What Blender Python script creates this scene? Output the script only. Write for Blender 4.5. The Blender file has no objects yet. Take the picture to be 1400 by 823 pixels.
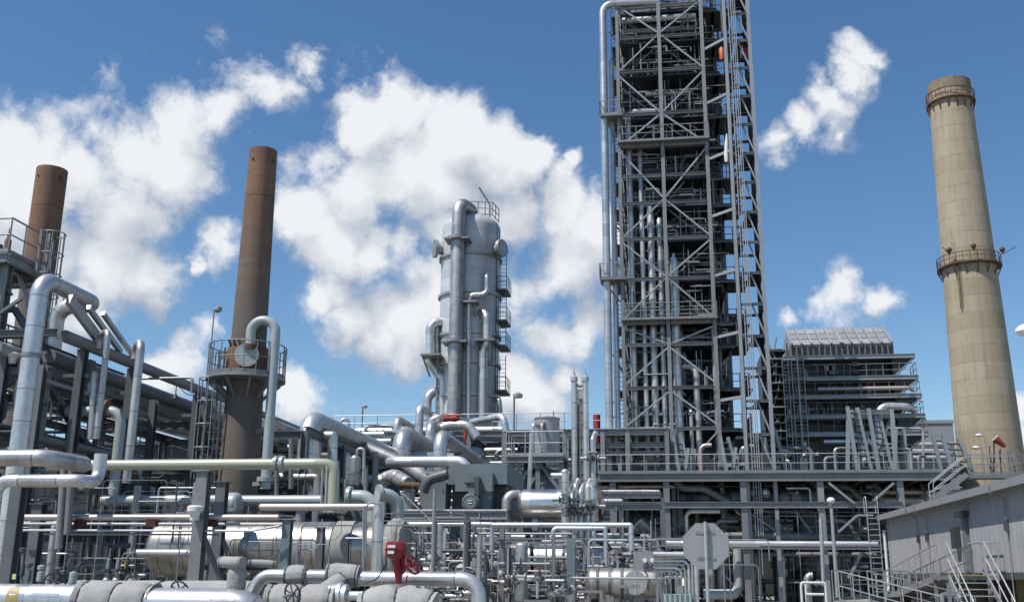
import bpy, math, random
from mathutils import Vector as V, Matrix, noise as mn
R = random.Random(11)
C = bpy.context.scene.collection
PI = math.pi
# ---------------------------------------------------------------- camera
FPX, PITCH, YAW, ROLL = 1390.0, math.radians(15.04), math.radians(8.3), math.radians(0.5)
EYE = V((0, 0, 1.7))
_f = V((-math.sin(YAW) * math.cos(PITCH), math.cos(YAW) * math.cos(PITCH), math.sin(PITCH)))
_r0 = V((math.cos(YAW), math.sin(YAW), 0)); _u0 = _r0.cross(_f)
_r = _r0 * math.cos(ROLL) + _u0 * math.sin(ROLL); _u = _r.cross(_f)
def ray(px, py): return (_f + _r * ((px - 700) / FPX) - _u * ((py - 411.5) / FPX)).normalized()
def P(px, py, Y):
    """point of the place at depth Y that stands at a photo position"""
    d = ray(px, py); return EYE + d * (Y / d.y)
def Z(py, px, Y): return P(px, py, Y).z
def X(px, py, Y): return P(px, py, Y).x
def MPP(Y): return Y / 1400.0
def to_px(p):
    d = V(p) - EYE; w = d.dot(_f)
    return 700 + FPX * d.dot(_r) / w, 411.5 - FPX * d.dot(_u) / w
cam = bpy.data.cameras.new('camera'); cam_o = bpy.data.objects.new('camera', cam); C.objects.link(cam_o)
cam.sensor_width = 36; cam.lens = 36 * FPX / 1400; cam.clip_start = 0.1; cam.clip_end = 9000
cam_o.matrix_world = Matrix(((_r.x, _u.x, -_f.x, EYE.x), (_r.y, _u.y, -_f.y, EYE.y), (_r.z, _u.z, -_f.z, EYE.z), (0, 0, 0, 1)))
bpy.context.scene.camera = cam_o
# ---------------------------------------------------------------- mesh builder
def basis(ax):
    ax = V(ax).normalized()
    a = V((0, 0, 1)) if abs(ax.z) < 0.9 else V((0, 1, 0))
    u = a.cross(ax).normalized(); return ax, u, ax.cross(u)
def round_path(pts, b):
    """polyline with its corners rounded to radius b -> list of points"""
    pts = [V(p) for p in pts]; out = [pts[0]]
    for i in range(1, len(pts) - 1):
        p0, p, p1 = pts[i - 1], pts[i], pts[i + 1]
        a = (p0 - p); c = (p1 - p); la, lc = a.length, c.length
        if la < 1e-6 or lc < 1e-6: continue
        a /= la; c /= lc; ang = a.angle(c, PI)
        if ang > PI - 0.03: out.append(p); continue
        t = min(b / math.tan(ang / 2), la * 0.49 if i > 1 else la * 0.98, lc * 0.49 if i < len(pts) - 2 else lc * 0.98)
        rr = t * math.tan(ang / 2); cen = p + (a + c).normalized() * (rr / math.sin(ang / 2))
        s, e = p + a * t - cen, p + c * t - cen; tot = PI - ang; n = max(3, int(tot / 0.2))
        axn = s.cross(e).normalized()
        for k in range(n + 1): out.append(cen + Matrix.Rotation(tot * k / n, 3, axn) @ s)
    out.append(pts[-1]); return out
class MB:
    def __init__(s): s.v = []; s.f = []; s.uv = []
    def add(s, vs, fs, uvs=None):
        n = len(s.v); s.v += [tuple(v) for v in vs]; s.f += [tuple(i + n for i in f) for f in fs]
        if uvs is None: uvs = [[(vs[i][0] + vs[i][1], vs[i][2]) for i in f] for f in fs]
        s.uv += uvs; return s
    def box(s, a, b):
        x0, x1 = sorted((a[0], b[0])); y0, y1 = sorted((a[1], b[1])); z0, z1 = sorted((a[2], b[2]))
        vs = [(x, y, z) for z in (z0, z1) for y in (y0, y1) for x in (x0, x1)]
        return s.add(vs, [(0, 2, 3, 1), (4, 5, 7, 6), (0, 1, 5, 4), (2, 6, 7, 3), (0, 4, 6, 2), (1, 3, 7, 5)])
    def sweep_prof(s, p0, p1, prof, up=None):
        p0, p1 = V(p0), V(p1); ax, u, w = basis(p1 - p0)
        if up is not None:
            w = (V(up) - ax * V(up).dot(ax)).normalized(); u = w.cross(ax)
        n = len(prof); vs = [p + u * a + w * b for p in (p0, p1) for a, b in prof]
        fs = [(i, (i + 1) % n, n + (i + 1) % n, n + i) for i in range(n)] + [tuple(range(n - 1, -1, -1)), tuple(range(n, 2 * n))]
        return s.add(vs, fs)
    def bar(s, p0, p1, w, h=None, up=None):
        h = h or w; a, b = w / 2, h / 2
        return s.sweep_prof(p0, p1, [(-a, -b), (a, -b), (a, b), (-a, b)], up)
    def ibeam(s, p0, p1, h, w, up=(0, 0, 1)):
        t = max(0.02, h * 0.09); a, b, c = w / 2, h / 2, 0.012 + 0.02 * h
        pr = [(-a, -b), (a, -b), (a, -b + t), (c, -b + t), (c, b - t), (a, b - t), (a, b), (-a, b), (-a, b - t), (-c, b - t), (-c, -b + t), (-a, -b + t)]
        return s.sweep_prof(p0, p1, pr, up)
    def sweep(s, path, rad, n=12, cap=True, jit=None):
        """tube along ready-made points; rad a number or one per point; UV = (metres along, metres round)"""
        path = [V(p) for p in path]; m = len(path); rr = rad if isinstance(rad, list) else [rad] * m
        tang = []
        for i in range(m):
            a = path[max(0, i - 1)]; b = path[min(m - 1, i + 1)]; d = b - a
            tang.append(d.normalized() if d.length > 1e-9 else (tang[-1] if tang else V((0, 0, 1))))
        ax, u, w = basis(tang[0]); vs = []; L = [0.0]
        for i in range(m):
            if i:
                q = tang[i - 1].rotation_difference(tang[i]); u = q @ u; L.append(L[-1] + (path[i] - path[i - 1]).length)
            w = tang[i].cross(u)
            for k in range(n):
                t = 2 * PI * k / n; d = u * math.cos(t) + w * math.sin(t); r = rr[i]
                if jit: r *= jit(path[i] + d * r, i / (m - 1), t)
                vs.append(path[i] + d * r)
        fs, uvs = [], []
        for i in range(m - 1):
            for k in range(n):
                k2 = (k + 1) % n; fs.append((i * n + k, i * n + k2, (i + 1) * n + k2, (i + 1) * n + k))
                c = 2 * PI * rr[i] / n; uvs.append([(L[i], k * c), (L[i], (k + 1) * c), (L[i + 1], (k + 1) * c), (L[i + 1], k * c)])
        if cap:
            fs.append(tuple(range(n - 1, -1, -1))); uvs.append([(L[0], 0)] * n)
            fs.append(tuple(range((m - 1) * n, m * n))); uvs.append([(L[-1], 0)] * n)
        return s.add(vs, fs, uvs)
    def tube(s, pts, r, bend=None, n=None):
        n = n or (8 if r < 0.04 else 12 if r < 0.12 else 18 if r < 0.35 else 28)
        return s.sweep(round_path(pts, bend if bend is not None else r * 2.6), r, n)
    def cyl(s, p0, p1, r0, r1=None, n=None):
        r1 = r0 if r1 is None else r1; r = max(r0, r1)
        n = n or (8 if r < 0.04 else 12 if r < 0.12 else 20 if r < 0.35 else 36)
        return s.sweep([p0, p1], [r0, r1], n)
    def lathe(s, base, ax, prof, n=24):
        ax = V(ax).normalized(); base = V(base); _, u, w = basis(ax); vs, fs, uvs = [], [], []; m = len(prof); L = 0; Ls = []
        for i, (t, r) in enumerate(prof):
            if i: L += math.hypot(t - prof[i - 1][0], r - prof[i - 1][1])
            Ls.append(L)
            for k in range(n):
                a = 2 * PI * k / n; vs.append(base + ax * t + (u * math.cos(a) + w * math.sin(a)) * r)
        for i in range(m - 1):
            for k in range(n):
                k2 = (k + 1) % n; fs.append((i * n + k, i * n + k2, (i + 1) * n + k2, (i + 1) * n + k))
                c = 2 * PI * max(prof[i][1], prof[i + 1][1]) / n; uvs.append([(Ls[i], k * c), (Ls[i], (k + 1) * c), (Ls[i + 1], (k + 1) * c), (Ls[i + 1], k * c)])
        if prof[0][1] > 1e-4: fs.append(tuple(range(n - 1, -1, -1))); uvs.append([(0, 0)] * n)
        if prof[-1][1] > 1e-4: fs.append(tuple(range((m - 1) * n, m * n))); uvs.append([(Ls[-1], 0)] * n)
        return s.add(vs, fs, uvs)
    def ring(s, c, ax, r, t, n=24, m=6, a0=0, a1=2 * PI):
        ax, u, w = basis(ax); c = V(c); full = abs(a1 - a0 - 2 * PI) < 1e-6
        pts = [c + (u * math.cos(a0 + (a1 - a0) * k / n) + w * math.sin(a0 + (a1 - a0) * k / n)) * r for k in range(n + 1)]
        return s.sweep(pts, t, m, cap=not full)
    def flange(s, c, ax, r, t=None):
        t = t or r * 0.28; ax = V(ax).normalized(); c = V(c)
        s.lathe(c - ax * t, ax, [(0, r * 1.0), (0, r * 1.55), (t * .92, r * 1.55), (t * .92, r * 1.2), (t * 1.08, r * 1.2), (t * 1.08, r * 1.55), (2 * t, r * 1.55), (2 * t, r)], 20)
        _, u, w = basis(ax); k = 8 if r < .2 else 14
        for i in range(k):
            a = 2 * PI * i / k; o = (u * math.cos(a) + w * math.sin(a)) * r * 1.36; s.cyl(c + o - ax * t * 1.5, c + o + ax * t * 1.5, r * .07, n=6)
        return s
    def sphere(s, c, r, n=16, sz=1.0):
        pr = [(-r * sz * math.cos(PI * i / 10), max(1e-5, r * math.sin(PI * i / 10))) for i in range(11)]
        return s.lathe(c, (0, 0, 1), pr, n)
def mesh_of(name, mb, mat, off=V((0, 0, 0)), ang=38):
    me = bpy.data.meshes.new(name); ox, oy, oz = off
    me.from_pydata([(x - ox, y - oy, z - oz) for x, y, z in mb.v], [], mb.f)
    uv = me.uv_layers.new(name='uv'); flat = []
    for f in mb.uv:
        for a in f: flat += a
    uv.data.foreach_set('uv', flat)
    me.polygons.foreach_set('use_smooth', [True] * len(me.polygons))
    me.set_sharp_from_angle(angle=math.radians(ang))
    me.materials.append(mat); return me
OFF = {}
def tag(o, label, cat, group=None, kind='thing'):
    if label: o['label'] = label
    if cat: o['category'] = cat
    if group: o['group'] = group
    if kind: o['kind'] = kind
    return o
def thing(name, label, cat, loc, group=None):
    o = bpy.data.objects.new(name, None); C.objects.link(o); o.location = loc; o.empty_display_size = 0.3
    OFF[o.name] = V(loc); return tag(o, label, cat, group)
def part(name, mb, mat, par, label=None, ang=38):
    off = OFF[par.name]; o = bpy.data.objects.new(name, mesh_of(name, mb, mat, off, ang)); C.objects.link(o)
    o.parent = par; OFF[o.name] = off
    if label: o['label'] = label
    return o
def solo(name, mb, mat, label, cat, group=None, kind='thing', ang=38):
    xs = [v[0] for v in mb.v]; ys = [v[1] for v in mb.v]; zs = [v[2] for v in mb.v]
    loc = V(((min(xs) + max(xs)) / 2, (min(ys) + max(ys)) / 2, min(zs)))
    o = bpy.data.objects.new(name, mesh_of(name, mb, mat, loc, ang)); C.objects.link(o); o.location = loc; OFF[o.name] = loc
    return tag(o, label, cat, group, kind)
def kids(o): return KID.get(o.name, [])
def copy_tree(o, par=None):
    c = o.copy(); C.objects.link(c)
    if par is not None: c.parent = par
    for ch in [x for x in C.objects if x.parent == o] if o.name not in CHILD else CHILD[o.name]: copy_tree(ch, c)
    return c
CHILD = {}
def remember(o):
    for x in C.objects:
        if x.parent is not None: CHILD.setdefault(x.parent.name, []).append(x) if x not in CHILD.get(x.parent.name, []) else None
# ---------------------------------------------------------------- common shapes
def rail(mb, pts, h=1.07, step=1.35, t=0.024, mid=True, toe=True, close=False, ends=True):
    """guard rail: posts, two rails and a toe board along a floor-level path"""
    pts = [V(p) for p in pts]
    if close: pts.append(pts[0])
    up = V((0, 0, 1))
    for a, b in zip(pts, pts[1:]):
        L = (b - a).length; k = max(1, round(L / step))
        for i in range(k + 1):
            if i == k and b is not pts[-1]: continue
            p = a.lerp(b, i / k); mb.cyl(p, p + up * h, t, n=6)
        mb.cyl(a + up * h, b + up * h, t, n=6)
        if mid: mb.cyl(a + up * h * .52, b + up * h * .52, t * .85, n=6)
        if toe: mb.bar(a + up * .06, b + up * .06, .008, .1, up)
    return mb
def ladder(mb, p0, p1, w=0.42, out=V((0, -1, 0)), t=0.022):
    p0, p1 = V(p0), V(p1); d = (p1 - p0).normalized(); s = d.cross(V(out)).normalized() * w / 2
    mb.bar(p0 + s, p1 + s, t, t * 2.6, out); mb.bar(p0 - s, p1 - s, t, t * 2.6, out)
    n = int((p1 - p0).length / 0.3)
    for i in range(1, n): q = p0.lerp(p1, i / n); mb.cyl(q - s, q + s, t * .5, n=6)
    return mb
def cage(mb, p0, p1, out=V((0, -1, 0)), r=0.36, step=0.9):
    p0, p1 = V(p0), V(p1); d = (p1 - p0).normalized(); side = d.cross(V(out)).normalized(); out = V(out)
    n = max(2, int((p1 - p0).length / step)); an = [-.5, -.2, .15, .5, .85, 1.2]
    arc = lambda q: [q + out * (r * .9 + r * math.sin(PI * a)) * .95 + side * r * math.cos(PI * a) for a in (-.12, .0, .15, .3, .5, .7, .85, 1.0, 1.12)]
    for i in range(n + 1): mb.sweep(arc(p0.lerp(p1, i / n)), .02, 5)
    A, B = arc(p0), arc(p1)
    for k in (1, 2, 4, 6, 7): mb.bar(A[k], B[k], .02, .04)
    return mb
def head_prof(r, L, d=0.28):
    """vessel profile with dished ends"""
    h = r * d * 1.8; pr = [(-h * math.cos(PI / 2 * i / 7), max(1e-4, r * math.sin(PI / 2 * i / 7))) for i in range(7)]
    return pr + [(0, r), (L, r)] + [(L + h * math.sin(PI / 2 * i / 7), max(1e-4, r * math.cos(PI / 2 * i / 7))) for i in range(1, 8)]
def lumpy(seed, amp=.06, fr=7.0, tuck=True, length=1.0):
    """canvas jacket: sagging body, pleats running out from the tie cords, fine creases"""
    rr = random.Random(seed); ph = [rr.uniform(0, 6.3) for _ in range(6)]; kk = [rr.choice((7, 9, 11, 13)), rr.choice((15, 17, 21))]
    ties = [0.0, 1.0] if not tuck or length < .35 else [0.07, 0.93] + ([.5] if length > .8 else [])
    def j(p, t, a):
        k = 1 + amp * .8 * mn.noise(V((p.x * fr * .5 + seed, p.y * fr * .5, p.z * fr * .5))) - amp * .6 * abs(mn.noise(V((p.x * fr * 1.3, p.y * fr * 1.3 + seed, p.z * fr * 1.3))))
        k += amp * .35 * (1 - abs(mn.noise(V((p.x * fr * 2.6 + 3, p.y * fr * 1.6, p.z * fr * 2.6 + seed)))) * 2) * .5
        if tuck:
            for q in ties:
                d = abs(t - q) * max(length, .25); g = math.exp(-(d / .055) ** 2); h = math.exp(-d / .10)
                k += -.11 * g + h * (.030 * math.sin(kk[0] * a + ph[0] + 2.5 * mn.noise(V((p.x * 3, seed, p.z * 3)))) + .018 * math.sin(kk[1] * a + ph[1]))
        return k
    return j
def canvas(pts, r, seed, n=36, step=.03, amp=.06, fr=7.0, bend=None, tuck=True):
    path = round_path(pts, bend or r * 1.6); fine = [path[0]]
    for a, b in zip(path, path[1:]):
        k = max(1, int((b - a).length / step)); fine += [a.lerp(b, (i + 1) / k) for i in range(k)]
    L = sum((b - a).length for a, b in zip(fine, fine[1:])); mb = MB(); mb.sweep(fine, r, n, jit=lumpy(seed, amp, fr, tuck, L)); return mb
# ---------------------------------------------------------------- materials
class NT:
    def __init__(s, nt): s.nt = nt
    def n(s, t, **kw):
        nd = s.nt.nodes.new(t)
        for k, v in kw.items():
            if k == 'ins':
                for a, b in v.items():
                    if isinstance(b, bpy.types.NodeSocket): s.nt.links.new(b, nd.inputs[a])
                    else: nd.inputs[a].default_value = b
            else: setattr(nd, k, v)
        return nd
    def math(s, op, a, b=None, c=None, clamp=False):
        nd = s.nt.nodes.new('ShaderNodeMath'); nd.operation = op; nd.use_clamp = clamp
        for i, x in enumerate((a, b, c)):
            if x is None: continue
            if isinstance(x, bpy.types.NodeSocket): s.nt.links.new(x, nd.inputs[i])
            else: nd.inputs[i].default_value = x
        return nd.outputs[0]
    def mix(s, f, a, b, blend='MIX'):
        nd = s.nt.nodes.new('ShaderNodeMix'); nd.data_type = 'RGBA'; nd.blend_type = blend
        for i, x in ((0, f), (6, a), (7, b)):
            if isinstance(x, bpy.types.NodeSocket): s.nt.links.new(x, nd.inputs[i])
            else: nd.inputs[i].default_value = (*x, 1) if isinstance(x, tuple) and len(x) == 3 else x
        return nd.outputs[2]
    def ramp(s, f, lo, hi, a=0.0, b=1.0):
        nd = s.nt.nodes.new('ShaderNodeMapRange'); nd.interpolation_type = 'SMOOTHSTEP'
        s.nt.links.new(f, nd.inputs[0])
        for i, x in enumerate((lo, hi, a, b)): nd.inputs[i + 1].default_value = x
        return nd.outputs[0]
    def noise(s, vec, scale, detail=4, rough=.55, dim='3D', dist=0):
        nd = s.nt.nodes.new('ShaderNodeTexNoise'); nd.inputs['Scale'].default_value = scale; nd.inputs['Detail'].default_value = detail
        nd.inputs['Roughness'].default_value = rough; nd.inputs['Distortion'].default_value = dist
        if vec is not None: s.nt.links.new(vec, nd.inputs['Vector'])
        return nd.outputs[0]
    def scale(s, vec, v):
        nd = s.nt.nodes.new('ShaderNodeVectorMath'); nd.operation = 'MULTIPLY'; s.nt.links.new(vec, nd.inputs[0]); nd.inputs[1].default_value = v; return nd.outputs[0]
MATS = {}
def mat(name, col, metal=0.0, rough=.5, dirt=.25, dcol=None, var=.12, seam=0, seam_w=.02, bump=.0, bscale=30, streak=0.0, spec=.5, fine=.15, extra=None, seam_dark=.55, bow=.0, dsc=1.3):
    """painted or bare metal, concrete, cloth: blotches, run-down streaks, joints every «seam» metres along the UV, own tone per object"""
    m = bpy.data.materials.new(name); m.use_nodes = True; t = NT(m.node_tree); nt = m.node_tree
    bs = nt.nodes['Principled BSDF']; tc = t.n('ShaderNodeTexCoord'); ge = t.n('ShaderNodeNewGeometry'); oi = t.n('ShaderNodeObjectInfo')
    pos = ge.outputs['Position']
    c = t.mix(0.0, (*col,), (*col,))
    big = t.noise(pos, dsc, 5, .6); sm = t.noise(pos, 14, 4, .6)
    dc = dcol or tuple(x * .45 for x in col)
    c = t.mix(t.math('MULTIPLY', t.ramp(big, .42, .72), dirt), c, dc)
    c = t.mix(t.math('MULTIPLY', t.ramp(sm, .35, .75), fine), c, tuple(x * .6 for x in dc))
    if streak:
        st = t.noise(t.scale(pos, (5, 5, .35)), 1.6, 5, .65)
        c = t.mix(t.math('MULTIPLY', t.ramp(st, .48, .72), streak), c, dc)
    v = t.math('MULTIPLY_ADD', oi.outputs['Random'], 2 * var, 1 - var)
    rgh = t.math('MULTIPLY_ADD', sm, .25, rough - .12)
    hb = None
    if seam:
        sx = t.n('ShaderNodeSeparateXYZ'); nt.links.new(tc.outputs['UV'], sx.inputs[0])
        u = t.math('DIVIDE', sx.outputs[0], seam); fr = t.math('FRACT', u)
        line = t.math('LESS_THAN', fr, seam_w / seam)
        wn = t.n('ShaderNodeTexWhiteNoise', noise_dimensions='1D'); nt.links.new(t.math('FLOOR', u), wn.inputs[1])
        v = t.math('MULTIPLY', v, t.math('MULTIPLY_ADD', wn.outputs[0], .16, .92))
        rgh = t.math('ADD', rgh, t.math('MULTIPLY_ADD', wn.outputs[0], .12, -.06))
        c = t.mix(line, c, tuple(x * seam_dark for x in col)); hb = t.math('MULTIPLY', line, -1.0)
        if bow: hb = t.math('ADD', hb, t.math('MULTIPLY', t.math('SINE', t.math('MULTIPLY', fr, PI)), bow))
    hsv = t.n('ShaderNodeHueSaturation'); nt.links.new(c, hsv.inputs['Color']); nt.links.new(v, hsv.inputs['Value']); c = hsv.outputs[0]
    if extra: c, rgh = extra(t, nt, pos, tc, c, rgh)
    nt.links.new(c, bs.inputs['Base Color']); nt.links.new(rgh, bs.inputs['Roughness'])
    bs.inputs['Metallic'].default_value = metal; bs.inputs['Specular IOR Level'].default_value = spec
    if bump or hb is not None:
        h = t.noise(pos, bscale, 5, .6)
        if hb is not None: h = t.math('MULTIPLY_ADD', hb, .6, t.math('MULTIPLY', h, bump if bump else .02))
        b = t.n('ShaderNodeBump'); b.inputs['Strength'].default_value = .35 if hb is not None and not bump else min(1, max(.2, bump)); b.inputs['Distance'].default_value = .02
        nt.links.new(h, b.inputs['Height']); nt.links.new(b.outputs[0], bs.inputs['Normal'])
    MATS[name] = m; return m
def rusty_bits(t, nt, pos, tc, c, r):
    n = t.noise(t.scale(pos, (1, 1, .5)), 2.3, 6, .7)
    return t.mix(t.math('MULTIPLY', t.ramp(n, .60, .74), .55), c, (.13, .075, .045)), r
def rust_extra(t, nt, pos, tc, c, r):
    sx = t.n('ShaderNodeSeparateXYZ'); nt.links.new(tc.outputs['UV'], sx.inputs[0])
    wob = t.math('MULTIPLY_ADD', t.noise(pos, 1.5, 5, .65), 4.5, sx.outputs[0])
    c = t.mix(t.ramp(wob, 5.0, 9.0), c, (.165, .140, .122))      # bare rust on the hot upper shell, grey coating left below
    b = t.noise(t.scale(pos, (.5, .5, 5)), .9, 6, .75)
    c = t.mix(t.math('MULTIPLY', t.ramp(b, .45, .62), .22), c, (.105, .08, .066)); return c, r
def conc_extra(t, nt, pos, tc, c, r):
    sx = t.n('ShaderNodeSeparateXYZ'); nt.links.new(tc.outputs['UV'], sx.inputs[0])
    lift = t.math('FLOOR', t.math('DIVIDE', sx.outputs[0], 1.95)); wn = t.n('ShaderNodeTexWhiteNoise', noise_dimensions='1D'); nt.links.new(lift, wn.inputs[1])
    c = t.mix(t.math('MULTIPLY', wn.outputs[0], .62), c, (.27, .22, .15))
    pan = t.n('ShaderNodeTexWhiteNoise', noise_dimensions='2D'); cb = t.n('ShaderNodeCombineXYZ')
    nt.links.new(lift, cb.inputs[0]); nt.links.new(t.math('FLOOR', t.math('DIVIDE', sx.outputs[1], 1.5)), cb.inputs[1]); nt.links.new(cb.outputs[0], pan.inputs[0])
    c = t.mix(t.math('MULTIPLY', t.ramp(pan.outputs[0], .6, 1), .18), c, (.52, .47, .36))
    st = t.noise(t.scale(pos, (1.6, 1.6, .12)), 1.2, 6, .7)
    c = t.mix(t.math('MULTIPLY', t.ramp(st, .46, .70), .4), c, (.185, .145, .095)); return c, r
def panel_extra(t, nt, pos, tc, c, r):
    st = t.noise(t.scale(pos, (3, 3, .25)), 2.0, 5, .65)
    c = t.mix(t.math('MULTIPLY', t.ramp(st, .45, .7), .3), c, (.26, .255, .25)); return c, r
clad = mat('aluminium_cladding', (.70, .69, .68), .72, .38, .35, (.38, .36, .33), .10, seam=.85, seam_w=.026, fine=.3, seam_dark=.4, streak=.25, bump=.05, bscale=9)
clad2 = mat('weathered_cladding', (.54, .53, .52), .68, .46, .55, (.25, .235, .22), .14, seam=.95, seam_w=.026, fine=.35, seam_dark=.4, streak=.3, bump=.05, bscale=8)
clad3 = mat('white_metal_cladding', (.74, .74, .75), .75, .42, .3, (.5, .48, .46), .06, seam=1.4, seam_w=.02, bump=.03, bscale=9)
brown = mat('pinkish_pipe_metal', (.52, .46, .43), .6, .45, .4, (.30, .23, .20), .1, seam=1.9, seam_w=.02)
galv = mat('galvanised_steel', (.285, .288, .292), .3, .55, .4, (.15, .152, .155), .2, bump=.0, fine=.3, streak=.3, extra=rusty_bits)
galvl = mat('pale_galvanised_rail', (.45, .452, .455), .4, .5, .3, (.24, .25, .26), .1)
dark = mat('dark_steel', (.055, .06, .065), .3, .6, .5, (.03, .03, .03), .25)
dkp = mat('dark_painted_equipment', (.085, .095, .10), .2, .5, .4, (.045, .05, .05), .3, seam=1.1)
bluegrey = mat('blue_grey_paint', (.19, .222, .232), .1, .42, .25, (.10, .125, .135), .05, streak=.2)
palep = mat('pale_grey_green_paint', (.40, .445, .44), .05, .35, .25, (.27, .29, .28), .05, streak=.1)
cream = mat('pale_yellow_green_paint', (.46, .465, .35), .05, .38, .3, (.33, .32, .22), .03, streak=.1)
white = mat('white_paint', (.74, .74, .72), 0, .4, .2, (.5, .5, .48), .05)
rust = mat('rusty_stack_steel', (.255, .155, .105), .1, .85, .55, (.15, .085, .06), .04, seam=2.4, seam_w=.035, extra=rust_extra, streak=.45, spec=.2, dsc=.8)
rustd = mat('rust_stained_steel', (.16, .085, .05), .1, .8, .6, (.07, .045, .035), .12)
conc = mat('chimney_concrete', (.455, .385, .285), 0, .9, .35, (.31, .26, .175), .02, seam=1.95, seam_w=.11, extra=conc_extra, spec=.2, fine=.2, dsc=.5, seam_dark=.7)
conc2 = mat('pale_concrete', (.42, .38, .28), 0, .9, .4, (.28, .25, .18), .08, spec=.2)
cloth = mat('canvas_insulation_jacket', (.37, .365, .35), 0, .82, .5, (.25, .24, .215), .06, bump=.25, bscale=10, streak=.3, spec=.25, fine=.12)
red = mat('dark_red_paint', (.235, .010, .018), 0, .32, .25, (.12, .008, .012), .03)
redp = mat('faded_red_paint', (.36, .05, .04), 0, .5, .3, (.2, .04, .03), .06)
orange = mat('orange_paint', (.55, .12, .04), 0, .5, .3, (.35, .08, .03), .05)
yellow = mat('yellow_paint', (.42, .34, .03), 0, .5, .4, (.4, .35, .06), .05)
panel = mat('grey_wall_panel', (.42, .415, .42), .0, .55, .2, (.17, .17, .17), .02, streak=.25, extra=panel_extra)
fasc = mat('grey_roof_trim', (.33, .33, .34), .2, .5, .2, None, .02)
signb = mat('bare_aluminium_sign', (.40, .395, .40), .35, .5, .2, (.30, .29, .29), .02, streak=.2)
black = mat('black_rubber', (.02, .02, .022), 0, .5, .2, None, .05)
plate = mat('sky_blue_label', (.36, .44, .55), 0, .4, .15, None, .02)
teal = mat('pale_teal_paint', (.38, .50, .49), 0, .45, .3, (.28, .36, .35), .03, streak=.2)
chrome = mat('polished_steel', (.56, .56, .57), .65, .36, .45, (.36, .36, .37), .03, seam=1.6, seam_w=.015, bump=.05, bscale=7)
lens = mat('white_lamp_globe', (.82, .82, .80), 0, .25, .05, None, .02)
shingle = mat('back_building_panel', (.30, .305, .31), 0, .6, .2, None, .02, streak=.2)
grndm = mat('gravel_ground', (.20, .185, .165), 0, .95, .6, (.12, .11, .10), .02, bump=.6, bscale=18, spec=.2, dsc=.4)
padm = mat('concrete_pad', (.30, .285, .26), 0, .9, .5, (.19, .18, .165), .04, bump=.2, bscale=25, spec=.2, dsc=.6, seam=0)
# ---------------------------------------------------------------- sky, sun
SUN_EL, SUN_AZ = math.radians(59), math.radians(230)          # azimuth clockwise from +Y: behind the viewer, to the west
SUN = V((math.sin(SUN_AZ) * math.cos(SUN_EL), math.cos(SUN_AZ) * math.cos(SUN_EL), math.sin(SUN_EL)))
BLOBS = [(30,270,95),(100,235,70),(170,190,66),(240,155,60),(310,135,54),(375,118,46),(418,100,24),(235,225,55),(150,280,66),(60,345,90),(150,360,58),(215,372,40),(40,440,85),(120,430,55),
 (20,520,60),(235,480,46),(200,520,45),(290,440,26),(312,330,32),(278,350,18),(395,540,30),(150,240,55),(225,400,28),
 (440,215,52),(490,170,56),(550,140,46),(610,175,52),(425,290,44),(495,255,66),(590,235,72),(670,215,52),(710,205,36),(465,340,50),(510,350,40),(690,290,70),(755,285,56),(800,310,46),(620,325,52),(760,365,58),
 (700,405,58),(610,425,52),(545,440,58),(455,410,36),(430,418,30),(470,445,40),(555,480,38),(760,450,60),(800,440,40),(505,468,42),(700,520,45),(760,520,35),(640,500,40),(780,225,20),(720,560,36),
 (1050,195,32),(1085,155,34),(1120,120,36),(1155,90,32),(1180,62,22),(1150,170,14),(1190,150,13),(1085,432,24),(1125,420,28),(1170,412,28),(1215,420,22),(1398,570,30),(1410,625,40),(200,560,80,.55),(270,480,50,.5),(400,560,50,.6),(720,545,60,.75),(660,580,50,.6),(560,560,40,.45),(60,180,40,.6),(1145,140,60,.45),(1150,425,70,.42),(340,180,40,.5),(300,60,50,.3)]
def cloud_group():
    g = bpy.data.node_groups.new('cumulus', 'ShaderNodeTree')
    g.interface.new_socket('Direction', in_out='INPUT', socket_type='NodeSocketVector')
    g.interface.new_socket('Density', in_out='OUTPUT', socket_type='NodeSocketFloat')
    g.interface.new_socket('Body', in_out='OUTPUT', socket_type='NodeSocketFloat')
    gi = g.nodes.new('NodeGroupInput'); go = g.nodes.new('NodeGroupOutput'); t = NT(g); d = gi.outputs[0]
    w = t.n('ShaderNodeTexNoise', ins={'Vector': d, 'Scale': 7.0, 'Detail': 6.0, 'Roughness': .62})
    off = t.n('ShaderNodeVectorMath', operation='SUBTRACT', ins={0: w.outputs['Color'], 1: (.5, .5, .5)})
    dw = t.n('ShaderNodeVectorMath', operation='MULTIPLY_ADD', ins={0: off.outputs[0], 1: (.10, .10, .10), 2: d}).outputs[0]
    acc = None
    for px, py, r, *wt in BLOBS:
        v = ray(px, py); wt = wt[0] if wt else (.76 if px > 1000 else 1.0)
        ds = t.n('ShaderNodeVectorMath', operation='DISTANCE', ins={0: dw, 1: tuple(v)}).outputs['Value']
        e = t.math('MULTIPLY_ADD', ds, -1.0 / (r / FPX * 1.12), wt)
        acc = e if acc is None else t.math('SMOOTH_MAX', acc, e, .12)
    lo = t.noise(d, 8, 2.5, .5, dist=.4); f1 = t.noise(d, 13, 12, .58, dist=.3); f2 = t.noise(dw, 30, 9, .6)
    soft = t.math('ADD', t.math('MULTIPLY', acc, .85), t.math('MULTIPLY_ADD', lo, 1.6, -.78))
    dens = t.math('ADD', soft, t.math('MULTIPLY_ADD', f1, 1.7, -.85))
    dens = t.math('ADD', dens, t.math('MULTIPLY_ADD', f2, 1.0, -.5))
    soft = t.math('ADD', soft, t.math('MULTIPLY_ADD', f1, 1.0, -.5))
    g.links.new(dens, go.inputs[0]); g.links.new(soft, go.inputs[1]); return g
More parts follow.
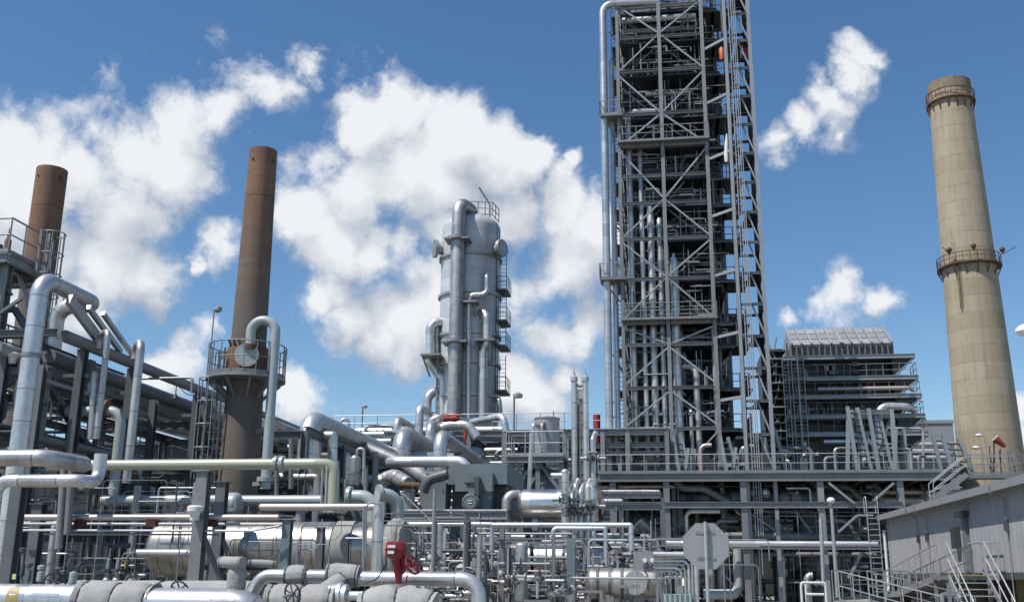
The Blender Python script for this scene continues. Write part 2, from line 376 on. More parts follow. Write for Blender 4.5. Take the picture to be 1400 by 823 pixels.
def build_world():
    w = bpy.data.worlds.new('World'); bpy.context.scene.world = w; w.use_nodes = True; nt = w.node_tree; nt.nodes.clear(); t = NT(nt)
    sky = t.n('ShaderNodeTexSky', sky_type='NISHITA', sun_disc=False, sun_elevation=SUN_EL, sun_rotation=SUN_AZ, altitude=0, air_density=1.0, dust_density=.0, ozone_density=1.6)
    tc = t.n('ShaderNodeTexCoord'); d = tc.outputs['Generated']; g = cloud_group()
    a = t.n('ShaderNodeGroup'); a.node_tree = g; nt.links.new(d, a.inputs[0])
    sh = t.n('ShaderNodeVectorMath', operation='ADD', ins={0: d, 1: tuple(V((-.45, -.1, 1)).normalized() * .045)})
    b = t.n('ShaderNodeGroup'); b.node_tree = g; nt.links.new(sh.outputs[0], b.inputs[0])
    cov = t.ramp(a.outputs[0], -.14, .50)
    lit = t.ramp(t.math('SUBTRACT', a.outputs[1], b.outputs[1]), -.75, .62)
    fine = t.ramp(a.outputs[0], -.1, 1.0)
    br = t.math('MULTIPLY_ADD', fine, .14, t.math('MULTIPLY_ADD', lit, 1.0, -.06), clamp=True)
    ccol = t.mix(br, CLOUD_LO, CLOUD_HI)
    sv = t.n('ShaderNodeHueSaturation', ins={'Color': sky.outputs[0], 'Saturation': 1.2, 'Value': SKYV})
    col = t.mix(t.math('MULTIPLY', cov, .97), sv.outputs[0], ccol)
    bg = t.n('ShaderNodeBackground', ins={'Color': col, 'Strength': .10}); out = t.n('ShaderNodeOutputWorld'); nt.links.new(bg.outputs[0], out.inputs[0])
    l = bpy.data.lights.new('sun', 'SUN'); l.energy = 5.0; l.angle = math.radians(.53); l.color = (1, .955, .89)
    o = bpy.data.objects.new('sun', l); C.objects.link(o); o.rotation_euler = SUN.to_track_quat('Z', 'Y').to_euler(); o.location = (0, 0, 80)
    sc = bpy.context.scene; sc.view_settings.view_transform = 'Standard'; sc.view_settings.look = 'None'; sc.view_settings.exposure = 0.0; sc.view_settings.gamma = 1
    w.cycles.sampling_method = 'MANUAL'; w.cycles.sample_map_resolution = 512
    sc.cycles.max_bounces = 6; sc.cycles.diffuse_bounces = 3; sc.cycles.glossy_bounces = 3; sc.cycles.caustics_reflective = False; sc.cycles.sample_clamp_indirect = 4
CLOUD_LO, CLOUD_HI, SKYV = (3.9, 4.5, 5.5), (8.9, 9.05, 9.3), 1.24
build_world()
# ================================================================ ground
def build_ground():
    mb = MB(); n = 24
    xs = [-3500, -900, -300, -120, -60, -30, 0, 30, 60, 120, 300, 900, 3500]; ys = [-600, -60, -10, 10, 30, 60, 100, 160, 400, 1200, 5000]
    vs = [(x, y, 0) for y in ys for x in xs]; k = len(xs)
    mb.add(vs, [(j * k + i, j * k + i + 1, (j + 1) * k + i + 1, (j + 1) * k + i) for j in range(len(ys) - 1) for i in range(k - 1)])
    solo('ground', mb, grndm, 'pale gravel ground of the plant', None, kind='structure')
    mb = MB().add([(-40, 9, .006), (9, 9, .006), (9, 98, .006), (-40, 98, .006)], [(0, 1, 2, 3)])
    solo('plant_pavement', mb, padm, 'concrete paving under the process units', None, kind='structure')
build_ground()
# ================================================================ concrete chimney
def chimney():
    Y = 122; b = P(1355, 640, Y); tp = P(1298, 118, Y); base = V((b.x, Y, 0)); H = tp.z
    base.x = (b.x + P(1298, 118, Y).x) / 2
    r1 = 26.3 * (tp - EYE).dot(_f) / FPX; r0 = 44.5 * (b - EYE).dot(_f) / FPX
    T = thing('concrete_chimney', 'tall tapering tan concrete chimney with two ring walkways behind the grey building', 'chimney', base)
    r_at = lambda z: r0 + (r1 - r0) * ((z - 8) / (H - 8))
    pr = [(0, r_at(0))] + [(z, r_at(z)) for z in [H * k / 24 for k in range(1, 24)]] + [(H - .01, r1), (H, r1 * .86), (H - 3, r1 * .84)]
    part('shaft', MB().lathe(base, (0, 0, 1), pr, 64), conc, T)
    def walk(z, name, wd, bracket):
        g = MB(); r = r_at(z); g.lathe(base + V((0, 0, z)), (0, 0, 1), [(0, r - .02), (0, r + wd), (.16, r + wd), (.16, r - .02)], 48)
        o = part(name, g, rustd, T)
        m = MB(); rail(m, [base + V(((r + wd - .05) * math.cos(a), (r + wd - .05) * math.sin(a), z + .16)) for a in [2 * PI * i / 28 for i in range(28)]], 1.15, 2.6, .045, close=True, toe=False)
        part('guardrail_frame', m, rustd, o)
        for i in range(bracket):
            a = 2 * PI * i / bracket; c, s_ = math.cos(a), math.sin(a)
            part('bracket', MB().bar(base + V(((r + wd * .95) * c, (r + wd * .95) * s_, z)), base + V(((r - .02) * c, (r - .02) * s_, z - 1.3)), .12), rustd, o)
        return o
    walk(H - 2.6, 'crown_walkway', .38, 16)
    zc = Z(368, 1325, Y); w = walk(zc, 'middle_walkway', .6, 16)
    for a, L in ((3.9, 1.3), (5.7, 1.5), (4.6, .8)):
        r = r_at(zc) + .9; q = base + V((r * math.cos(a), r * math.sin(a), zc + 1.1)); part('beacon_lamp', MB().cyl(q, q + V((0, 0, .25)), .12).sphere(q + V((0, 0, .55)), .32, 10), rustd, w)
        part('beacon_arm', MB().cyl(q, q + V((math.cos(a) * L, math.sin(a) * L, .6)), .05), rustd, w)
    part('crown_rim', MB().lathe(base + V((0, 0, H - 1.1)), (0, 0, 1), [(0, r1 + .003), (0, r1 + .10), (1.25, r1 + .14), (1.25, r1 * .88)], 64), mat_rim, T)
    lo = MB(); q0 = base + V((-.62 * r_at(zc) , -.80 * r_at(zc), 0)) ; ladder(lo, q0 + V((0, -.15, zc - 5.5)), q0 + V((0.1, -.12, zc)), .7, t=.05); part('ladder_frame', lo, rustd, T)
mat_rim = mat('stained_chimney_rim', (.30, .235, .16), 0, .9, .6, (.13, .085, .06), .02, streak=.6, spec=.2)
chimney()
# ================================================================ rusty stacks
def rusty_stack(label, pxt, pyt, pxb, pyb, Y, wt, wb, zb=0.0):
    a, b = P(pxt, pyt, Y), P(pxb, pyb, Y); base = V(((a.x + b.x) / 2, Y, zb)); H = a.z - zb
    k = lambda w, p: w / 2 * (p - EYE).dot(_f) / FPX
    r1, r0 = k(wt, a), k(wb, b); zbot = b.z - zb; f = lambda z: r0 + (r1 - r0) * (z - zbot) / (H - zbot)
    T = thing('rusty_stack', label, 'chimney stack', base)
    # UV runs from the top down so the coating line sits at a fixed length below the mouth
    pr = [(H - .7, r1 - .04), (H, r1 - .03), (H, r1)] + [(H * (1 - i / 14), f(H * (1 - i / 14))) for i in range(1, 15)]
    part('shell', MB().lathe(base, (0, 0, 1), pr, 40), rust, T)
    for a_ in (-1.9, -.4, 1.0, 2.7): q = base + V((r1 * math.cos(a_), r1 * math.sin(a_), H - .45)); part('lifting_lug', MB().cyl(q, q + V((math.cos(a_) * .03, math.sin(a_) * .03, 0)), .045), black, T)
    return T, base, H, f
S1, s1b, s1H, s1f = rusty_stack('tall rusty brown steel stack with a round platform and bent pale pipe', 362, 207, 331, 560, 30, 37, 51)
S2, s2b, s2H, s2f = rusty_stack('short rusty stack rising behind the railed top platform of the steel frame', 70, 233, 60, 330, 36, 40, 41)
def stack_fittings():
    z = Z(522, 325, 30); b = s1b; r = s1f(z); ro = 58 * .5 * 30 / FPX * 1.0 + .60
    pl = part('round_platform', MB().lathe(b + V((0, 0, z)), (0, 0, 1), [(0, r + .01), (-.0, ro), (.10, ro), (.10, r + .01)], 40), galv, S1)
    part('guardrail_frame', rail(MB(), [b + V(((ro - .03) * math.cos(a), (ro - .03) * math.sin(a), z + .1)) for a in [2 * PI * i / 20 for i in range(20)]], 1.0, 1.0, .018, close=True), galv, pl)
    for i in range(10):
        a = 2 * PI * (i + .3) / 10; part('bracket', MB().bar(b + V(((ro - .06) * math.cos(a), (ro - .06) * math.sin(a), z - .02)), b + V(((r) * math.cos(a), r * math.sin(a), z - .55)), .05, .09), galv, pl)
    # caged ladder
    q = b + V((-r * 1.05 - .08, -.35, 0)); l = MB(); o = V((-.75, -.66, 0)).normalized()
    ladder(l, q + V((0, 0, 2.2)), q + V((0, 0, z + 1.0)), .42, o); part('ladder_frame', l, galv, S1)
    c = MB(); cage(c, q + V((0, 0, 3.2)), q + V((0, 0, z)), o, .36, .7); part('ladder_cage_frame', c, galv, S1)
    # dome inlet with round manway and gauge lamp
    d = b + V((.10, -r - .02, z + .95))
    part('sleeve', MB().lathe(b + V((0, 0, z + .15)), (0, 0, 1), [(0, r + .015), (0, r + .09), (.75, r + .09), (.95, r + .03), (.95, r + .01)], 40), rustd, S1)
    m = part('manway', MB().lathe(d + V((.12, .12, -.25)), (.22, -1, 0), [(0, .30), (.22, .30), (.22, .37), (.30, .37), (.30, .001)], 28), palep, S1)
    for i in range(12): a = PI / 6 * i; e = d + V((.12, .12, -.25)) + V((.22, -1, 0)).normalized() * .31 + V((.33 * math.cos(a), 0, .33 * math.sin(a))); part('bolt', MB().cyl(e, e + V((.005, -.03, 0)), .018, n=6), galv, m)
    # bent pale pipe
    x = X(352, 450, 29.55); zt = Z(440, 362, 29.6); x2 = X(376, 500, 29.6)
    pts = [V((X(343, 468, 29.4), 29.4, Z(476, 343, 29.4))), V((X(343, 440, 29.4), 29.4, zt)), V((x2, 29.45, zt)), V((x2 + .02, 29.45, Z(668, 372, 29.4)))]
    g = part('bent_pipe', MB().tube(pts, .15, .42, 20), palep, S1)
    part('pipe_flange', MB().flange(pts[0] + V((0, 0, .02)), (0, 0, 1), .16, .07), rustd, g)
    part('pipe_flange', MB().flange(V((x2, 29.45, Z(655, 373, 29.4))), (0, 0, 1), .16, .06), palep, g)
    for zz in (z - 1.6, z - 3.2): part('pipe_clamp', MB().bar(V((x2, 29.45, zz)), V((b.x + .3, 29.9, zz)), .06, .12), galv, g)
    l = MB(); 
    for i in range(7):
        q = b + V((-r * .9 - .12 + R.uniform(-.1, .1), -.55 - R.uniform(0, .2), z + .1)); l = MB().tube([q, q + V((0, 0, .25 + .5 * R.random())), q + V((.28 * R.random(), -.02, .5 * R.random() + .3))], .018)
        part('instrument_tube', l, rustd if i % 2 else galv, S1)
    lz = Z(425, 297, 30); q = V((X(289, 470, 30), 30, z)); mm = part('lamp_mast', MB().cyl(q, V((q.x, 30, lz)), .022), galv, S1)
    part('mast_lamp', MB().lathe(V((q.x + .12, 30, lz - .05)), (0, 0, 1), [(0, .06), (.06, .13), (.16, .13), (.2, .03)], 16).bar(V((q.x, 30, lz)), V((q.x + .12, 30, lz + .03)), .03), galvl, mm)
    for i in range(3):
        a = -2.2 + i * .3; part('stiffener', MB().bar(b + V((r * 1.02 * math.cos(a), r * 1.02 * math.sin(a), z + 1.0)), b + V((r * 1.25 * math.cos(a), r * 1.25 * math.sin(a), z + 1.25)), .05), rustd, S1)
stack_fittings()
# ================================================================ distillation column
def column():
    Y = 75; c = P(642, 440, Y); zt = Z(316, 642, Y); b = V((c.x, Y, 0)); k = (c - EYE).dot(_f) / FPX; r = 41.5 * k * .985
    T = thing('distillation_column', 'fat silver clad distillation column with overhead pipe and domed top', 'column', b)
    pr = [(0, r)] + [(zt * i / 30, r) for i in range(1, 31)] + [(zt + r * .55 * math.sin(PI / 2 * i / 8), max(.001, r * math.cos(PI / 2 * i / 8))) for i in range(1, 9)]
    part('shell', MB().lathe(b, (0, 0, 1), pr, 64), colm, T)
    for py in (357, 408, 462, 502, 545): z = Z(py + 2, 642, Y); part('stiffening_ring', MB().lathe(b + V((0, 0, z)), (0, 0, 1), [(0, r), (0, r + .17), (.2, r + .17), (.2, r)], 64), clad2, T)
    yf = Y - r
    # overhead pipe: from the dome over the edge and down the face
    x = X(624, 430, yf - .6); rp = 9.0 * k; zt2 = Z(280, 636, yf - .6)
    ov = part('overhead_pipe', MB().tube([V((b.x + .1, Y - .9, zt + 1.2)), V((b.x + .1, Y - .9, zt2 + .25)), V((x, yf - .65, zt2 + .25)), V((x, yf - .65, 6.5))], rp, 1.25, 28), clad2, T)
    for py in (327, 467): z = Z(py, 624, yf - .6); part('pipe_bracket', MB().lathe(V((x, yf - .65, z)), (0, 0, 1), [(-.12, rp), (-.12, rp + .32), (.12, rp + .32), (.12, rp)], 20).bar(V((x - .7, yf - .5, z - .1)), V((x - .2, yf + .25, z - 1.0)), .12).bar(V((x + .7, yf - .5, z - .1)), V((x + .2, yf + .25, z - 1.0)), .12).box((x - .95, yf - 1.35, z - .18), (x + .95, yf + .3, z - .06)), galv, ov)
    def run(name, px, rr, mt=clad): # px list of (x, y, depth offset)
        return part(name, MB().tube([P(a, bb, yf + dd) for a, bb, dd in px], rr * k, rr * k * 2.4, 18), mt, T)
    run('side_pipe', [(617, 358, .4), (617, 560, .1)], 2.0)
    run('side_pipe', [(660, 376, .5), (666, 376, -.2), (666, 403, -.2), (641, 403, -.3), (640, 575, -.3)], 3.4)
    run('side_pipe', [(656, 428, .4), (666, 428, -.35), (666, 470, -.35), (661, 478, -.3), (660, 575, -.3)], 5.6)
    run('side_pipe', [(606, 440, 1.2), (588, 440, .7), (588, 496, .7), (606, 520, .8), (606, 575, .8)], 6.0)
    run('side_pipe', [(603, 445, 1.6), (597, 445, 1.3), (597, 500, 1.3)], 4)
    run('side_pipe', [(604, 536, 1.4), (585, 534, .8), (583, 575, .8)], 6.0)
    run('side_pipe', [(677, 548, 1.5), (682, 540, 1.3), (684, 575, 1.3)], 3.6)
    br = MB(); z = Z(470, 664, yf)
    for px_, py_ in ((664, 466), (590, 486), (640, 414)):
        q = P(px_, py_, yf - .35); part('pipe_bracket', MB().box(q + V((-.75, -.5, -.07)), q + V((.75, 1.3, .07))).bar(q + V((-.6, -.4, -.1)), q + V((-.3, 1.0, -1.4)), .1).bar(q + V((.6, -.4, -.1)), q + V((.3, 1.0, -1.4)), .1), galv, T)
    # nozzles with flange covers near the top
    for a, py_ in ((-1.0, 345), (.05 - .35, 345)):
        pass
    for px_, sx in ((604, -1), (682, 1)):
        z = Z(346, px_, Y); q = b + V((sx * (r - .15), -.9, z)); part('blind_nozzle', MB().cyl(q, q + V((sx * .45, -.23, 0)), .42).flange(q + V((sx * .45, -.23, 0)), (sx, -.5, 0), .46, .12), clad2, T)
    # ladder platforms on the far flank
    for py_, hh in ((398, 30), (440, 26), (474, 24), (535, 26)):
        z = Z(py_, 684, Y); q = b + V((r * .96, .2, z)); pl = part('side_platform', MB().box(q + V((0, -1.0, -.15)), q + V((.8, 1.2, 0))), dkgs2, T)
        part('guardrail_frame', rail(MB(), [q + V((.05, -1, 0)), q + V((.78, -1, 0)), q + V((.78, 1.2, 0))], 1.0, .8, .025, toe=False), dkgs2, pl)
        part('ladder_frame', ladder(MB(), q + V((.5, -.8, 0)), q + V((.5, -.8, 2.6)), .45, t=.04), dark, pl)
    l = MB(); ladder(l, b + V((r * .95, -.5, 4)), b + V((r * .95, -.5, zt)), .5, V((1, -.2, 0)), t=.05); part('ladder_frame', l, dark, T)
    q = V((b.x + .9, Y - .3, zt + r * .5)); part('dome_railing_frame', rail(MB(), [q + V((-.8, -.6, -.1)), q + V((.9, -.6, -.25)), q + V((1.2, .8, -.35))], 1.1, .6, .04), galv, T)
    part('dome_davit', MB().tube([q + V((.6, 0, -.3)), q + V((.6, 0, .9)), q + V((-.25, -.2, 2.3))], .07, .1), galv, T)
    # little steel lattice leg beside the lower pipes
    a = P(596, 575, yf + .6)
    for dx in (0, 1.35):
        part('lattice_leg', MB().bar(V((a.x + dx, a.y, a.z - 1)), V((a.x + dx, a.y, Z(508, 600, a.y))), .12), galv, T)
    zs = [a.z + .9 * i for i in range(5)]
    for i in range(4): part('lattice_brace', MB().bar(V((a.x, a.y, zs[i])), V((a.x + 1.35, a.y, zs[i + 1])), .08), galv, T)
    return T
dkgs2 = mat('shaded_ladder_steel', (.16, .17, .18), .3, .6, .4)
colm = mat('column_cladding', (.64, .645, .65), .22, .42, .25, (.36, .37, .38), .02, seam=.62, seam_w=.03, fine=.2, bump=.04, bscale=6, seam_dark=.7)
column()
# ================================================================ process structure (tall steel tower)
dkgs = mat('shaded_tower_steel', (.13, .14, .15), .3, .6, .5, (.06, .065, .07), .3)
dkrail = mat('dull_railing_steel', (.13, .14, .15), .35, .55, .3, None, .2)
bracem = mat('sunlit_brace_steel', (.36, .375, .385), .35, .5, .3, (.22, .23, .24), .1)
def steel_tower():
    Y0, Y1 = 64.0, 74.0; pys = 330
    xl, xm, xr, xe = (X(p, pys, Y0) for p in (849.5, 910, 972, 996)); zd = Z(645, 910, 62) ; zt = Z(-60, 900, Y0)
    b = V(((xl + xr) / 2, Y0, 0))
    T = thing('steel_process_tower', 'towering open steel frame packed with dark equipment, braces and silver risers', 'process tower', b)
    xb = xe + 1.6
    for x, y, w in [(xl, Y0, .22), (xm, Y0, .24), (xr, Y0, .24), (xl, Y1, .3), (xm, Y1, .3), (xr, Y1, .3), (xe, Y1, .3), (xe + .1, (Y0 + Y1) / 2 + 1.5, .3), (xl, (Y0 + Y1) / 2, .3)]:
        part('frame_column', MB().ibeam((x, y, 0), (x, y, zt), w, w, (0, 1, 0)), galv, T)
    levels = [640, 586, 530, 471, 440, 381, 326, 277, 240, 197, 155, 96, 50, 8, -40]
    lz = [Z(p, 910, Y0) for p in levels]
    for z, p in zip(lz, levels):
        big = p in (197, 440); h = .34 if big else .20
        for y, e in ((Y0, 0), (Y1, .7)):
            for a, c in ((xl, xm), (xm, xr)): part('floor_beam', MB().ibeam((a + .17, y, z), (c - .17, y, z), h, .22), galv, T)
        for x in (xl, xm, xr): part('floor_beam', MB().ibeam((x, Y0 + .18, z - .02), (x, Y1 - .18, z - .02), h * .9, .2), galv, T)
        part('floor_beam', MB().ibeam((xr + .18, Y0 + 1.0, z), (xe + .5 * R.random(), Y0 + 1.0, z), .2, .16), galv, T)
        if p in (586, 530, 471, 381, 326, 277, 240, 155, 96, 50, 8, 197, 440):
            part('floor_grating', MB().box((xl + .2, Y0 + .9, z + .05), (xe - .25 + .45 * R.random(), Y1 - .2, z + .09)), dark, T)
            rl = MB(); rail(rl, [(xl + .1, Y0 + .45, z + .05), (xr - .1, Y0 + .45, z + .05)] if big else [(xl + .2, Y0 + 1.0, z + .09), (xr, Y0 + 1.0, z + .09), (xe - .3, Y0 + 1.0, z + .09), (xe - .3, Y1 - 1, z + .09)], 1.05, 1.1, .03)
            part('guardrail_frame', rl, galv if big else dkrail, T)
            if big:
                part('floor_grating', MB().box((xl - .1, Y0 - .55, z + .06), (xr + .2, Y0 + .85, z + .11)), galv, T)
                part('guardrail_frame', rail(MB(), [(xl - .05, Y0 - .5, z + .11), (xr + .15, Y0 - .5, z + .11)], 1.05, 1.1, .028), galv, T)
    # K braces, front and rear faces, as on the photo
    def brace(x0, p0, x1, p1, y, m, w=.125): part('diagonal_brace', MB().bar((x0, y, Z(p0, 910, Y0)), (x1, y, Z(p1, 910, Y0)), w, w * .8), m, T)
    for c, s in ((46, 4), (46, 96), (155, 100), (155, 199), (272, 204), (272, 325), (379, 329), (379, 436), (471, 447), (474, 526), (534, 583)):
        for xs in (xl, xr):
            brace(xs, s, xm, c, Y0 - .02, bracem); brace(xs, s, xm, c, Y1 - .6, bracem)
            brace(xs, s, xm, c, Y0 + 1.4, bracem, .095)
    brace(xr, 588, xm + .7, 640, Y0 - .02, bracem); brace(xl, -40, xm, 0, Y0 - .02, bracem); brace(xr, -40, xm, 0, Y0 - .02, bracem)
    # equipment standing on the floors: dark horizontal exchangers and ducts
    for i, (z, p) in enumerate(zip(lz, levels)):
        if p == 640 or p < -20: continue
        up = lz[i + 1] - z
        for y in (Y0 + 3.0, Y0 + 5.6, Y0 + 8.3):
            if R.random() < .93:
                r = min(.62, up * .30) * R.uniform(.55, 1); L0 = xl + .4 + R.random() * .8; L1 = xe - .5 + R.uniform(-.6, .5)
                e = part('exchanger_shell', MB().lathe((L0, y + R.uniform(-.4, .4), z + .12 + r * 1.25), (1, 0, 0), head_prof(r, L1 - L0 - r), 18), dkp, T)
        for k in range(3):   # secondary steel half way up each floor
            zz = z + up * (k + 1) / 4 * R.uniform(.8, 1.1); y = Y0 + R.choice((.9, 1.6, 2.4))
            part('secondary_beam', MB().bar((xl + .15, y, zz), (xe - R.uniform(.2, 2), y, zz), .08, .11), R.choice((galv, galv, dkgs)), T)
        for k in range(13):   # sunlit small lines near the front face
            x = R.uniform(xl + .2, xr - .3); y = Y0 + R.uniform(.35, 1.1); L = R.uniform(.5, 2.2); zz = z + R.uniform(.2, up - .2)
            part('small_pipe', MB().tube([(x, y, z + .1), (x, y, z + up * R.uniform(.4, .95))] if k < 6 else [(x, y, zz), (x + L, y, zz), (x + L, y, zz - R.uniform(.2, .5))], R.choice((.025, .035, .05)), .1, 6), R.choice((galvl, galv, clad2, galv)), T)
        for k in range(3):
            x = R.uniform(xr + .1, xe + .5); y = Y0 + R.uniform(.8, 4); part('small_pipe', MB().tube([(x, y, z), (x, y, z + up)], R.choice((.04, .07, .1)), .1, 6), R.choice((dkgs, dkp, galv)), T)
        for k in range(5):
            x = xl + .4 + (xr - xl) * (k + R.random()) / 5; part('hanger_rod', MB().bar((x, Y0 + 1.2, z + .1), (x, Y0 + 1.2, z + up - .1), .05), R.choice((dkgs, galv, dkrail)), T)
        for k in range(2):
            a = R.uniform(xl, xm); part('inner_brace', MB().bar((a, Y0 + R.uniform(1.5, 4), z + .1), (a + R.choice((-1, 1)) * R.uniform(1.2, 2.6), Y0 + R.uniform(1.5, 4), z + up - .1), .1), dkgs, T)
        part('guardrail_frame', rail(MB(), [(xl + .2, Y0 + 2.6, z + up * .45), (xr + .5, Y0 + 2.6, z + up * .45)], 1.0, .9, .022), dkrail, T)
        part('mid_grating', MB().box((xl + .3 + R.random(), Y0 + 2.6, z + up * .45 - .05), (xr + R.random(), Y0 + 4.4, z + up * .45)), dark, T)
        for k in range(9):
            x = R.uniform(xl + .3, xe - .4); y = R.uniform(Y0 + 1.0, Y0 + 4.5)
            part('small_pipe', MB().tube([(x, y, z + .1), (x, y, z + R.uniform(.6, up - .1)), (x + R.uniform(-2.2, 2.2), y, z + R.uniform(.5, up - .2))], R.choice((.035, .05, .08, .11)), .2), R.choice((dkgs, dkp, galv, dkp, clad2, dkgs)), T)
        for k in range(2):
            y = R.uniform(Y0 + 1.2, Y0 + 3); zz = z + R.uniform(.3, .9) * up; a = R.uniform(xl, xm); part('small_pipe', MB().tube([(a, y, zz), (a + R.uniform(2, 5), y, zz)], R.choice((.05, .08, .11))), R.choice((dkp, galv, dark)), T)
        for k in range(2):
            x = R.uniform(xl + .3, xe - .8); part('equipment_cabinet', MB().box((x, Y1 - 1.4, z + .12), (x + R.uniform(.8, 2.2), Y1 - .7, z + up * R.uniform(.6, .92))), dark, T)
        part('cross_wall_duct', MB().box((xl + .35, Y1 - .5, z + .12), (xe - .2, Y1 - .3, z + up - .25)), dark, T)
        # landing balconies at the lift side
        part('side_balcony', MB().box((xe - .3, Y0 + 1.4, z + .05), (xb - .6 + R.random() * .3, Y0 + 4.2, z + .10)), dark, T)
        part('guardrail_frame', rail(MB(), [(xe - .2, Y0 + 1.45, z + .1), (xb - .62, Y0 + 1.45, z + .1), (xb - .62, Y0 + 4.1, z + .1)], 1.0, .7, .03), dkrail, T)
    # top: bright ducts and grille
    for k, p in enumerate((16, 27)):
        z = Z(p, 910, Y0); part('top_duct', MB().lathe((xl + .4, Y0 + .9 + k * .5, z), (1, 0, 0), head_prof(.22, xr - xl - .8), 16), clad2, T)
    # risers
    def riser(label_, pts, r, m=clad, name='riser_pipe', bend=None):
        return part(name, MB().tube(pts, r, bend or r * 3), m, T, label_)
    k = 62 / 1400
    def rp(pxs, pyt, pyb, y, r, top=None, m=clad):
        x = X(pxs, 330, y); pts = [V((x, y, Z(pyb, pxs, y))), V((x, y, Z(pyt, pxs, y)))]
        if top: pts.append(V((X(top[0], pyt, y + top[1]), y + top[1], Z(pyt, pxs, y) + (top[2] if len(top) > 2 else 0))))
        return riser(None, pts, r, m)
    p1 = rp(829, 6, 645, Y0 - .1, .25, (900, .2))
    p2 = rp(840, 78, 645, Y0 + .5, .19, (850, 3))
    rp(862.5, 153, 645, Y0 + .75, .21, (896, .2)); rp(878, 199, 645, Y0 + .9, .165, (878, 2.5)); rp(890, 275, 645, Y0 + .8, .225, (890, 3))
    rp(902, 297, 645, Y0 + .8, .17, (902, 3)); rp(920, 362, 645, Y0 + .7, .30, None); rp(945, 500, 645, Y0 + .6, .20, (934, .2), clad2)
    rp(936, 558, 645, Y0 + .4, .13, (938, 2), clad2); rp(970, 447, 645, Y0 + .5, .16, None, brown); rp(913, 585, 645, Y0 + .5, .1, (870, .1), clad3)
    q = V((X(920, 330, Y0 + .7), Y0 + .7, Z(362, 920, Y0 + .7))); part('riser_cap', MB().lathe(q, (0, 0, 1), [(0, .3), (.25, .26), (.6, .11), (.75, .1), (.75, .001)], 20), clad3, T)
    x0, x1 = X(884, 127, Y0 + 1.2), X(945, 127, Y0 + 1.2); part('cross_pipe', MB().lathe((x0, Y0 + 1.2, Z(117, 910, Y0)), (1, 0, 0), head_prof(.19, x1 - x0), 14), clad2, T)
    zc = Z(222, 910, Y0); part('cross_pipe', MB().tube([(X(880, 222, Y0 + 1.4), Y0 + 1.4, zc), (X(942, 222, Y0 + 1.4), Y0 + 1.4, zc + .1), (X(943, 222, Y0 + 1.4), Y0 + 2.8, zc - .9)], .28, .7), dkp, T)
    # pipe guides at the outside risers
    for p in (162, 384):
        z = Z(p, 830, Y0); part('pipe_guide', MB().box((X(822, p, Y0), Y0 - .6, z - .09), (xl + .3, Y0 + .9, z + .02)).bar((X(824, p, Y0), Y0, z), (xl, Y0, z - 1.6), .1), galv, T)
        part('guardrail_frame', rail(MB(), [(X(821, p, Y0), Y0 - .58, z + .02), (xl, Y0 - .58, z + .02)], 1.0, .5, .03), galv, T)
        part('guardrail_frame', rail(MB(), [(X(821, p, Y0), Y0 + .88, z + .02), (X(821, p, Y0), Y0 - .58, z + .02)], 1.0, .5, .03), galv, T)
    # ladders / small platforms running up the outside edge
    for z in lz[1:]:
        part('edge_bracket', MB().box((xl - .42, Y0 + 1.0, z - .06), (xl - .05, Y0 + 3.5, z + .02)), dark, T)
    part('ladder_frame', ladder(MB(), (xl - .25, Y0 + 1.3, lz[0]), (xl - .25, Y0 + 1.3, zt - 2), .45, t=.04), dark, T)
    # suspended red hoist bag, white hanging cover
    return zt, (xl, xm, xr, xe), lz
TZ, TX, TL = steel_tower()
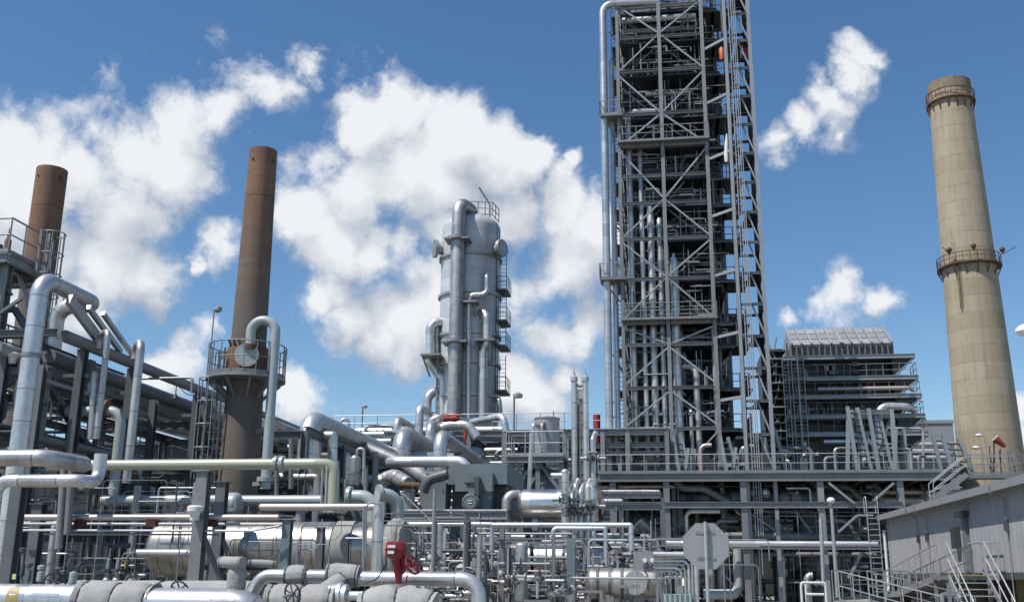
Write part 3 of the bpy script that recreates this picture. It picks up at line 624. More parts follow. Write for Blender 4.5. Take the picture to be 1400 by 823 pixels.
def lift_tower():
    Y0, Y1 = 62.6, 65.4; xa, xb = X(1005.5, 330, Y0), X(1040.5, 330, Y0); zt = TZ + 1; b = V(((xa + xb) / 2, Y0, 0))
    T = thing('lift_tower', 'slim braced steel lift and ladder tower beside the tall process frame', 'lift tower', b)
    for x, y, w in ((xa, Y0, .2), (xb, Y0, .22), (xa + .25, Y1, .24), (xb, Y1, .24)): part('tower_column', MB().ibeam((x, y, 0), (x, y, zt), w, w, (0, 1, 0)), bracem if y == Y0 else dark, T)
    z = Z(640, 1040, Y0); dz = 2.02; i = 0
    while z < zt - dz:
        part('tower_beam', MB().ibeam((xa + .1, Y0, z), (xb - .1, Y0, z), .16, .14), galv, T); part('tower_beam', MB().bar((xa + .2, Y1, z), (xb, Y1, z), .16), dark, T)
        part('tower_beam', MB().bar((xb, Y0, z), (xb, Y1, z), .15), dark, T); part('tower_beam', MB().bar((xa, Y0, z), (xa + .2, Y1, z), .15), dark, T)
        part('tower_brace', MB().bar((xa + .85, Y0 + .05, z + dz - .1), (xb - .08, Y0 + .05, z + .12), .1), bracem, T)
        part('tower_brace', MB().bar((xb, Y0, z), (xb, Y1, z + dz), .1), dark, T)
        if i % 2 == 0: part('landing', MB().box((xa + .75, Y0 + .25, z + .08), (xb - .1, Y1 - .1, z + .12)), dark, T)
        if i % 2 == 0: part('tie_beam', MB().bar((xa, Y0 + .1, z + .3), (TX[2] + .15, 64.0, z + .3), .14, .18), bracem, T)
        z += dz; i += 1
    part('guide_rail', MB().box((xa + .02, Y0 + .4, .5), (xa + .2, Y0 + 1.7, zt - 1)), dark, T)
    for dx in (.30, .46, .60, .72):
        l = MB(); l.bar((xa + dx, Y0 - .16, 4), (xa + dx, Y0 - .16, zt), .05, .07); part('cable_riser', l, galvl, T)
    lf = MB(); ladder(lf, (xa + .38, Y0 - .22, 5), (xa + .38, Y0 - .22, zt), .16, t=.03); part('ladder_frame', lf, galvl, T)
    lf = MB(); ladder(lf, (xa + .66, Y0 - .22, 5), (xa + .66, Y0 - .22, zt), .12, t=.03); part('cable_tray_frame', lf, galvl, T)
    q = V((X(987, 72, 63.2), 63.2, Z(84, 987, 63.2))); m = MB().lathe(q, (0, 0, 1), [(0, .03), (.1, .17), (.85, .21), (1.05, .1), (1.1, .02)], 14)
    o = solo('life_raft_bag', m, orange, 'orange hanging bag between the tall frame and lift tower', 'bag')
    q = V((X(1016, 66, 63.4), 63.4, Z(78, 1016, 63.4))); o = thing('hoist_box', 'red and white hoist box high up in the lift tower', 'hoist', q)
    part('hoist_housing', MB().box(q + V((0, 0, 0)), q + V((.42, .5, .95))), redp, o); part('hoist_panel', MB().box(q + V((-.22, -.05, .15)), q + V((-.005, .45, 1.05))), white, o)
    q = V((X(993, 205, 63.0), 63.0, Z(222, 993, 63.0))); m = MB().sweep([q, q + V((0, 0, .5)), q + V((.05, 0, 1.4)), q + V((.08, 0, 2.0))], [.14, .17, .12, .04], 12)
    solo('white_cover', m, white, 'white cloth bundle hanging by the lift tower half way up', 'cover')
lift_tower()
# ================================================================ heater house on the right of the tower
def heater():
    Y0, Y1 = 84.0, 93.0; b = P(1150, 640, Y0); x0, x1 = X(1079, 560, Y0), X(1228, 560, Y0); xo = X(1250, 540, Y0); zd = Z(645, 1150, 84)
    b.z = 0
    T = thing('heater_house', 'dark stepped heater block with four flared decks and a glazed sloping roof', 'heater building', b)
    zt = Z(487, 1150, Y0)
    part('body', MB().box((x0 + .1, Y0 + .8, 5), (x1 - .2, Y1, zt - .02)), dkp, T)
    # roof house: vertical window strip, sloping glazed roof, gable
    zr, zw = Z(471, 1150, Y0), Z(480, 1150, Y0); yr = Y0 + 3.2; ztop = Z(449, 1150, yr)
    xa, xb = X(1081, 480, Y0), X(1222, 480, Y0); xa2, xb2 = X(1073, 455, yr), X(1208, 452, yr)
    m = MB(); z0 = zt + .05
    m.box((xa, Y0, z0), (xb, Y1, zr)); part('upper_wall', m, galv, T)
    m = MB().add([(xa, Y0 - .05, zr), (xb, Y0 - .05, zr), (xb - .2, yr, ztop), (xa + .2, yr, ztop), (xa, Y1, zr), (xb, Y1, zr)], [(0, 1, 2, 3), (3, 2, 5, 4), (0, 3, 4), (1, 5, 2), (0, 4, 5, 1)]); part('roof', m, bluegrey, T)
    n = 10; 
    nrm = V((0, -(ztop - zr), (yr - Y0 + .05))).normalized()
    for i in range(n):
        f0, f1 = i / n + .012, (i + 1) / n - .012
        for j in range(3):
            g0, g1 = j / 3 + .02, (j + 1) / 3 - .03; A = lambda f, g: V((xa + .1 + (xb - xa - .2) * f, Y0 - .05 + (yr - Y0 + .05) * g, zr + (ztop - zr) * g)) + nrm * .04
            q = [A(f0, g0), A(f1, g0), A(f1, g1), A(f0, g1)]; mm = MB().add(q + [p - nrm * .06 for p in q], [(0, 1, 2, 3), (7, 6, 5, 4), (0, 4, 5, 1), (1, 5, 6, 2), (2, 6, 7, 3), (3, 7, 4, 0)]); part('roof_panel', mm, galvl if (j != 1) else fasc, T)
    for i in range(n + 1):
        f = i / n; a = V((xa + .1 + (xb - xa - .2) * f, Y0 - .1, zr)); c = V((xa + .1 + (xb - xa - .2) * f, yr, ztop)) ; part('roof_rib', MB().bar(a + nrm * .1, c + nrm * .1, .12 if i != 5 else .3, .16), galvl, T)
    w = (xb - xa) / 18
    for i in range(18):
        x = xa + w * (i + .16); part('window', MB().box((x, Y0 - .03, zr - .95), (x + w * .7, Y0 + .05, zr - .15)), black, T)
    # four flared decks
    for j, py in enumerate((487, 516, 541, 568, 592)):
        z = Z(py, 1150, Y0 - .8); xe = xo + j * .12; part('deck_plate', MB().box((x0 - .3, Y0 - .9, z - .2), (xe, Y0 + 1.2, z)), galv, T)
        part('deck_edge', MB().ibeam((x0 - .3, Y0 - .95, z - .1), (xe + .1, Y0 - .95, z - .1), .34, .16), bracem, T)
        part('deck_bracket', MB().add([(xe, Y0 - .8, z - .2), (x1 - .3, Y0 - .8, z - .2), (x1 - .3, Y0 - .8, z - 1.7), (xe, Y0 + .9, z - .2), (x1 - .3, Y0 + .9, z - .2), (x1 - .3, Y0 + .9, z - 1.7)], [(0, 2, 1), (3, 4, 5), (0, 1, 4, 3), (1, 2, 5, 4), (2, 0, 3, 5)]), dark, T)
        part('deck_strut', MB().bar((xe + .05, Y0 - .92, z - .25), (x1 - .2, Y0 - .92, z - 1.75), .12), galv, T)
        if j: part('guardrail_frame', rail(MB(), [(x0 - .25, Y0 - .9, z), (xe, Y0 - .9, z), (xe, Y0 + 1, z)], 1.05, 1.2, .03), galv, T)
        for k in range(26):
            x = R.uniform(x0, x1 - .8); s = R.uniform(.15, .5); zz = z + R.uniform(.1, 1.0)
            if k < 9: part('burner_box', MB().box((x, Y0 + .3, zz + .3), (x + s * 1.3, Y0 + .82, zz + .3 + s * .8)), R.choice((dkp, galv, bluegrey, galvl)), T)
            elif k < 20: part('burner_pipe', MB().tube([(x, Y0 + .2, z), (x, Y0 + .2, z + R.uniform(.5, 1.5)), (x + R.uniform(-.5, .5), Y0 + .8, z + R.uniform(.8, 1.7))], R.choice((.04, .06, .09))), R.choice((dkp, galv, galv, galvl)), T)
            else: part('wall_post', MB().bar((x, Y0 + .74, z), (x, Y0 + .74, z + 1.5), .12), dkp, T)
    k = Y0 / 1400
    def hp(pts, r, m): part('transfer_pipe', MB().tube([P(a, c, Y0 + d) for a, c, d in pts], r * k, r * k * 2.6), m, T)
    hp([(1118, 532, -1.4), (1243, 530, -1.4), (1247, 533, 1)], 2.6, brown)
    hp([(1201, 622, -1.4), (1201, 555, -1.4), (1240, 556, -1.3), (1250, 560, 1)], 5.2, clad); hp([(1196, 640, -2), (1196, 606, -2), (1178, 604, -2), (1178, 645, -2)], 4.6, clad)
    hp([(1126, 604, -1.6), (1200, 603, -1.6)], 3.0, clad3); hp([(1100, 604, -1.6), (1102, 645, -1.6)], 2.4, galvl); hp([(1215, 585, -1.4), (1262, 586, -1.4), (1262, 640, -1.4)], 1.6, galvl)
    lm = MB(); a = P(1079, 488, Y0 - 1.2); c = P(1079, 645, Y0 - 1.2)
    for dx in (-.35, .35, .85): part('ladder_frame', ladder(MB(), (a.x + dx, a.y, c.z), (a.x + dx, a.y, a.z), .45, t=.05), galvl, T)
    # dark annex between tower and house
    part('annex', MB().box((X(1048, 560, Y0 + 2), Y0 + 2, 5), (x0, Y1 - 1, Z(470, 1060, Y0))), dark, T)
    for i in range(14):
        z = Z(620 - i * 11, 1060, Y0); part('annex_floor', MB().box((X(1046, 560, Y0) + R.random() * .6, Y0 + .6, z - .08), (x0 + .1, Y0 + 2, z + .04)), galv if i % 3 == 0 else dark, T)
        part('small_pipe', MB().tube([(X(1050 + 20 * R.random(), 560, Y0), Y0 + .8, z), (X(1052 + 20 * R.random(), 560, Y0), Y0 + .8, z + R.uniform(.5, 1.8))], .06), galv, T)
heater()
# back building beyond the deck
def back_building():
    Y = 116; a, c = P(1240, 576, Y), P(1309, 640, Y)
    T = thing('panel_building', 'plain pale grey panelled hall partly hidden behind the heater block', 'building', V(((a.x + c.x) / 2, Y, 0)))
    part('wall', MB().box((a.x - 4, Y, 0), (c.x, Y + 14, a.z)), shingle, T); part('roof_trim', MB().box((a.x - 4.1, Y - .12, a.z - .25), (c.x + .1, Y - .003, a.z + .1)), fasc, T)
    for i in range(3):
        z = Z(605 + i * 9, 1280, Y - 2); part('wall_pipe', MB().tube([(a.x - 2, Y - .4, z), (c.x - .3, Y - .4, z)], .25), galvl, T)
back_building()
# long dark shed added as the darkness low behind the racks, hiding bright sky
def backdrop():
    Y = 99; T = thing('dark_backdrop', 'long dark grey shed added for darkness behind the pipe racks', 'backdrop', V((-12, Y, 0)))
    a = X(330, 600, Y); c = X(1246, 600, Y); z = Z(604, 700, Y)
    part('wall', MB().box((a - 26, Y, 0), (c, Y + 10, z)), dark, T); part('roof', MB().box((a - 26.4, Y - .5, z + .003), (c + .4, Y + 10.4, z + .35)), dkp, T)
    for i in range(16): x = a - 20 + i * (c - a + 19) / 15; part('backdrop_rib', MB().box((x, Y - .25, 0), (x + .3, Y - .003, z - .1)), dkp, T)
backdrop()
# ================================================================ pipe + valve helpers
QUEUE = []
def pipe(label, pts, r, m, group=None, bend=None, name='pipe', fl=(), fm=None, cat='pipe', n=None, now=False):
    if group and not now: QUEUE.append((label, [V(p) for p in pts], r, m, group, bend, n)); return None
    mb = MB(); mb.tube(pts, r, bend, n); a = V(pts[0])
    o = bpy.data.objects.new(name, mesh_of(name, mb, m, a)); C.objects.link(o); o.location = a; OFF[o.name] = a; tag(o, label, cat, group)
    for c, ax in fl: part('flange', MB().flange(c, ax, r), fm or m, o)
    return o
def flush_pipes(limit):
    """the repeats that show largest become pipes of their own, the rest one mass of small piping"""
    bpy.context.view_layer.update(); dg = bpy.context.evaluated_depsgraph_get(); sc = bpy.context.scene; rows = []
    for q in QUEUE:
        pts, r = q[1], q[2]; see = 0.0; tot = 0
        for a, b in zip(pts, pts[1:]):
            for k in range(6):
                p = a.lerp(b, (k + .5) / 6); x, y = to_px(p); L = (b - a).length / 6; dist = (p - EYE).length
                if (p - EYE).dot(_f) < 1 or not (0 < x < 1400 and 0 < y < 823): continue
                d = (EYE - p).normalized(); hit = sc.ray_cast(dg, p + d * (r + .03), d, distance=dist - r - .2)[0]
                if not hit: see += L * r * 2 / dist ** 2
        rows.append((see, q))
    rows.sort(key=lambda t: -t[0]); rest = {}
    for i, (see, (label, pts, r, m, group, bend, n)) in enumerate(rows):
        if i < limit and see > 0: pipe(label, pts, r, m, group, bend, n=n, now=True)
        else: rest.setdefault(m.name, (m, MB()))[1].tube(pts, r, bend, n)
    if rest:
        root = thing('small_piping', None, None, V((-5, 40, 0))); root['kind'] = 'stuff'; root['label'] = 'mass of small half hidden piping in the shade of racks and skids'
        for k, (m, mb) in rest.items(): o = part('small_piping', mb, m, root); o['kind'] = 'stuff'
def valve_proto():
    T = thing('gate_valve', 'small grey gate valve with round handwheel on low piping', 'valve', (0, 0, 0), 'small gate valves on the low piping')
    part('valve_body', MB().lathe((-.17, 0, 0), (1, 0, 0), [(0, .10), (.035, .10), (.035, .055), (.10, .07), (.17, .085), (.24, .07), (.305, .055), (.305, .10), (.34, .10)], 14), galv, T)
    part('bonnet', MB().lathe((0, 0, .04), (0, 0, 1), [(0, .055), (.07, .05), (.07, .085), (.10, .085), (.10, .05), (.22, .03), (.40, .018), (.40, .001)], 12), dkp, T)
    h = MB(); h.ring((0, 0, .36), (0, 0, 1), .13, .013, 20, 6); h.bar((-.13, 0, .36), (.13, 0, .36), .016); h.bar((0, -.13, .36), (0, .13, .36), .016); part('handwheel', h, dkp, T)
    for x in (-.27, .27): part('pipe_stub', MB().cyl((x - .1, 0, 0), (x + .1, 0, 0), .05), galvl, T)
    return T
VALVE = valve_proto(); _vused = [False]
VK = [o for o in C.objects if o.parent == VALVE]
def valve(p, s=1.0, rz=0.0, tilt=0.0):
    if not _vused[0]: o = VALVE; _vused[0] = True
    else:
        o = VALVE.copy(); C.objects.link(o)
        for k in VK: c = k.copy(); C.objects.link(c); c.parent = o
    o.location = p; o.scale = (s, s, s); o.rotation_euler = (tilt, 0, rz); return o
def elbowed(xa, xb, y, z, r, m, za=None, zb=None, label='', group=None, dy=0):
    pts = []
    if za is not None: pts.append((xa, y, za))
    pts += [(xa, y, z), (xb, y, z)]
    if zb is not None: pts.append((xb, y + dy, zb))
    return pipe(label, pts, r, m, group)
framem = mat('pale_blue_grey_frame', (.27, .315, .33), .1, .45, .25, (.18, .21, .22), .08)
# ================================================================ the deck with its storeys
YD = 62.0
def deck():
    zd = Z(648, 1050, YD); x0, x1 = X(818, 645, YD), X(1312, 645, YD); Y1 = 80.0
    T = thing('process_deck', 'long steel process deck on columns carrying the tower and heater block', 'steel deck', V(((x0 + x1) / 2, YD, 0)))
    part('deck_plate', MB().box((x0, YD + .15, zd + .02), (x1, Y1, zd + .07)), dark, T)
    part('edge_beam', MB().ibeam((x0, YD, zd - .16), (x1, YD, zd - .16), .5, .3), galv, T)
    part('edge_strip', MB().box((x0, YD - .14, zd + .095), (x1, YD - .10, zd + .23)), galv, T)
    for y in (YD + 6, YD + 12, Y1): part('cross_beam', MB().ibeam((x0, y, zd - .2), (x1, y, zd - .2), .5, .3), dark, T)
    n = 21
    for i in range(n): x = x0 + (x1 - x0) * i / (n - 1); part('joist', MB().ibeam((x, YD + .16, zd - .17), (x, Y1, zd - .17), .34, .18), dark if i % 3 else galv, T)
    cols = [X(p, 700, YD) for p in (838, 912, 1018, 1124, 1234)]
    for x in cols:
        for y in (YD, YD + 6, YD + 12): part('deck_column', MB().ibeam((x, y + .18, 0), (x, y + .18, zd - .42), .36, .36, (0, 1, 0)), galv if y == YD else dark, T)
    for py in (690, 746):
        z = Z(py, 1050, YD)
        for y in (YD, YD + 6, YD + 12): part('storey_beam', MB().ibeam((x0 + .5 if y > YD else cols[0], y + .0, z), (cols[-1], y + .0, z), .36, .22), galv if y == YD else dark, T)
        for x in cols: part('storey_beam', MB().ibeam((x + .01, YD + .4, z - .01), (x + .01, YD + 12, z - .01), .3, .2), dark, T)
    def br(a, b, c, d, w=.15): part('knee_brace', MB().bar(P(a, b, YD - .2), P(c, d, YD - .2), w, w * .8), bracem, T)
    br(1133, 660, 1168, 688); br(1222, 660, 1194, 684); br(1146, 727, 1172, 704); br(1172, 704, 1194, 704); br(1178, 755, 1160, 790, .2)
    part('guardrail_frame', rail(MB(), [(x0, YD - .05, zd + .07), (x1, YD - .05, zd + .07)], 1.12, 1.35, .026, toe=False), galvl, T)
    for p in (1100,): pass
    # slatted wind frames leaning on the deck
    for p, w, h, s in ((846, .62, 56, 1), (926, .6, 50, 1), (938, .5, 36, -1), (990, .6, 50, 1), (1003, .5, 36, -1), (1052, .9, 62, 1), (1160, .8, 72, -1), (1168, .8, 88, 1), (1198, .8, 86, 1), (1226, .7, 60, -1), (1286, .9, 52, 1), (1296, 1.2, 46, 1)):
        x = X(p, 640, YD + 1.0); H = h * YD / 1400 * 1.02; y = YD + R.uniform(.5, 1.4)
        q0, q1 = V((x + .12 * s, y, zd + .07)), V((x - .18 * s, y + .05, zd + .07 + H)); q2, q3 = V((x + .12 * s + w * 1.1, y + .5, zd + .07)), V((x - .18 * s + w * .8, y + .5, zd + .07 + H))
        F = thing('slatted_frame', 'leaning slatted steel frame standing on the long process deck', 'slatted frame', q0, 'slatted frames on the deck')
        part('front_post', MB().bar(q0, q1, .2, .24, (0, 1, 0)), framem, F); part('rear_post', MB().bar(q2, q3, .2, .24, (0, 1, 0)), framem, F)
        m = MB(); k = int(H / .34)
        for i in range(1, k): a, b = q0.lerp(q1, i / k), q2.lerp(q3, i / k); m.bar(a, b, .16, .04, (0, .5, 1))
        part('slat', m, galv, F)
    G2 = thing('deck_portal', 'light grey portal frame with crossed braces standing before the heater block', 'portal frame', P(1186, 645, YD + 1.2)); g0, g1 = X(1166, 600, YD + 1.2), X(1222, 600, YD + 1.2); gz = Z(560, 1190, YD + 1.2)
    for x in (g0, g1): part('portal_post', MB().ibeam((x, YD + 1.2, zd + .07), (x, YD + 1.2, gz), .24, .24, (0, 1, 0)), bracem, G2)
    part('portal_beam', MB().ibeam((g0 + .12, YD + 1.2, gz - .15), (g1 - .12, YD + 1.2, gz - .15), .26, .2), bracem, G2)
    for a, c in (((g0 + .1, gz - .4), (g1 - .4, zd + .3)), ((g1 - .1, gz - .6), (g0 + 1.0, zd + .1))): part('portal_brace', MB().bar((a[0], YD + 1.25 + (.15 if a[0] > g0 + 1 else 0), a[1]), (c[0], YD + 1.25 + (.15 if a[0] > g0 + 1 else 0), c[1]), .12), galv, G2)
    for i, (p, h, e) in enumerate(((868, 30, 1), (884, 34, -1), (912, 40, 1), (958, 42, 1), (974, 26, 1), (1032, 28, -1), (1064, 36, 1), (1098, 32, 1), (1112, 40, -1), (1128, 26, 1), (1142, 38, 1), (1214, 44, 1), (1244, 36, -1), (1262, 30, 1), (1016, 44, 1), (896, 24, 1), (1080, 22, -1), (1180, 24, 1))):
        x = X(p, 640, YD + 2); H = h * YD / 1400; r = R.choice((.1, .14, .18)); y = YD + R.uniform(1.2, 3.2)
        pipe('short elbowed riser pipe standing upright on the process deck', [(x, y, zd + .07), (x, y, zd + H), (x + e * R.uniform(.5, 1.6), y + R.uniform(-.1, .6), zd + H + .02)], r, R.choice((clad2, galv, galvl, palep, brown)), 'elbowed riser pipes on the deck')
    # upper gallery at the west end of the deck, in front of the tower foot
    zt = Z(588, 830, YD + .5)
    G = thing('pipe_gallery', 'small open steel gallery over the deck end before the tower foot', 'gallery', V((x0 + 2, YD + .5, zd)))
    xa, xb, xc, xd = (X(p, 610, YD + .5) for p in (770, 824, 858, 912))
    for x in (xb, xc, xd): part('gallery_column', MB().ibeam((x, YD + .5, zd + .07), (x, YD + .5, zt), .26, .26, (0, 1, 0)), galv, G)
    for dz in (0, -.75, -1.25): part('gallery_beam', MB().ibeam((xa, YD + .5 + (.2 if dz else 0), zt - .15 + dz), (xd, YD + .5 + (.2 if dz else 0), zt - .15 + dz), .34 if dz > -1 else .2, .24), galv, G)
    part('gallery_plate', MB().box((xa, YD + .3, zt + .04), (xd, YD + 4, zt + .09)), galvl, G)
    part('gallery_column', MB().ibeam((xa + .2, YD + .5, 0), (xa + .2, YD + .5, zt - .35), .24, .24, (0, 1, 0)), galv, G)
    # pipes lying on the storeys
    def store(py, Ya, pxa, pxb, r_px, m, lab, pts_after=()):
        a, b = P(pxa, py, Ya), P(pxb, py, Ya); b.z = a.z
        return pipe(lab, [a, b], r_px * Ya / 1400, m)
    o = store(681, YD + 2.2, 926, 1164, 9, dkp, 'thick dark banded pipe lying under the process deck')
    for p in (938, 958, 1000, 1066, 1082, 1108): q = P(p, 682, YD + 2.2); q.z = OFF[o.name].z; part('pipe_band', MB().lathe(q, (1, 0, 0), [(0, .395), (0, .46), (.5, .46), (.5, .395)], 24), R.choice((galv, bluegrey, dark)), o)
    store(742, YD - .6, 864, 1200, 3.6, clad3, 'long bright pipe along the lower storey beam of the deck')
    store(756, YD + 1.4, 864, 1200, 3, galv, 'dull steel pipe just below the lower storey of the deck')
    store(690, YD + 1.2, 862, 1016, 4, galvl, 'pale pipe resting level on the middle storey of the deck')
    o = store(684, YD + 3, 1190, 1258, 7, clad2, 'short clad pipe near the ladder under the deck end')
    pipe('dark inclined duct under the deck with a bare end', [P(871, 712, YD + 1), P(898, 734, YD + 1.5)], .42, bluegrey)
    # big vertical duct with pale curved bands
    x = X(1104, 740, YD + 3); v = pipe('thick vertical dark duct with pale arched bands under the deck', [(x, YD + 3, .3), (x, YD + 3, Z(700, 1104, YD + 3))], .62, dkp)
    for py in (722, 730, 738, 772, 780): part('duct_band', MB().lathe((x, YD + 3, Z(py, 1104, YD + 3)), (0, 0, 1), [(0, .62), (0, .65), (.13, .65), (.13, .62)], 28), galv, v)
    pipe('silver elbowed drop pipe beneath the lower storey', [P(1058, 749, YD + 1.6), P(1066, 749, YD + 1.6), P(1070, 830, YD + 1.6)], .26, clad)
    pipe('stout pale drop pipe with a turned foot behind the blank road sign', [P(1009, 750, YD + .8), P(1010, 800, YD + .8), P(1006, 812, YD + .8), P(962, 812, YD + .8)], .3, palep, bend=.5)
    pipe('rust tinted vertical pipe behind the blank road sign', [P(972, 760, YD + 1), P(973, 822, YD + 1)], .2, brown)
    pipe('second slim riser pipe behind the blank road sign', [P(985, 765, YD + 1.5), P(986, 822, YD + 1.5)], .24, galvl)
    # dense small piping of the three storeys
    g = 'tangled small pipes under the process deck'; lb = 'thin pipe in the shaded tangle under the process deck'
    for s, (p0, p1) in enumerate(((650, 688), (692, 742), (750, 830))):
        for i in range(46):
            y = YD + R.uniform(1.0, 11); x = R.uniform(cols[0] - 1.5, x1 - .5); za, zb = Z(p1, 1050, y), Z(p0, 1050, y); za = max(za, .1); r = R.choice((.05, .07, .1, .15, .22)); m = R.choice((clad2, galv, dkp, palep, clad, brown, galv))
            zz = R.uniform(za + .15, zb - .2)
            k = R.random()
            if k < .4: pts = [(x, y, za), (x, y, zz), (x + R.uniform(-2.5, 2.5), y, zz)]
            elif k < .7: pts = [(x, y, zb), (x, y, zz), (x + R.uniform(.6, 3), y, zz), (x + 3.2, y, za)]
            else: pts = [(x - 2, y, zz), (x + R.uniform(0, 4), y, zz), (x + 4.3, y + .8, zz)]
            pipe(lb, pts, r, m, g)
        for i in range(9): x = R.uniform(cols[0], x1 - 1); y = YD + R.uniform(.8, 3.5); valve((x, y, Z((p0 + p1) / 2 + 6, 1050, y)), R.uniform(1.6, 2.6), R.uniform(0, 3))
    g = 'dark vessels under the process deck'
    for i in range(9):
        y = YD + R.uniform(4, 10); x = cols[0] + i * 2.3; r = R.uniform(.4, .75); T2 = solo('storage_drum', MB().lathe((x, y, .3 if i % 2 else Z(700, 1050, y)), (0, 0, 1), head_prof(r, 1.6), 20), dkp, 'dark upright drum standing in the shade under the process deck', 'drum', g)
    return cols, zd
DCOL, DZ = deck()
def deck_ladder():
    a, b = P(1190, 686, YD - .5), P(1203, 800, YD - .5)
    T = thing('fixed_ladder', 'pale steel ladder rising to the middle storey beside the sloped grey wall', 'ladder', V((b.x, b.y, .02)))
    x = (a.x + b.x) / 2 - .05; part('ladder_frame', ladder(MB(), (x, YD - .7, .02), (x, YD - .7, a.z), .62, t=.045), galvl, T)
    q = V((x, YD - .7, a.z)); part('grab_rail', MB().tube([q + V((-.31, 0, -.3)), q + V((-.31, 0, .3)), q + V((-.31, .6, .3)), q + V((-.31, .6, -.6))], .03, .15), galvl, T)
    part('grab_rail', MB().tube([q + V((.31, 0, -.3)), q + V((.31, 0, .3)), q + V((.31, .6, .3)), q + V((.31, .6, -.6))], .03, .15), galvl, T)
deck_ladder()
def deck_stair():
    Y = YD - 1.2; a, b = P(1322, 648, Y), P(1278, 684, Y)
    T = thing('deck_stair', 'steel stair flight coming down from the deck end above the grey building', 'stair', V((b.x, Y, b.z)))
    for dy in (0, 1.0): part('stringer', MB().bar(a + V((0, dy, 0)), b + V((0, dy, 0)), .08, .28, (0, 0, 1)), galv, T)
    for i in range(9): q = a.lerp(b, (i + .5) / 9); part('tread', MB().box(q + V((-.14, .05, -.02)), q + V((.14, .95, .02))), galvl, T)
    for dy in (0, 1.0): part('handrail', MB().tube([a + V((2.6, dy, 1.0)), a + V((0, dy, 1.0)), b + V((0, dy, 1.0)), b + V((0, dy, .05))], .03, .2), galvl, T); part('handrail', MB().tube([a + V((2.6, dy, .5)), a + V((0, dy, .5)), b + V((0, dy, .5))], .025, .2), galvl, T)
    c = a + V((3.0, 0, 0)); part('landing', MB().box(a + V((0, 0, -.22)), c + V((.2, 1.1, -.02))), galv, T); part('landing_guardrail_frame', rail(MB(), [a + V((.1, 0, 0)), c + V((.1, 0, 0)), c + V((.1, 1.1, 0))], 1.1, .7, .025), galv, T)
    for i in range(9): x = a.x + .4 + R.random() * 2.3; part('instrument_stand', MB().cyl((x, Y + R.random(), a.z), (x, Y + R.random(), a.z + R.uniform(.8, 1.7)), .03), dark, T)
deck_stair()
# ================================================================ grey module building
def building():
    XW = 10.9; y0, y1 = 24.0, 52.6; zb, zt = 1.90, 4.56
    T = thing('grey_module_building', 'windowless grey module building raised on piers with an overhanging roof edge', 'building', V((16, 40, 0)))
    m = MB(); # ribbed wall: shallow trapezoid corrugation as one sheet
    ys = []; y = y0
    while y < y1: ys += [(y, 0), (y + .40, 0), (y + .42, .004), (y + .44, .004)]; y += .46
    vs = [(XW - d, yy, z) for z in (zb, zt) for yy, d in ys]; k = len(ys)
    m.add(vs, [(i, i + 1, k + i + 1, k + i) for i in range(k - 1)]); part('ribbed_wall', m, panel, T, ang=20)
    part('core_wall', MB().box((XW + .03, y0, zb), (XW + 11, y1, zt)), panel, T)
    part('floor_frame', MB().box((XW - .03, y0, zb - .22), (XW + 11, y1 + .02, zb - .002)), dkp, T)
    part('roof', MB().box((XW - .42, y0 - .3, zt + .003), (XW + 11.3, y1 + .3, zt + .06)), fasc, T)
    part('roof_trim', MB().box((XW - .45, y0 - .3, zt - .17), (XW - .423, y1 + .3, zt + .09)), fasc, T)
    part('end_trim', MB().box((XW - .02, y1 + .003, zb), (XW + .16, y1 + .05, zt)), fasc, T)
    # fittings along the wall
    q = lambda px, py: (lambda d: EYE + d * ((XW - .05) / d.x))(ray(px, py))
    a, b = q(1308, 698), q(1318, 786)
    part('junction_box', MB().box((XW - .22, a.y, q(1312, 730).z - .5), (XW - .02, a.y + .55, q(1312, 730).z + .25)), dkp, T)
    part('cable_duct', MB().box((XW - .16, a.y - 1.1, zb), (XW - .02, a.y - .8, zt - .5)), bluegrey, T)
    part('wall_lamp', MB().box((XW - .38, a.y - 1.35, zt - .72), (XW - .02, a.y - .75, zt - .52)), dark, T)
    for (px, py, t_, b_) in ((1372, 676, zt - .1, 1.0), (1252, 690, zt - .1, 2.0), (1264, 690, zt - .1, 2.0)):
        w = q(px, py); part('conduit', MB().tube([(XW - .5, w.y, zt + .12), (XW - .5, w.y, zt - .2), (XW - .07, w.y, zt - .35), (XW - .07, w.y, b_)], .022, .1), galv, T)
        part('conduit_box', MB().box((XW - .14, w.y - .05, zt - 1.4), (XW - .025, w.y + .07, zt - 1.05)), dkp, T)
    w = q(1212, 740); part('downpipe', MB().tube([(XW - .12, w.y, zt - .6), (XW - .12, w.y, 1.2), (XW - .3, w.y, .9), (XW - .3, w.y, .2)], .07, .15), white, T)
    for yy in (30.5, 36.3, 43, 51.5):
        for xx in (XW + .9, XW + 6): part('pier', MB().box((xx - .35, yy - .35, .0), (xx + .35, yy + .35, zb - .225)), conc2 if yy != 36.3 or xx > 15 else piery, T)
    part('underfloor_wall', MB().box((XW + 2.6, y0 + 1, 0), (XW + 2.9, y1 - 1, zb - .225)), dark, T)
piery = mat('cream_pier_paint', (.52, .45, .20), 0, .8, .45, (.35, .28, .12), .02, streak=.3)
building()
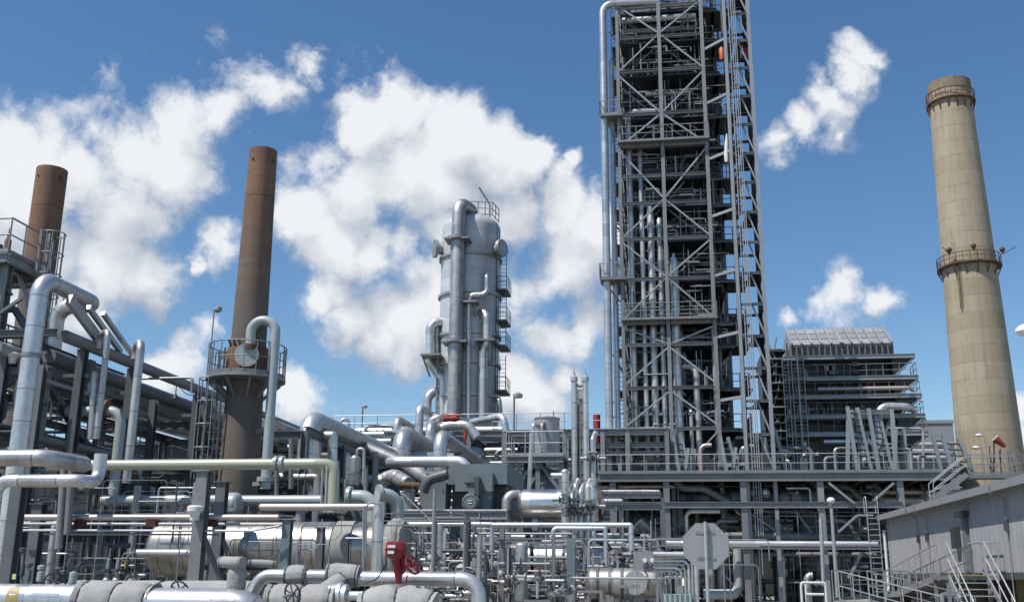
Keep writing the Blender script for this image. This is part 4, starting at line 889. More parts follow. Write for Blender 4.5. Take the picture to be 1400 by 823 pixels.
def access():
    z = 1.78; xa, xb = 9.0, 10.35; ya, yb = 35.6, 37.4
    T = thing('access_stair', 'galvanised entry stair and landing with a yellow edge beside the grey building', 'stair', V((9.7, 35, 0)))
    part('landing', MB().box((xa, ya, z - .12), (10.8, yb, z)), galv, T)
    part('yellow_nosing', MB().box((xa + .15, ya - .05, z + .004), (xb - .1, ya + .28, z + .03)), yellow, T)
    n = 9; dy, dz = .27, z / n
    for i in range(1, n): part('tread', MB().box((xa + .18, ya - dy * i - .06, z - dz * i - .03), (xb - .12, ya - dy * (i - 1) - .08, z - dz * i)), galvl, T)
    for x in (xa + .12, xb - .06):
        part('stringer', MB().bar((x, ya, z - .1), (x, ya - dy * n, -.0), .05, .25, (0, 0, 1)), bracem, T)
        part('handrail', MB().tube([(x, yb if x > 10 else ya + .05, z + 1.06), (x, ya, z + 1.06), (x, ya - dy * n, 1.06), (x, ya - dy * n, .1)], .026, .15), galvl, T)
        part('handrail', MB().tube([(x, ya, z + .55), (x, ya - dy * n, .55)], .022), galvl, T)
        for i in (0, 4, 8): part('rail_post', MB().cyl((x, ya - dy * i - .02, z - dz * i - .1), (x, ya - dy * i - .02, z - dz * i + 1.05), .022), galvl, T)
    part('landing_guardrail_frame', rail(MB(), [(xb + .35, ya, z), (xb + .35, yb, z)], 1.06, .9, .024), galvl, T)
    for x, y in ((xa + .1, ya + .1), (xa + .1, yb - .1), (xb, ya + .1)): part('landing_post', MB().bar((x, y, 0), (x, y, z - .12), .1), galv, T)
    def ramp(name, label, pts, w, side):
        """sloping walkway: deck strip between two guard rails"""
        pts = [V(p) for p in pts]; T2 = thing(name, label, 'ramp', pts[0])
        for a, b in zip(pts, pts[1:]):
            d = (b - a); nrm = V((d.y, -d.x, 0)).normalized() * w / 2
            m = MB().add([a - nrm, a + nrm, b + nrm, b - nrm] + [p - V((0, 0, .1)) for p in (a - nrm, a + nrm, b + nrm, b - nrm)], [(0, 1, 2, 3), (7, 6, 5, 4), (0, 4, 5, 1), (1, 5, 6, 2), (2, 6, 7, 3), (3, 7, 4, 0)])
            part('ramp_deck', m, padm, T2)
            for s in (-1, 1):
                part('ramp_edge', MB().bar(a + nrm * s + V((0, 0, -.02)), b + nrm * s + V((0, 0, -.02)), .06, .24, (0, 0, 1)), galv, T2)
                part('guardrail_frame', rail(MB(), [a + nrm * s, b + nrm * s], 1.06, 1.0, .022), galvl if s == side else galv, T2)
            k = max(1, int(d.length / 2.2))
            for i in range(k + 1):
                p = a.lerp(b, i / k)
                if p.z > .3: part('ramp_post', MB().bar((p.x, p.y, 0), (p.x, p.y, p.z - .1), .1), galv, T2)
        return T2
    ramp('access_ramp', 'lower flight of the pale railed ramp climbing from the ground to the turn', [(8.75, 33.4, .12), (6.75, 39.2, .86)], 1.15, -1)
    ramp('access_ramp', 'level turning stage of the railed ramp near the lamp post', [(6.75, 39.9, .88), (9.2, 44.6, .90)], 1.3, 1)
    ramp('access_ramp', 'upper flight of the railed ramp along the grey wall to the landing', [(9.7, 45.4, .92), (9.85, 37.5, 1.77)], 1.15, 1)
access()
# ================================================================ sign, lamps, windsock
def stop_sign():
    Y = 18.0; c = P(965, 746, Y); b, t = P(963, 870, Y), P(963.5, 713, Y); r = 30.6 * (c - EYE).dot(_f) / FPX / math.cos(PI / 8)
    T = thing('road_sign', 'blank back of an eight sided road sign on a slim post', 'road sign', V((c.x, Y, 0)))
    f = V((-c.x, -c.y, 0)).normalized(); f = (Matrix.Rotation(.12, 3, 'Z') @ f); s = V((-f.y, f.x, 0))
    pr = [(r * math.cos(PI / 8 + PI / 4 * i), r * math.sin(PI / 8 + PI / 4 * i)) for i in range(8)]
    vs = [c + s * a + V((0, 0, bb)) + f * o for o in (0, -.004) for a, bb in pr]
    part('sign_plate', MB().add(vs, [tuple(range(7, -1, -1)), tuple(range(8, 16))] + [(i, (i + 1) % 8, 8 + (i + 1) % 8, 8 + i) for i in range(8)]), signb, T)
    po = c + f * .045; part('sign_post', MB().tube([(po.x - .012, po.y, 0), (po.x, po.y, t.z)], .03, n=14), galvl, T)
    for dz in (-.2, .22): part('sign_bracket', MB().bar(V((po.x, po.y, c.z + dz)) - s * .16 - f * .0385, V((po.x, po.y, c.z + dz)) + s * .16 - f * .0385, .008, .04, (0, 0, 1)), galv, T)
    part('sign_sticker', MB().add([c + s * a + V((0, 0, b)) + f * .0012 for a, b in ((-.22, -.26), (-.12, -.26), (-.12, -.2), (-.22, -.2))], [(0, 1, 2, 3)]), galvl, T)
    for dz in (-.2, .22): part('sign_bolt', MB().cyl(V((po.x, po.y, c.z + dz)), V((po.x, po.y, c.z + dz)) + f * .042, .012), galv, T)
stop_sign()
def lamp_post(px, pyt, Y, label, r=.045, globe=.19, h0=0.0):
    t = P(px, pyt, Y); T = thing('lamp_post', label, 'lamp post', V((t.x, Y, h0)))
    part('lamp_pole', MB().sweep([(t.x, Y, h0), (t.x, Y, t.z - .1)], [r * 1.3, r], 10), galvl, T)
    part('lamp_globe', MB().sphere((t.x, Y, t.z), globe, 18, .8), lens, T)
    part('lamp_cap', MB().lathe((t.x, Y, t.z - globe), (0, 0, 1), [(-.08, r * 1.5), (0, globe * .7), (.05, globe * .75), (.05, .02)], 14), galv, T)
    return T
lamp_post(1136, 684, 44, 'slim pole with white globe lamp standing before the ladder', .07, .17)
def mast(px, pyt, pyb, Y, label, hd=.3):
    t, b = P(px, pyt, Y), P(px, pyb, Y); T = thing('light_mast', label, 'light mast', V((t.x, Y, b.z)))
    part('mast_pole', MB().cyl((t.x, Y, b.z), (t.x, Y, t.z), .06), galv, T); part('flood_head', MB().lathe((t.x + hd * .6, Y, t.z - hd * .3), (0, 0, 1), [(0, hd * .7), (hd * .5, hd * .8), (hd * .9, hd * .2)], 12).bar((t.x, Y, t.z - .1), (t.x + hd * .6, Y, t.z), .06), galvl, T)
mast(703, 541, 590, 60, 'tall floodlight mast beside the small upright tank', .38); mast(745, 571, 580, 62, 'short light mast peeking over the small upright tank', .26)
mast(496, 556, 592, 72, 'thin distant light mast above the elbow pipes', .26)
def windsock():
    Y = 66; t, b = P(1359, 600, Y), P(1359, 645, Y)
    T = thing('windsock', 'red windsock drooping on a thin pole before the concrete chimney', 'windsock', b)
    part('windsock_pole', MB().cyl(b, t, .05), dark, T)
    a = P(1360, 599, Y); c = P(1374, 610, Y); d = (c - a)
    part('sock', MB().sweep([a + d * (i / 6) for i in range(7)], [.23, .23, .21, .19, .16, .14, .12], 16, cap=False), redp, T); part('sock_mouth', MB().ring(a, d, .23, .025, 20), white, T)
    for px, py in ((1338, 595), (1334, 612)):
        q = P(px, py, Y); T2 = thing('deck_lamp', 'small white hooded lamp %s on the stair landing rail' % ('higher up' if py == 595 else 'lower down'), 'lamp', V((q.x + .35, Y, b.z)))
        part('lamp_pole', MB().tube([(q.x + .35, Y, b.z), (q.x + .35, Y, q.z - .05), (q.x, Y, q.z + .05)], .03, .1), galv, T2); part('lamp_hood', MB().lathe(q, (0, 0, 1), [(-.08, .2), (0, .24), (.1, .1), (.12, .01)], 14), lens, T2)
windsock()
def edge_lamp():
    Y = 22; q = P(1402, 452, Y); T = thing('street_lamp', 'white dome street lamp head high beside the concrete chimney', 'street lamp', V((q.x + 1.5, Y, 0)))
    part('lamp_pole', MB().tube([(q.x + 1.5, Y, 0), (q.x + 1.5, Y, q.z + .12), (q.x + .1, Y, q.z + .12)], .05, .3), galvl, T); part('lamp_head', MB().lathe(q, (0, 0, 1), [(-.10, .13), (-.02, .2), (.05, .19), (.12, .10), (.15, .01)], 20), lens, T)
edge_lamp()
# ================================================================ left: railed platform frame and its big silver pipe
def west_frame():
    Y0, Y1 = 26.5, 28.5
    x0, x1 = X(-140, 380, Y0), X(37, 345, Y0) - .62; za = Z(346, 36, Y0); zb = Z(478, 30, Y0)
    T = thing('platform_frame', 'blue grey steel frame with two railed platforms at the picture edge', 'platform frame', V((x1 - 2, Y0, 0)))
    for x in (x1 - 1.35, x1 - .1, x0):
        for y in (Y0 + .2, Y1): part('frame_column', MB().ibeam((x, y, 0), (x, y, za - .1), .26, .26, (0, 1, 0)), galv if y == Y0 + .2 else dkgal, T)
    for z, xe, nm in ((za, x1 + .15, 'upper'), (zb, x1 - .5, 'lower')):
        part('platform_grating', MB().box((x0, Y0 - .2, z - .05), (xe, Y1 + .2, z)), dkgal, T)
        for y in (Y0 - .2, Y0 + 2, Y1 + .2): part('platform_beam', MB().ibeam((x0, y, z - .2), (xe, y, z - .2), .28, .16), galv, T)
        part('platform_beam', MB().ibeam((xe, Y0 - .2, z - .2), (xe, Y1 + .2, z - .2), .28, .16), galv, T)
        part('guardrail_frame', rail(MB(), [(x0, Y0 - .15, z), (xe - .05, Y0 - .15, z), (xe - .05, Y1, z)], 1.07, .75, .028), galv, T)
        for i in range(5): a = x0 + (xe - x0) * i / 5; part('underside_brace', MB().bar((a, Y0, z - .3), (a + .7, Y0 + .3, z - 1.2), .09), galv if i % 2 else dkgal, T)
    # round end cage of the ladder
    q = V((x1 + .32, Y0 + 1.2, zb)); l = MB(); ladder(l, q, q + V((0, 0, za - zb + 1.1)), .42, V((1, 0, 0)), t=.03); part('ladder_frame', l, galv, T)
    c = MB(); cage(c, q + V((0, 0, .6)), q + V((0, 0, za - zb + 1.0)), V((1, 0, 0)), .36, .65); part('ladder_cage_frame', c, galv, T)
    for i in range(15):
        z = za - .3 - i * .42; a = R.uniform(x0 + .5, x1 - .6); y = R.uniform(Y0 + .4, Y1 - .5)
        part('small_pipe', MB().tube([(a, y, z), (a + R.uniform(.6, 2.0), y, z), (a + 2.0, y, z - R.uniform(.5, 1.5))], R.choice((.04, .07, .11)), .15), R.choice((dkgal, galv, clad2, dkp)), T)
    for i in range(8):
        a = R.uniform(x0 + .3, x1 - .7); z = R.choice((za, zb)); part('equipment_box', MB().box((a, Y0 + 1.2, z + .02), (a + R.uniform(.3, .7), Y0 + 1.9, z + R.uniform(.4, 1.0))), R.choice((dkp, bluegrey, dkgal)), T)
    for x, zz in ((x1 - .75, zb), (x1 - .55, zb), (x1 - .4, zb)): part('riser_conduit', MB().tube([(x, Y0 - .25, .5), (x, Y0 - .25, za - .3)], .035), galv, T)
    part('diagonal_brace', MB().bar((x1 - 1.35, Y0 + .2, zb - .4), (x1 - .1, Y0 + .2, zb - 2.2), .14), dkgal, T)
    part('diagonal_brace', MB().bar((x1 - 1.35, Y0 + .3, za - .4), (x0, Y0 + .3, zb), .12), galv, T)
    b = P(11, 331, Y0 + .4); s = solo('steam_whistle', MB().lathe((b.x, b.y, za), (0, 0, 1), [(0, .10), (.08, .13), (.12, .10), (.55, .10), (.62, .06), (.8, .03), (.95, .02)], 16), rustd, 'small dark red relief vent standing on the railed top platform', 'vent')
    b = P(18, 484, Y0 - .6); o = thing('hooded_light', 'white hooded light hanging under the lower platform beside the fat silver riser', 'lamp', b)
    part('lamp_hood', MB().lathe(b, (0, 0, 1), [(-.28, .10), (-.12, .13), (-.08, .20), (0, .21), (.03, .15), (.04, .01)], 20), white, o); part('lamp_bracket', MB().bar(b + V((0, 0, .04)), b + V((0, .6, .1)), .05), galv, o)
    return x1
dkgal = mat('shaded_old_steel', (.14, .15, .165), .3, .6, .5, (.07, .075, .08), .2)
WX = west_frame()
def west_pipes():
    Y = 24.5
    a, t = P(16, 640, Y), P(62, 380, Y); x = (a.x + t.x) / 2; z = t.z
    yb = 27.4
    pp = [(x, Y, 1.2), (x, Y, z), (x, yb, z), (x - 1.3, yb, z - .02), (x - 1.32, yb + .1, z - 1.6)]
    o = pipe('fat silver clad riser pipe looping over beside the platform frame', pp, .232, clad, bend=.48, n=28)
    part('pipe_clip', MB().lathe((x, Y, z - 2.2), (0, 0, 1), [(0, .232), (0, .255), (.1, .255), (.1, .232)], 24), galv, o)
    # level tubes running back toward the column: long grey duct tray and rack header
    xd, zt = -16.1, 7.92
    d = pipe('long straight grey conduit duct running back above the pipe rack', [(xd, 25.2, zt), (xd, 62, zt)], .17, bluegrey2, name='conduit_pipe', n=16)
    dt = thing('cable_hood', 'slanting weathered cable hood dropping onto the long grey duct', 'cable hood', V((xd, 26.5, zt)))
    for k, (y, w) in enumerate(((26.0, .5), (26.9, .22), (27.6, .18))):
        part('hood_duct', MB().bar((xd + .05 * k, y - .8, zt + 1.05), (xd + .05 * k, y + 1.2, zt + .18), w * .62, .13, (1, 0, 0)), clad if k else clad2, dt)
    # dropped lamp
    b = P(240, 541, 32); o = thing('pendant_lamp', 'small dark lamp dangling on a wire below the long grey duct', 'lamp', b); part('lamp_cone', MB().lathe(b, (0, 0, 1), [(-.1, .11), (0, .07), (.08, .02), (.4, .012)], 12), dark, o); part('lamp_arm', MB().tube([b + V((0, 0, .38)), b + V((.25, .3, .1)), b + V((.75, .6, 0)), b + V((.75, .6, -.7))], .015, .2), galv, o)
bluegrey2 = mat('weathered_duct_grey', (.27, .28, .285), .4, .5, .4, (.17, .175, .18), .03, seam=3)
west_pipes()
# ================================================================ long pipe rack running away on the left
def long_rack():
    x0, x1 = -21.6, -17.45; y0, y1 = 26.6, 72.0; zs = [2.9, 5.3, 7.3]
    T = thing('pipe_rack', 'long dark steel pipe rack running back toward the silver column', 'pipe rack', V((-19.5, 40, 0)))
    y = y0; n = 0
    while y <= y1:
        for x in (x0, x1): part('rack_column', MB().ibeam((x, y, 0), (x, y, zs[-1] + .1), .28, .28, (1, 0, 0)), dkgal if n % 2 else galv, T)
        for z in zs: part('cross_beam', MB().ibeam((x0 + .15, y, z - .15), (x1 - .15, y, z - .15), .3, .2), dkgal, T)
        if n % 2 == 0: part('rack_brace', MB().bar((x1, y + .2, zs[-1] - .4), (x1, y + 4.2, zs[1] - .9), .2, .2), dkgal, T)
        y += 5.2; n += 1
    for x in (x0, x1):
        for z in zs: part('side_beam', MB().ibeam((x, y0, z + .02), (x, y1, z + .02), .36 if z == zs[-1] else .26, .2), dkgal if z < 6 else galvd, T)
    g = 'pipes lying along the long rack'
    for li, z in enumerate(zs):
        x = x0 + .5; k = 0
        while x < x1 - .35:
            r = R.choice((.07, .1, .14, .2, .26)) if li < 2 else R.choice((.12, .2, .3))
            pipe('pipe lying lengthwise in the long dark rack among its like', [(x, y0 - R.random() * 2, z + .18 + r), (x, y1 - R.random() * 6, z + .18 + r)], r, R.choice((clad2, galv, dkp, clad, palep, dkgal)), g)
            x += r * 2 + R.uniform(.12, .4); k += 1
    pipe('round topped dark header pipe on the upper outer edge of the long rack', [(x1 + .05, y0, zs[-1] + .38), (x1 + .05, y1, zs[-1] + .38)], .22, galvd)
    g = 'cross pipes inside the long rack'
    for i in range(34):
        y = y0 + R.random() * (y1 - y0); z = R.choice((1.2, 2.2, 3.7, 4.2, 5.8)) + R.uniform(-.3, .3); a = R.uniform(x0 - 1, x1 - .5)
        pipe('short cross pipe with a drop inside the long dark rack', [(a, y, z), (a + R.uniform(1.5, 3.8), y, z), (a + 3.9, y, z - R.uniform(.6, 1.6))], R.choice((.05, .08, .12, .18)), R.choice((clad2, galv, palep, clad, dkp)), g)
    # pair of bright elbow vents standing in front of the rack
    for (px, pt, pb, dx, Y, lab, pxe) in ((140, 452, 600, 1, 26.0, 'slim elbowed vent pipe nearer the platform frame', 120), (183, 467, 660, 1, 26.0, 'slim elbowed vent pipe nearer the rusty stack', 172)):
        xx = X(px, (pt + pb) / 2, Y); z = Z(pt, px, Y); xe = X(pxe, pt, Y)
        pipe(lab, [(xe, Y + .6, z - .4), (xe, Y + .6, z), (xx, Y, z), (xx, Y, Z(pb, px, Y))], .088 if px < 160 else .118, clad2)
    pipe('short capped vent pipe beside the slim elbowed pair', [P(130, 508, 26), P(124, 600, 26)], .09, clad2)
    # hangers sticking up out of the rack
    for px, py in ((108, 490), (180, 500), (272, 540)):
        Yq = {108: 26.2, 180: 29.0, 272: 33.6}[px]; q = V((-16.1, Yq, 7.6)); t = thing('rack_pedestal', 'dark steel pedestal bracing the long grey duct above the rack', 'pedestal', V((q.x, q.y, 0)), 'pedestals under the grey duct')
        part('pedestal_post', MB().ibeam((q.x, q.y, 0), (q.x, q.y, 7.74), .26, .22, (0, 1, 0)), dkgal, t); part('pedestal_arm', MB().bar((q.x - .5, q.y, q.z - .6), (q.x + .5, q.y, q.z - .6), .1), dkgal, t)
def inner_rack():
    x0, x1, y0, y1 = -17.0, -12.9, 36.0, 63.0; zs = [3.2, 5.1, 6.75]
    T = thing('pipe_rack', 'inner steel rack carrying the thick silver header toward the elbow pipes', 'pipe rack', V((-15, 45, 0)))
    y = y0
    while y <= y1:
        for x in (x0, x1): part('rack_column', MB().ibeam((x, y, 0), (x, y, zs[-1]), .26, .26, (1, 0, 0)), dkgal, T)
        for z in zs: part('cross_beam', MB().ibeam((x0 + .14, y, z - .15), (x1 - .14, y, z - .15), .28, .2), dkgal, T)
        y += 4.5
    for x in (x0, x1):
        for z in zs: part('side_beam', MB().ibeam((x, y0, z + .02), (x, y1, z + .02), .3, .18), galvd, T)
    g = 'pipes lying along the inner rack'
    for z in zs[:2]:
        x = x0 + .4
        while x < x1 - .3:
            r = R.choice((.08, .12, .18, .24)); pipe('pipe lying lengthwise in the inner rack below the thick silver header', [(x, y0 - R.random() * 3, z + .16 + r), (x, y1 - R.random() * 5, z + .16 + r)], r, R.choice((clad2, galv, clad, palep, brown)), g); x += 2 * r + R.uniform(.15, .45)
    e = V((-13.34, 37.6, 5.2)); pipe('thick silver header pipe rising then running back on the inner rack and turning level', [e, V((-13.34, 37.6, 7.42)), V((-13.34, 51.5, 7.42)), V((-10.2, 52.6, 7.40))], .40, clad, bend=.8, n=32)
    pipe('second silver header pipe lying beside the thick one', [V((-14.5, 37, 7.1)), V((-14.5, 60, 7.1))], .22, clad2); pipe('third slimmer header pipe lying beyond the thick one', [V((-15.2, 37, 7.05)), V((-15.2, 60, 7.05))], .15, clad); pipe('thick header with a dipped elbow behind the rusty stack', [V((-15.9, 34, 7.35)), V((-15.9, 41, 7.35)), V((-15.9, 41.6, 6.2)), V((-15.9, 50, 6.2))], .36, clad, bend=.7)
    for i in range(24):
        y = R.uniform(y0, y1 - 8); z = R.uniform(1.0, 6.4); a = R.uniform(x0, x1 - 1); pipe('short cross pipe with a drop inside the inner rack', [(a, y, z), (a + R.uniform(1.5, 3.0), y, z), (a + 3.1, y, z - R.uniform(.6, 1.6))], R.choice((.06, .1, .15)), R.choice((clad2, galv, palep, clad, dkp)), 'cross pipes inside the inner rack')
galvd = mat('weathered_beam_steel', (.19, .20, .215), .35, .55, .4, (.1, .105, .115), .1)
long_rack(); inner_rack()
# low level clutter behind the left pipes
def west_clutter():
    g = 'small pipes between the left columns'
    for i in range(60):
        Y = R.uniform(24.5, 31); px = R.uniform(-20, 330); x = X(px, 730, Y); z0 = R.uniform(.2, 2.4); z1 = z0 + R.uniform(.5, 2.4); k = R.random()
        pts = [(x, Y, .05), (x, Y, z1), (x + R.uniform(-1, 1.6), Y + .1, z1)] if k < .5 else [(x, Y, z0), (x + R.uniform(.6, 2.6), Y, z0)] if k < .75 else [(x, Y, z0), (x, Y, z1 + .6)]
        pipe('thin pipe among the shaded low piping below the long rack', pts, R.choice((.025, .035, .05, .07, .1)), R.choice((galv, clad2, dkgal, galvl, palep, dkp)), g)
    for i in range(12): Y = R.uniform(23, 28); valve((X(R.uniform(10, 330), 760, Y), Y, R.uniform(.9, 1.9)), R.uniform(1.0, 1.6), R.uniform(0, 3), R.choice((0, 0, PI / 2)))
    for px, Y, z in ((150, 24.5, 1.75), (163, 24.4, 1.75)):
        x = X(px, 760, Y); T = thing('relief_valve', 'slender grey relief valve with bolted collar, %s' % ('beside the yellow tag' if px == 163 else 'next to its twin near the yellow tag'), 'valve', V((x, Y, .6)))
        part('valve_body', MB().lathe((x, Y, .6), (0, 0, 1), [(0, .11), (.9, .11), (.95, .07), (1.05, .06)], 16), palep, T); part('collar', MB().flange((x, Y, 1.72), (0, 0, 1), .10, .03), dkp, T); part('spring_cap', MB().lathe((x, Y, 1.76), (0, 0, 1), [(0, .07), (.22, .05), (.24, .025), (.5, .02)], 12), galv, T)
    q = P(172, 775, 24.6); solo('yellow_tag', MB().box(q + V((-.06, 0, -.2)), q + V((.06, .03, .12))), yellow, 'small yellow tag board between the low pipes', 'tag')
    q = P(19, 788, 15.6); solo('paper_tag', MB().box(q + V((-.03, 0, -.04)), q + V((.03, .008, .045))), mat('pale_yellow_tag', (.7, .66, .3), 0, .6), 'small pale yellow tag standing behind the lettered pipe', 'tag')
    # steel columns standing in front of the vessel
    for (px, pyt, pyb, Y, w, m, lab) in ((273, 645, 800, 22.6, .27, galv, 'stout grey steel column before the big vessel, taller of the pair'), (299, 660, 800, 24.6, .25, dkgal, 'dark steel column just behind the stout one with a chain hook'), (391, 711, 800, 23.0, .20, tealst, 'teal tinted stub column carrying the pale level pipe'), (437, 722, 800, 24, .17, dkgal, 'short dark column near the vessel wrap band'), (18, 650, 810, 20.2, .25, galvd, 'leaning looking wide steel column at the picture edge'), (48, 690, 800, 23.6, .26, dkgal, 'dark column behind the wide one at the picture edge')):
        xx = X(px, (pyt + pyb) / 2, Y); T = thing('steel_column', lab, 'steel column', V((xx, Y, 0)))
        zt = Z(pyt, px, Y); part('column_shaft', MB().ibeam((xx, Y, 0), (xx, Y, zt), w, w, (0, 1, 0)), m, T); part('cap_plate', MB().box((xx - w * .7, Y - w * .7, zt + .003), (xx + w * .7, Y + w * .7, zt + .03)), m, T)
        if px in (273, 299): part('knee_brace', MB().bar((xx + .1, Y, 1.9 + .6), (xx + 1.0, Y + .3, .5), .1), dkgal, T)
    q = P(267, 694, 22.3); o = thing('hooded_light', 'white capped light fixed to the stout column before the big vessel', 'lamp', q); part('lamp_hood', MB().lathe(q, (0, 0, 1), [(-.28, .10), (-.10, .12), (-.08, .18), (.02, .18), (.05, .14), (.06, .01)], 20), white, o)
    for i, (px, a, b) in enumerate(((100, 620, 700), (88, 640, 720))): pipe('slim upright grey pipe crossing behind the yellowish line, %s' % ('taller' if not i else 'shorter'), [P(px, a, 22.5), P(px - 8, b + 30, 22.5)], .085, galv)
tealst = mat('teal_grey_steel', (.16, .215, .22), .2, .5, .3, None, .03)
west_clutter()
# ================================================================ left: level pipes
shoem = mat('brown_red_primer', (.085, .018, .016), 0, .6, .4, None, .1)
def hz(pxa, pxb, py, Y, rpx, m, label, extra_a=(), extra_b=(), fl=(), bend=None, **kw):
    """level pipe along the X axis of the plant at depth Y; extra points are offsets from its ends"""
    z = Z(py, (pxa + pxb) / 2, Y); a, b = V((X(pxa, py, Y), Y, z)), V((X(pxb, py, Y), Y, z)); r = rpx * Y / 1400
    pts = [a + V(e) for e in extra_a] + [a, b] + [b + V(e) for e in extra_b]
    return pipe(label, pts, r, m, bend=bend, fl=[(V((X(p, py, Y), Y, z)), (1, 0, 0)) for p in fl], **kw)
hz(-60, 62, 626, 21.0, 12.5, clad2, 'thick dull silver pipe entering at the picture edge above the yellowish line', (), [(.05, 1.5, 0)], bend=.32)
o = hz(-4, 113, 657, 19.5, 9.6, clad, 'shiny silver pipe with turned up elbow at the picture edge', [(-.0, .1, -3)], [(.02, .55, .0), (.02, .55, .6)], bend=.28)
hz(66, 431, 635, 24.0, 7.6, cream, 'long pale yellow green pipe with bolted flange pair', (), [(.45, .1, 0), (.47, .1, -1.15)], fl=(378, 386), bend=.36, fm=palep)
hz(167, 92, 562, 27.5, 7.5, palep, 'pale pipe dropping down by the slim vents with a rusty joint', [(0, 0, -2.6)], (), fl=(), bend=.4)
q = P(146, 559, 27.5); solo('pipe_joint', MB().flange(q, (1, 0, 0), .17, .06), rustd, 'rusty bolted joint on the pale pipe by the slim vents', 'joint')
CAPP = hz(140, 316, 684, 27.2, 7.8, palep, 'smooth pale grey green pipe ending in a fat rounded cap'); hz(322, 442, 684, 27.6, 7.4, palep, 'smooth pale grey green pipe beyond the fat rounded cap')
q = P(317, 690, 27.2); part('rounded_cap', MB().lathe(q + V((-.1, 0, 0)), (1, 0, 0), head_prof(.34, .22), 24), palep, CAPP)
o = hz(20, 381, 707, 22.8, 4.4, brown, 'long slim pinkish pipe resting on dark red shoes')
for px in (110, 208, 290): q = P(px, 714, 22.8); solo('pipe_shoe', MB().box(q + V((-.12, -.08, -.09)), q + V((.12, .08, .05))), shoem, {110: 'dark red pipe shoe below the slim pinkish pipe, closest to the picture edge', 208: 'dark red pipe shoe midway under the slim pinkish pipe', 290: 'dark red pipe shoe beside the stout column under the pinkish pipe'}[px], 'pipe shoe')
hz(20, 390, 716, 23.2, 2.0, galvl, 'thin conduit just under the slim pinkish pipe'); hz(30, 345, 725, 22.6, 1.8, galvl, 'thin pale conduit lowest of the level lines before the vessel', (), [(.6, .1, .12)])
hz(60, 300, 730, 22.9, 1.5, galv, 'dull thin conduit behind the lowest pale one'); hz(356, 512, 693, 22.4, 5.0, brown, 'pale pinkish pipe ending at the tall silver drop pipe')
x = X(516, 745, 20.4); pipe('tall slim silver drop pipe with joints beside the red actuator', [(x, 20.4, .6), (x, 20.4, Z(686, 516, 20.4))], .115, clad)
pipe('inverted thin tube loop above the tall silver drop pipe', [P(500, 760, 20.2), P(501, 687, 20.2), P(521, 688, 20.2), P(521, 712, 20.2)], .018, galv, bend=.1)
pipe('slim grey tube standing beside the tall silver drop pipe', [P(498, 692, 20.6), P(497, 800, 20.6)], .035, galv)
# ================================================================ big horizontal vessel
def vessel():
    Y = 25.8; z = Z(751, 380, Y); xa, xb = X(222, 751, Y), X(532, 751, Y); r = 38 * Y / 1400
    T = thing('horizontal_vessel', 'big horizontal silver clad vessel with a canvas wrap band near one end', 'vessel', V(((xa + xb) / 2, Y, 0)))
    part('shell', MB().lathe((xa, Y, z), (1, 0, 0), head_prof(r, xb - xa - .3, .25), 56), vesm, T)
    x = X(462, 750, Y); w = X(488, 750, Y) - x
    part('canvas_wrap', canvas([(x, Y, z), (x + w, Y, z)], r * 1.03, 3, 72, .02, .012, 5, tuck=False), cloth, T)
    for xx in (x, x + w): part('tie_cord', MB().ring((xx, Y, z), (1, 0, 0), r * 1.035, .014, 48), dark, T)
    x = X(531, 750, Y); part('flange_cover', canvas([(x, Y, z), (x + .42, Y, z)], r * 1.13, 9, 72, .03, .015, 5), cloth, T)
    for i in range(30): a = 2 * PI * i / 30; q = V((x + .43, Y + r * 1.02 * math.cos(a), z + r * 1.02 * math.sin(a))); part('cover_eyelet', MB().cyl(q, q + V((.02, 0, 0)), .025, n=8), galv, T)
    for px in (290, 450): xx = X(px, 750, Y); part('saddle', MB().box((xx - .2, Y - r * .8, 0), (xx + .2, Y + r * .8, z - r * .6)), padm, T)
    for px, h in ((320, .3), (410, .35)): xx = X(px, 715, Y); part('nozzle', MB().cyl((xx, Y, z + r - .05), (xx, Y, z + r + h), .12).flange((xx, Y, z + r + h), (0, 0, 1), .12, .04), galv, T)
    q = P(525, 726, Y - r - .05); part('lifting_eye', MB().ring(P(534, 728, Y - .4), (0, 1, 0), .05, .022, 16), white, T)
vesm = mat('vessel_cladding', (.56, .53, .49), .85, .36, .6, (.36, .32, .27), .02, seam=.34, seam_w=.024, seam_dark=.3, bump=.05, bscale=7, fine=.25, streak=.25)
vessel()
# pale goose necks above the vessel
def goose():
    Y = 27.0
    for pts, r, lab, fl in (([(478, 682), (512, 668), (514, 720)], 9.5, 'pale grey green goose neck pipe nearer the rusty stack', 0), ([(527, 700), (527, 676), (541, 672), (545, 735)], 9, 'pale grey green goose neck pipe with bolted mouth', 1)):
        w = [P(a, b, Y + .0) for a, b in pts]
        if not fl: w = [w[0], V((w[1].x, Y, w[0].z + .02)), V((w[1].x, Y, w[2].z))]; w[0].z += .06; w[1].z = w[0].z
        else:
            x0 = X(524, 690, Y); x1 = X(544, 690, Y); zt = Z(677, 540, Y); w = [V((x0 - .05, Y - .3, zt)), V((x1, Y, zt)), V((x1, Y, Z(738, 545, Y)))]
        o = pipe(lab, w, r * Y / 1400, palep, bend=.38, n=24)
        part('flange', MB().flange(w[0], (w[1] - w[0]), r * Y / 1400, .045), palep, o)
    x = X(453, 670, Y - 2); pipe('yellowish elbow coming down to the bolted collar', [P(430, 640, 24.3), P(449, 640, 24.3), P(454, 690, 24.6)], .15, cream, bend=.3)
    q = P(455, 694, 24.6); solo('bolted_collar', MB().flange(q, (0, 0, 1), .22, .10), palep, 'wide pale bolted collar under the yellowish elbow', 'collar')
    for px, pt in ((441, 640), (447, 636)): pipe('thin upright tube %s the yellowish elbow' % ('just before' if px == 441 else 'touching'), [P(px, pt, 23.6), P(px - 2, 690, 23.6)], .025, galvl)
goose()
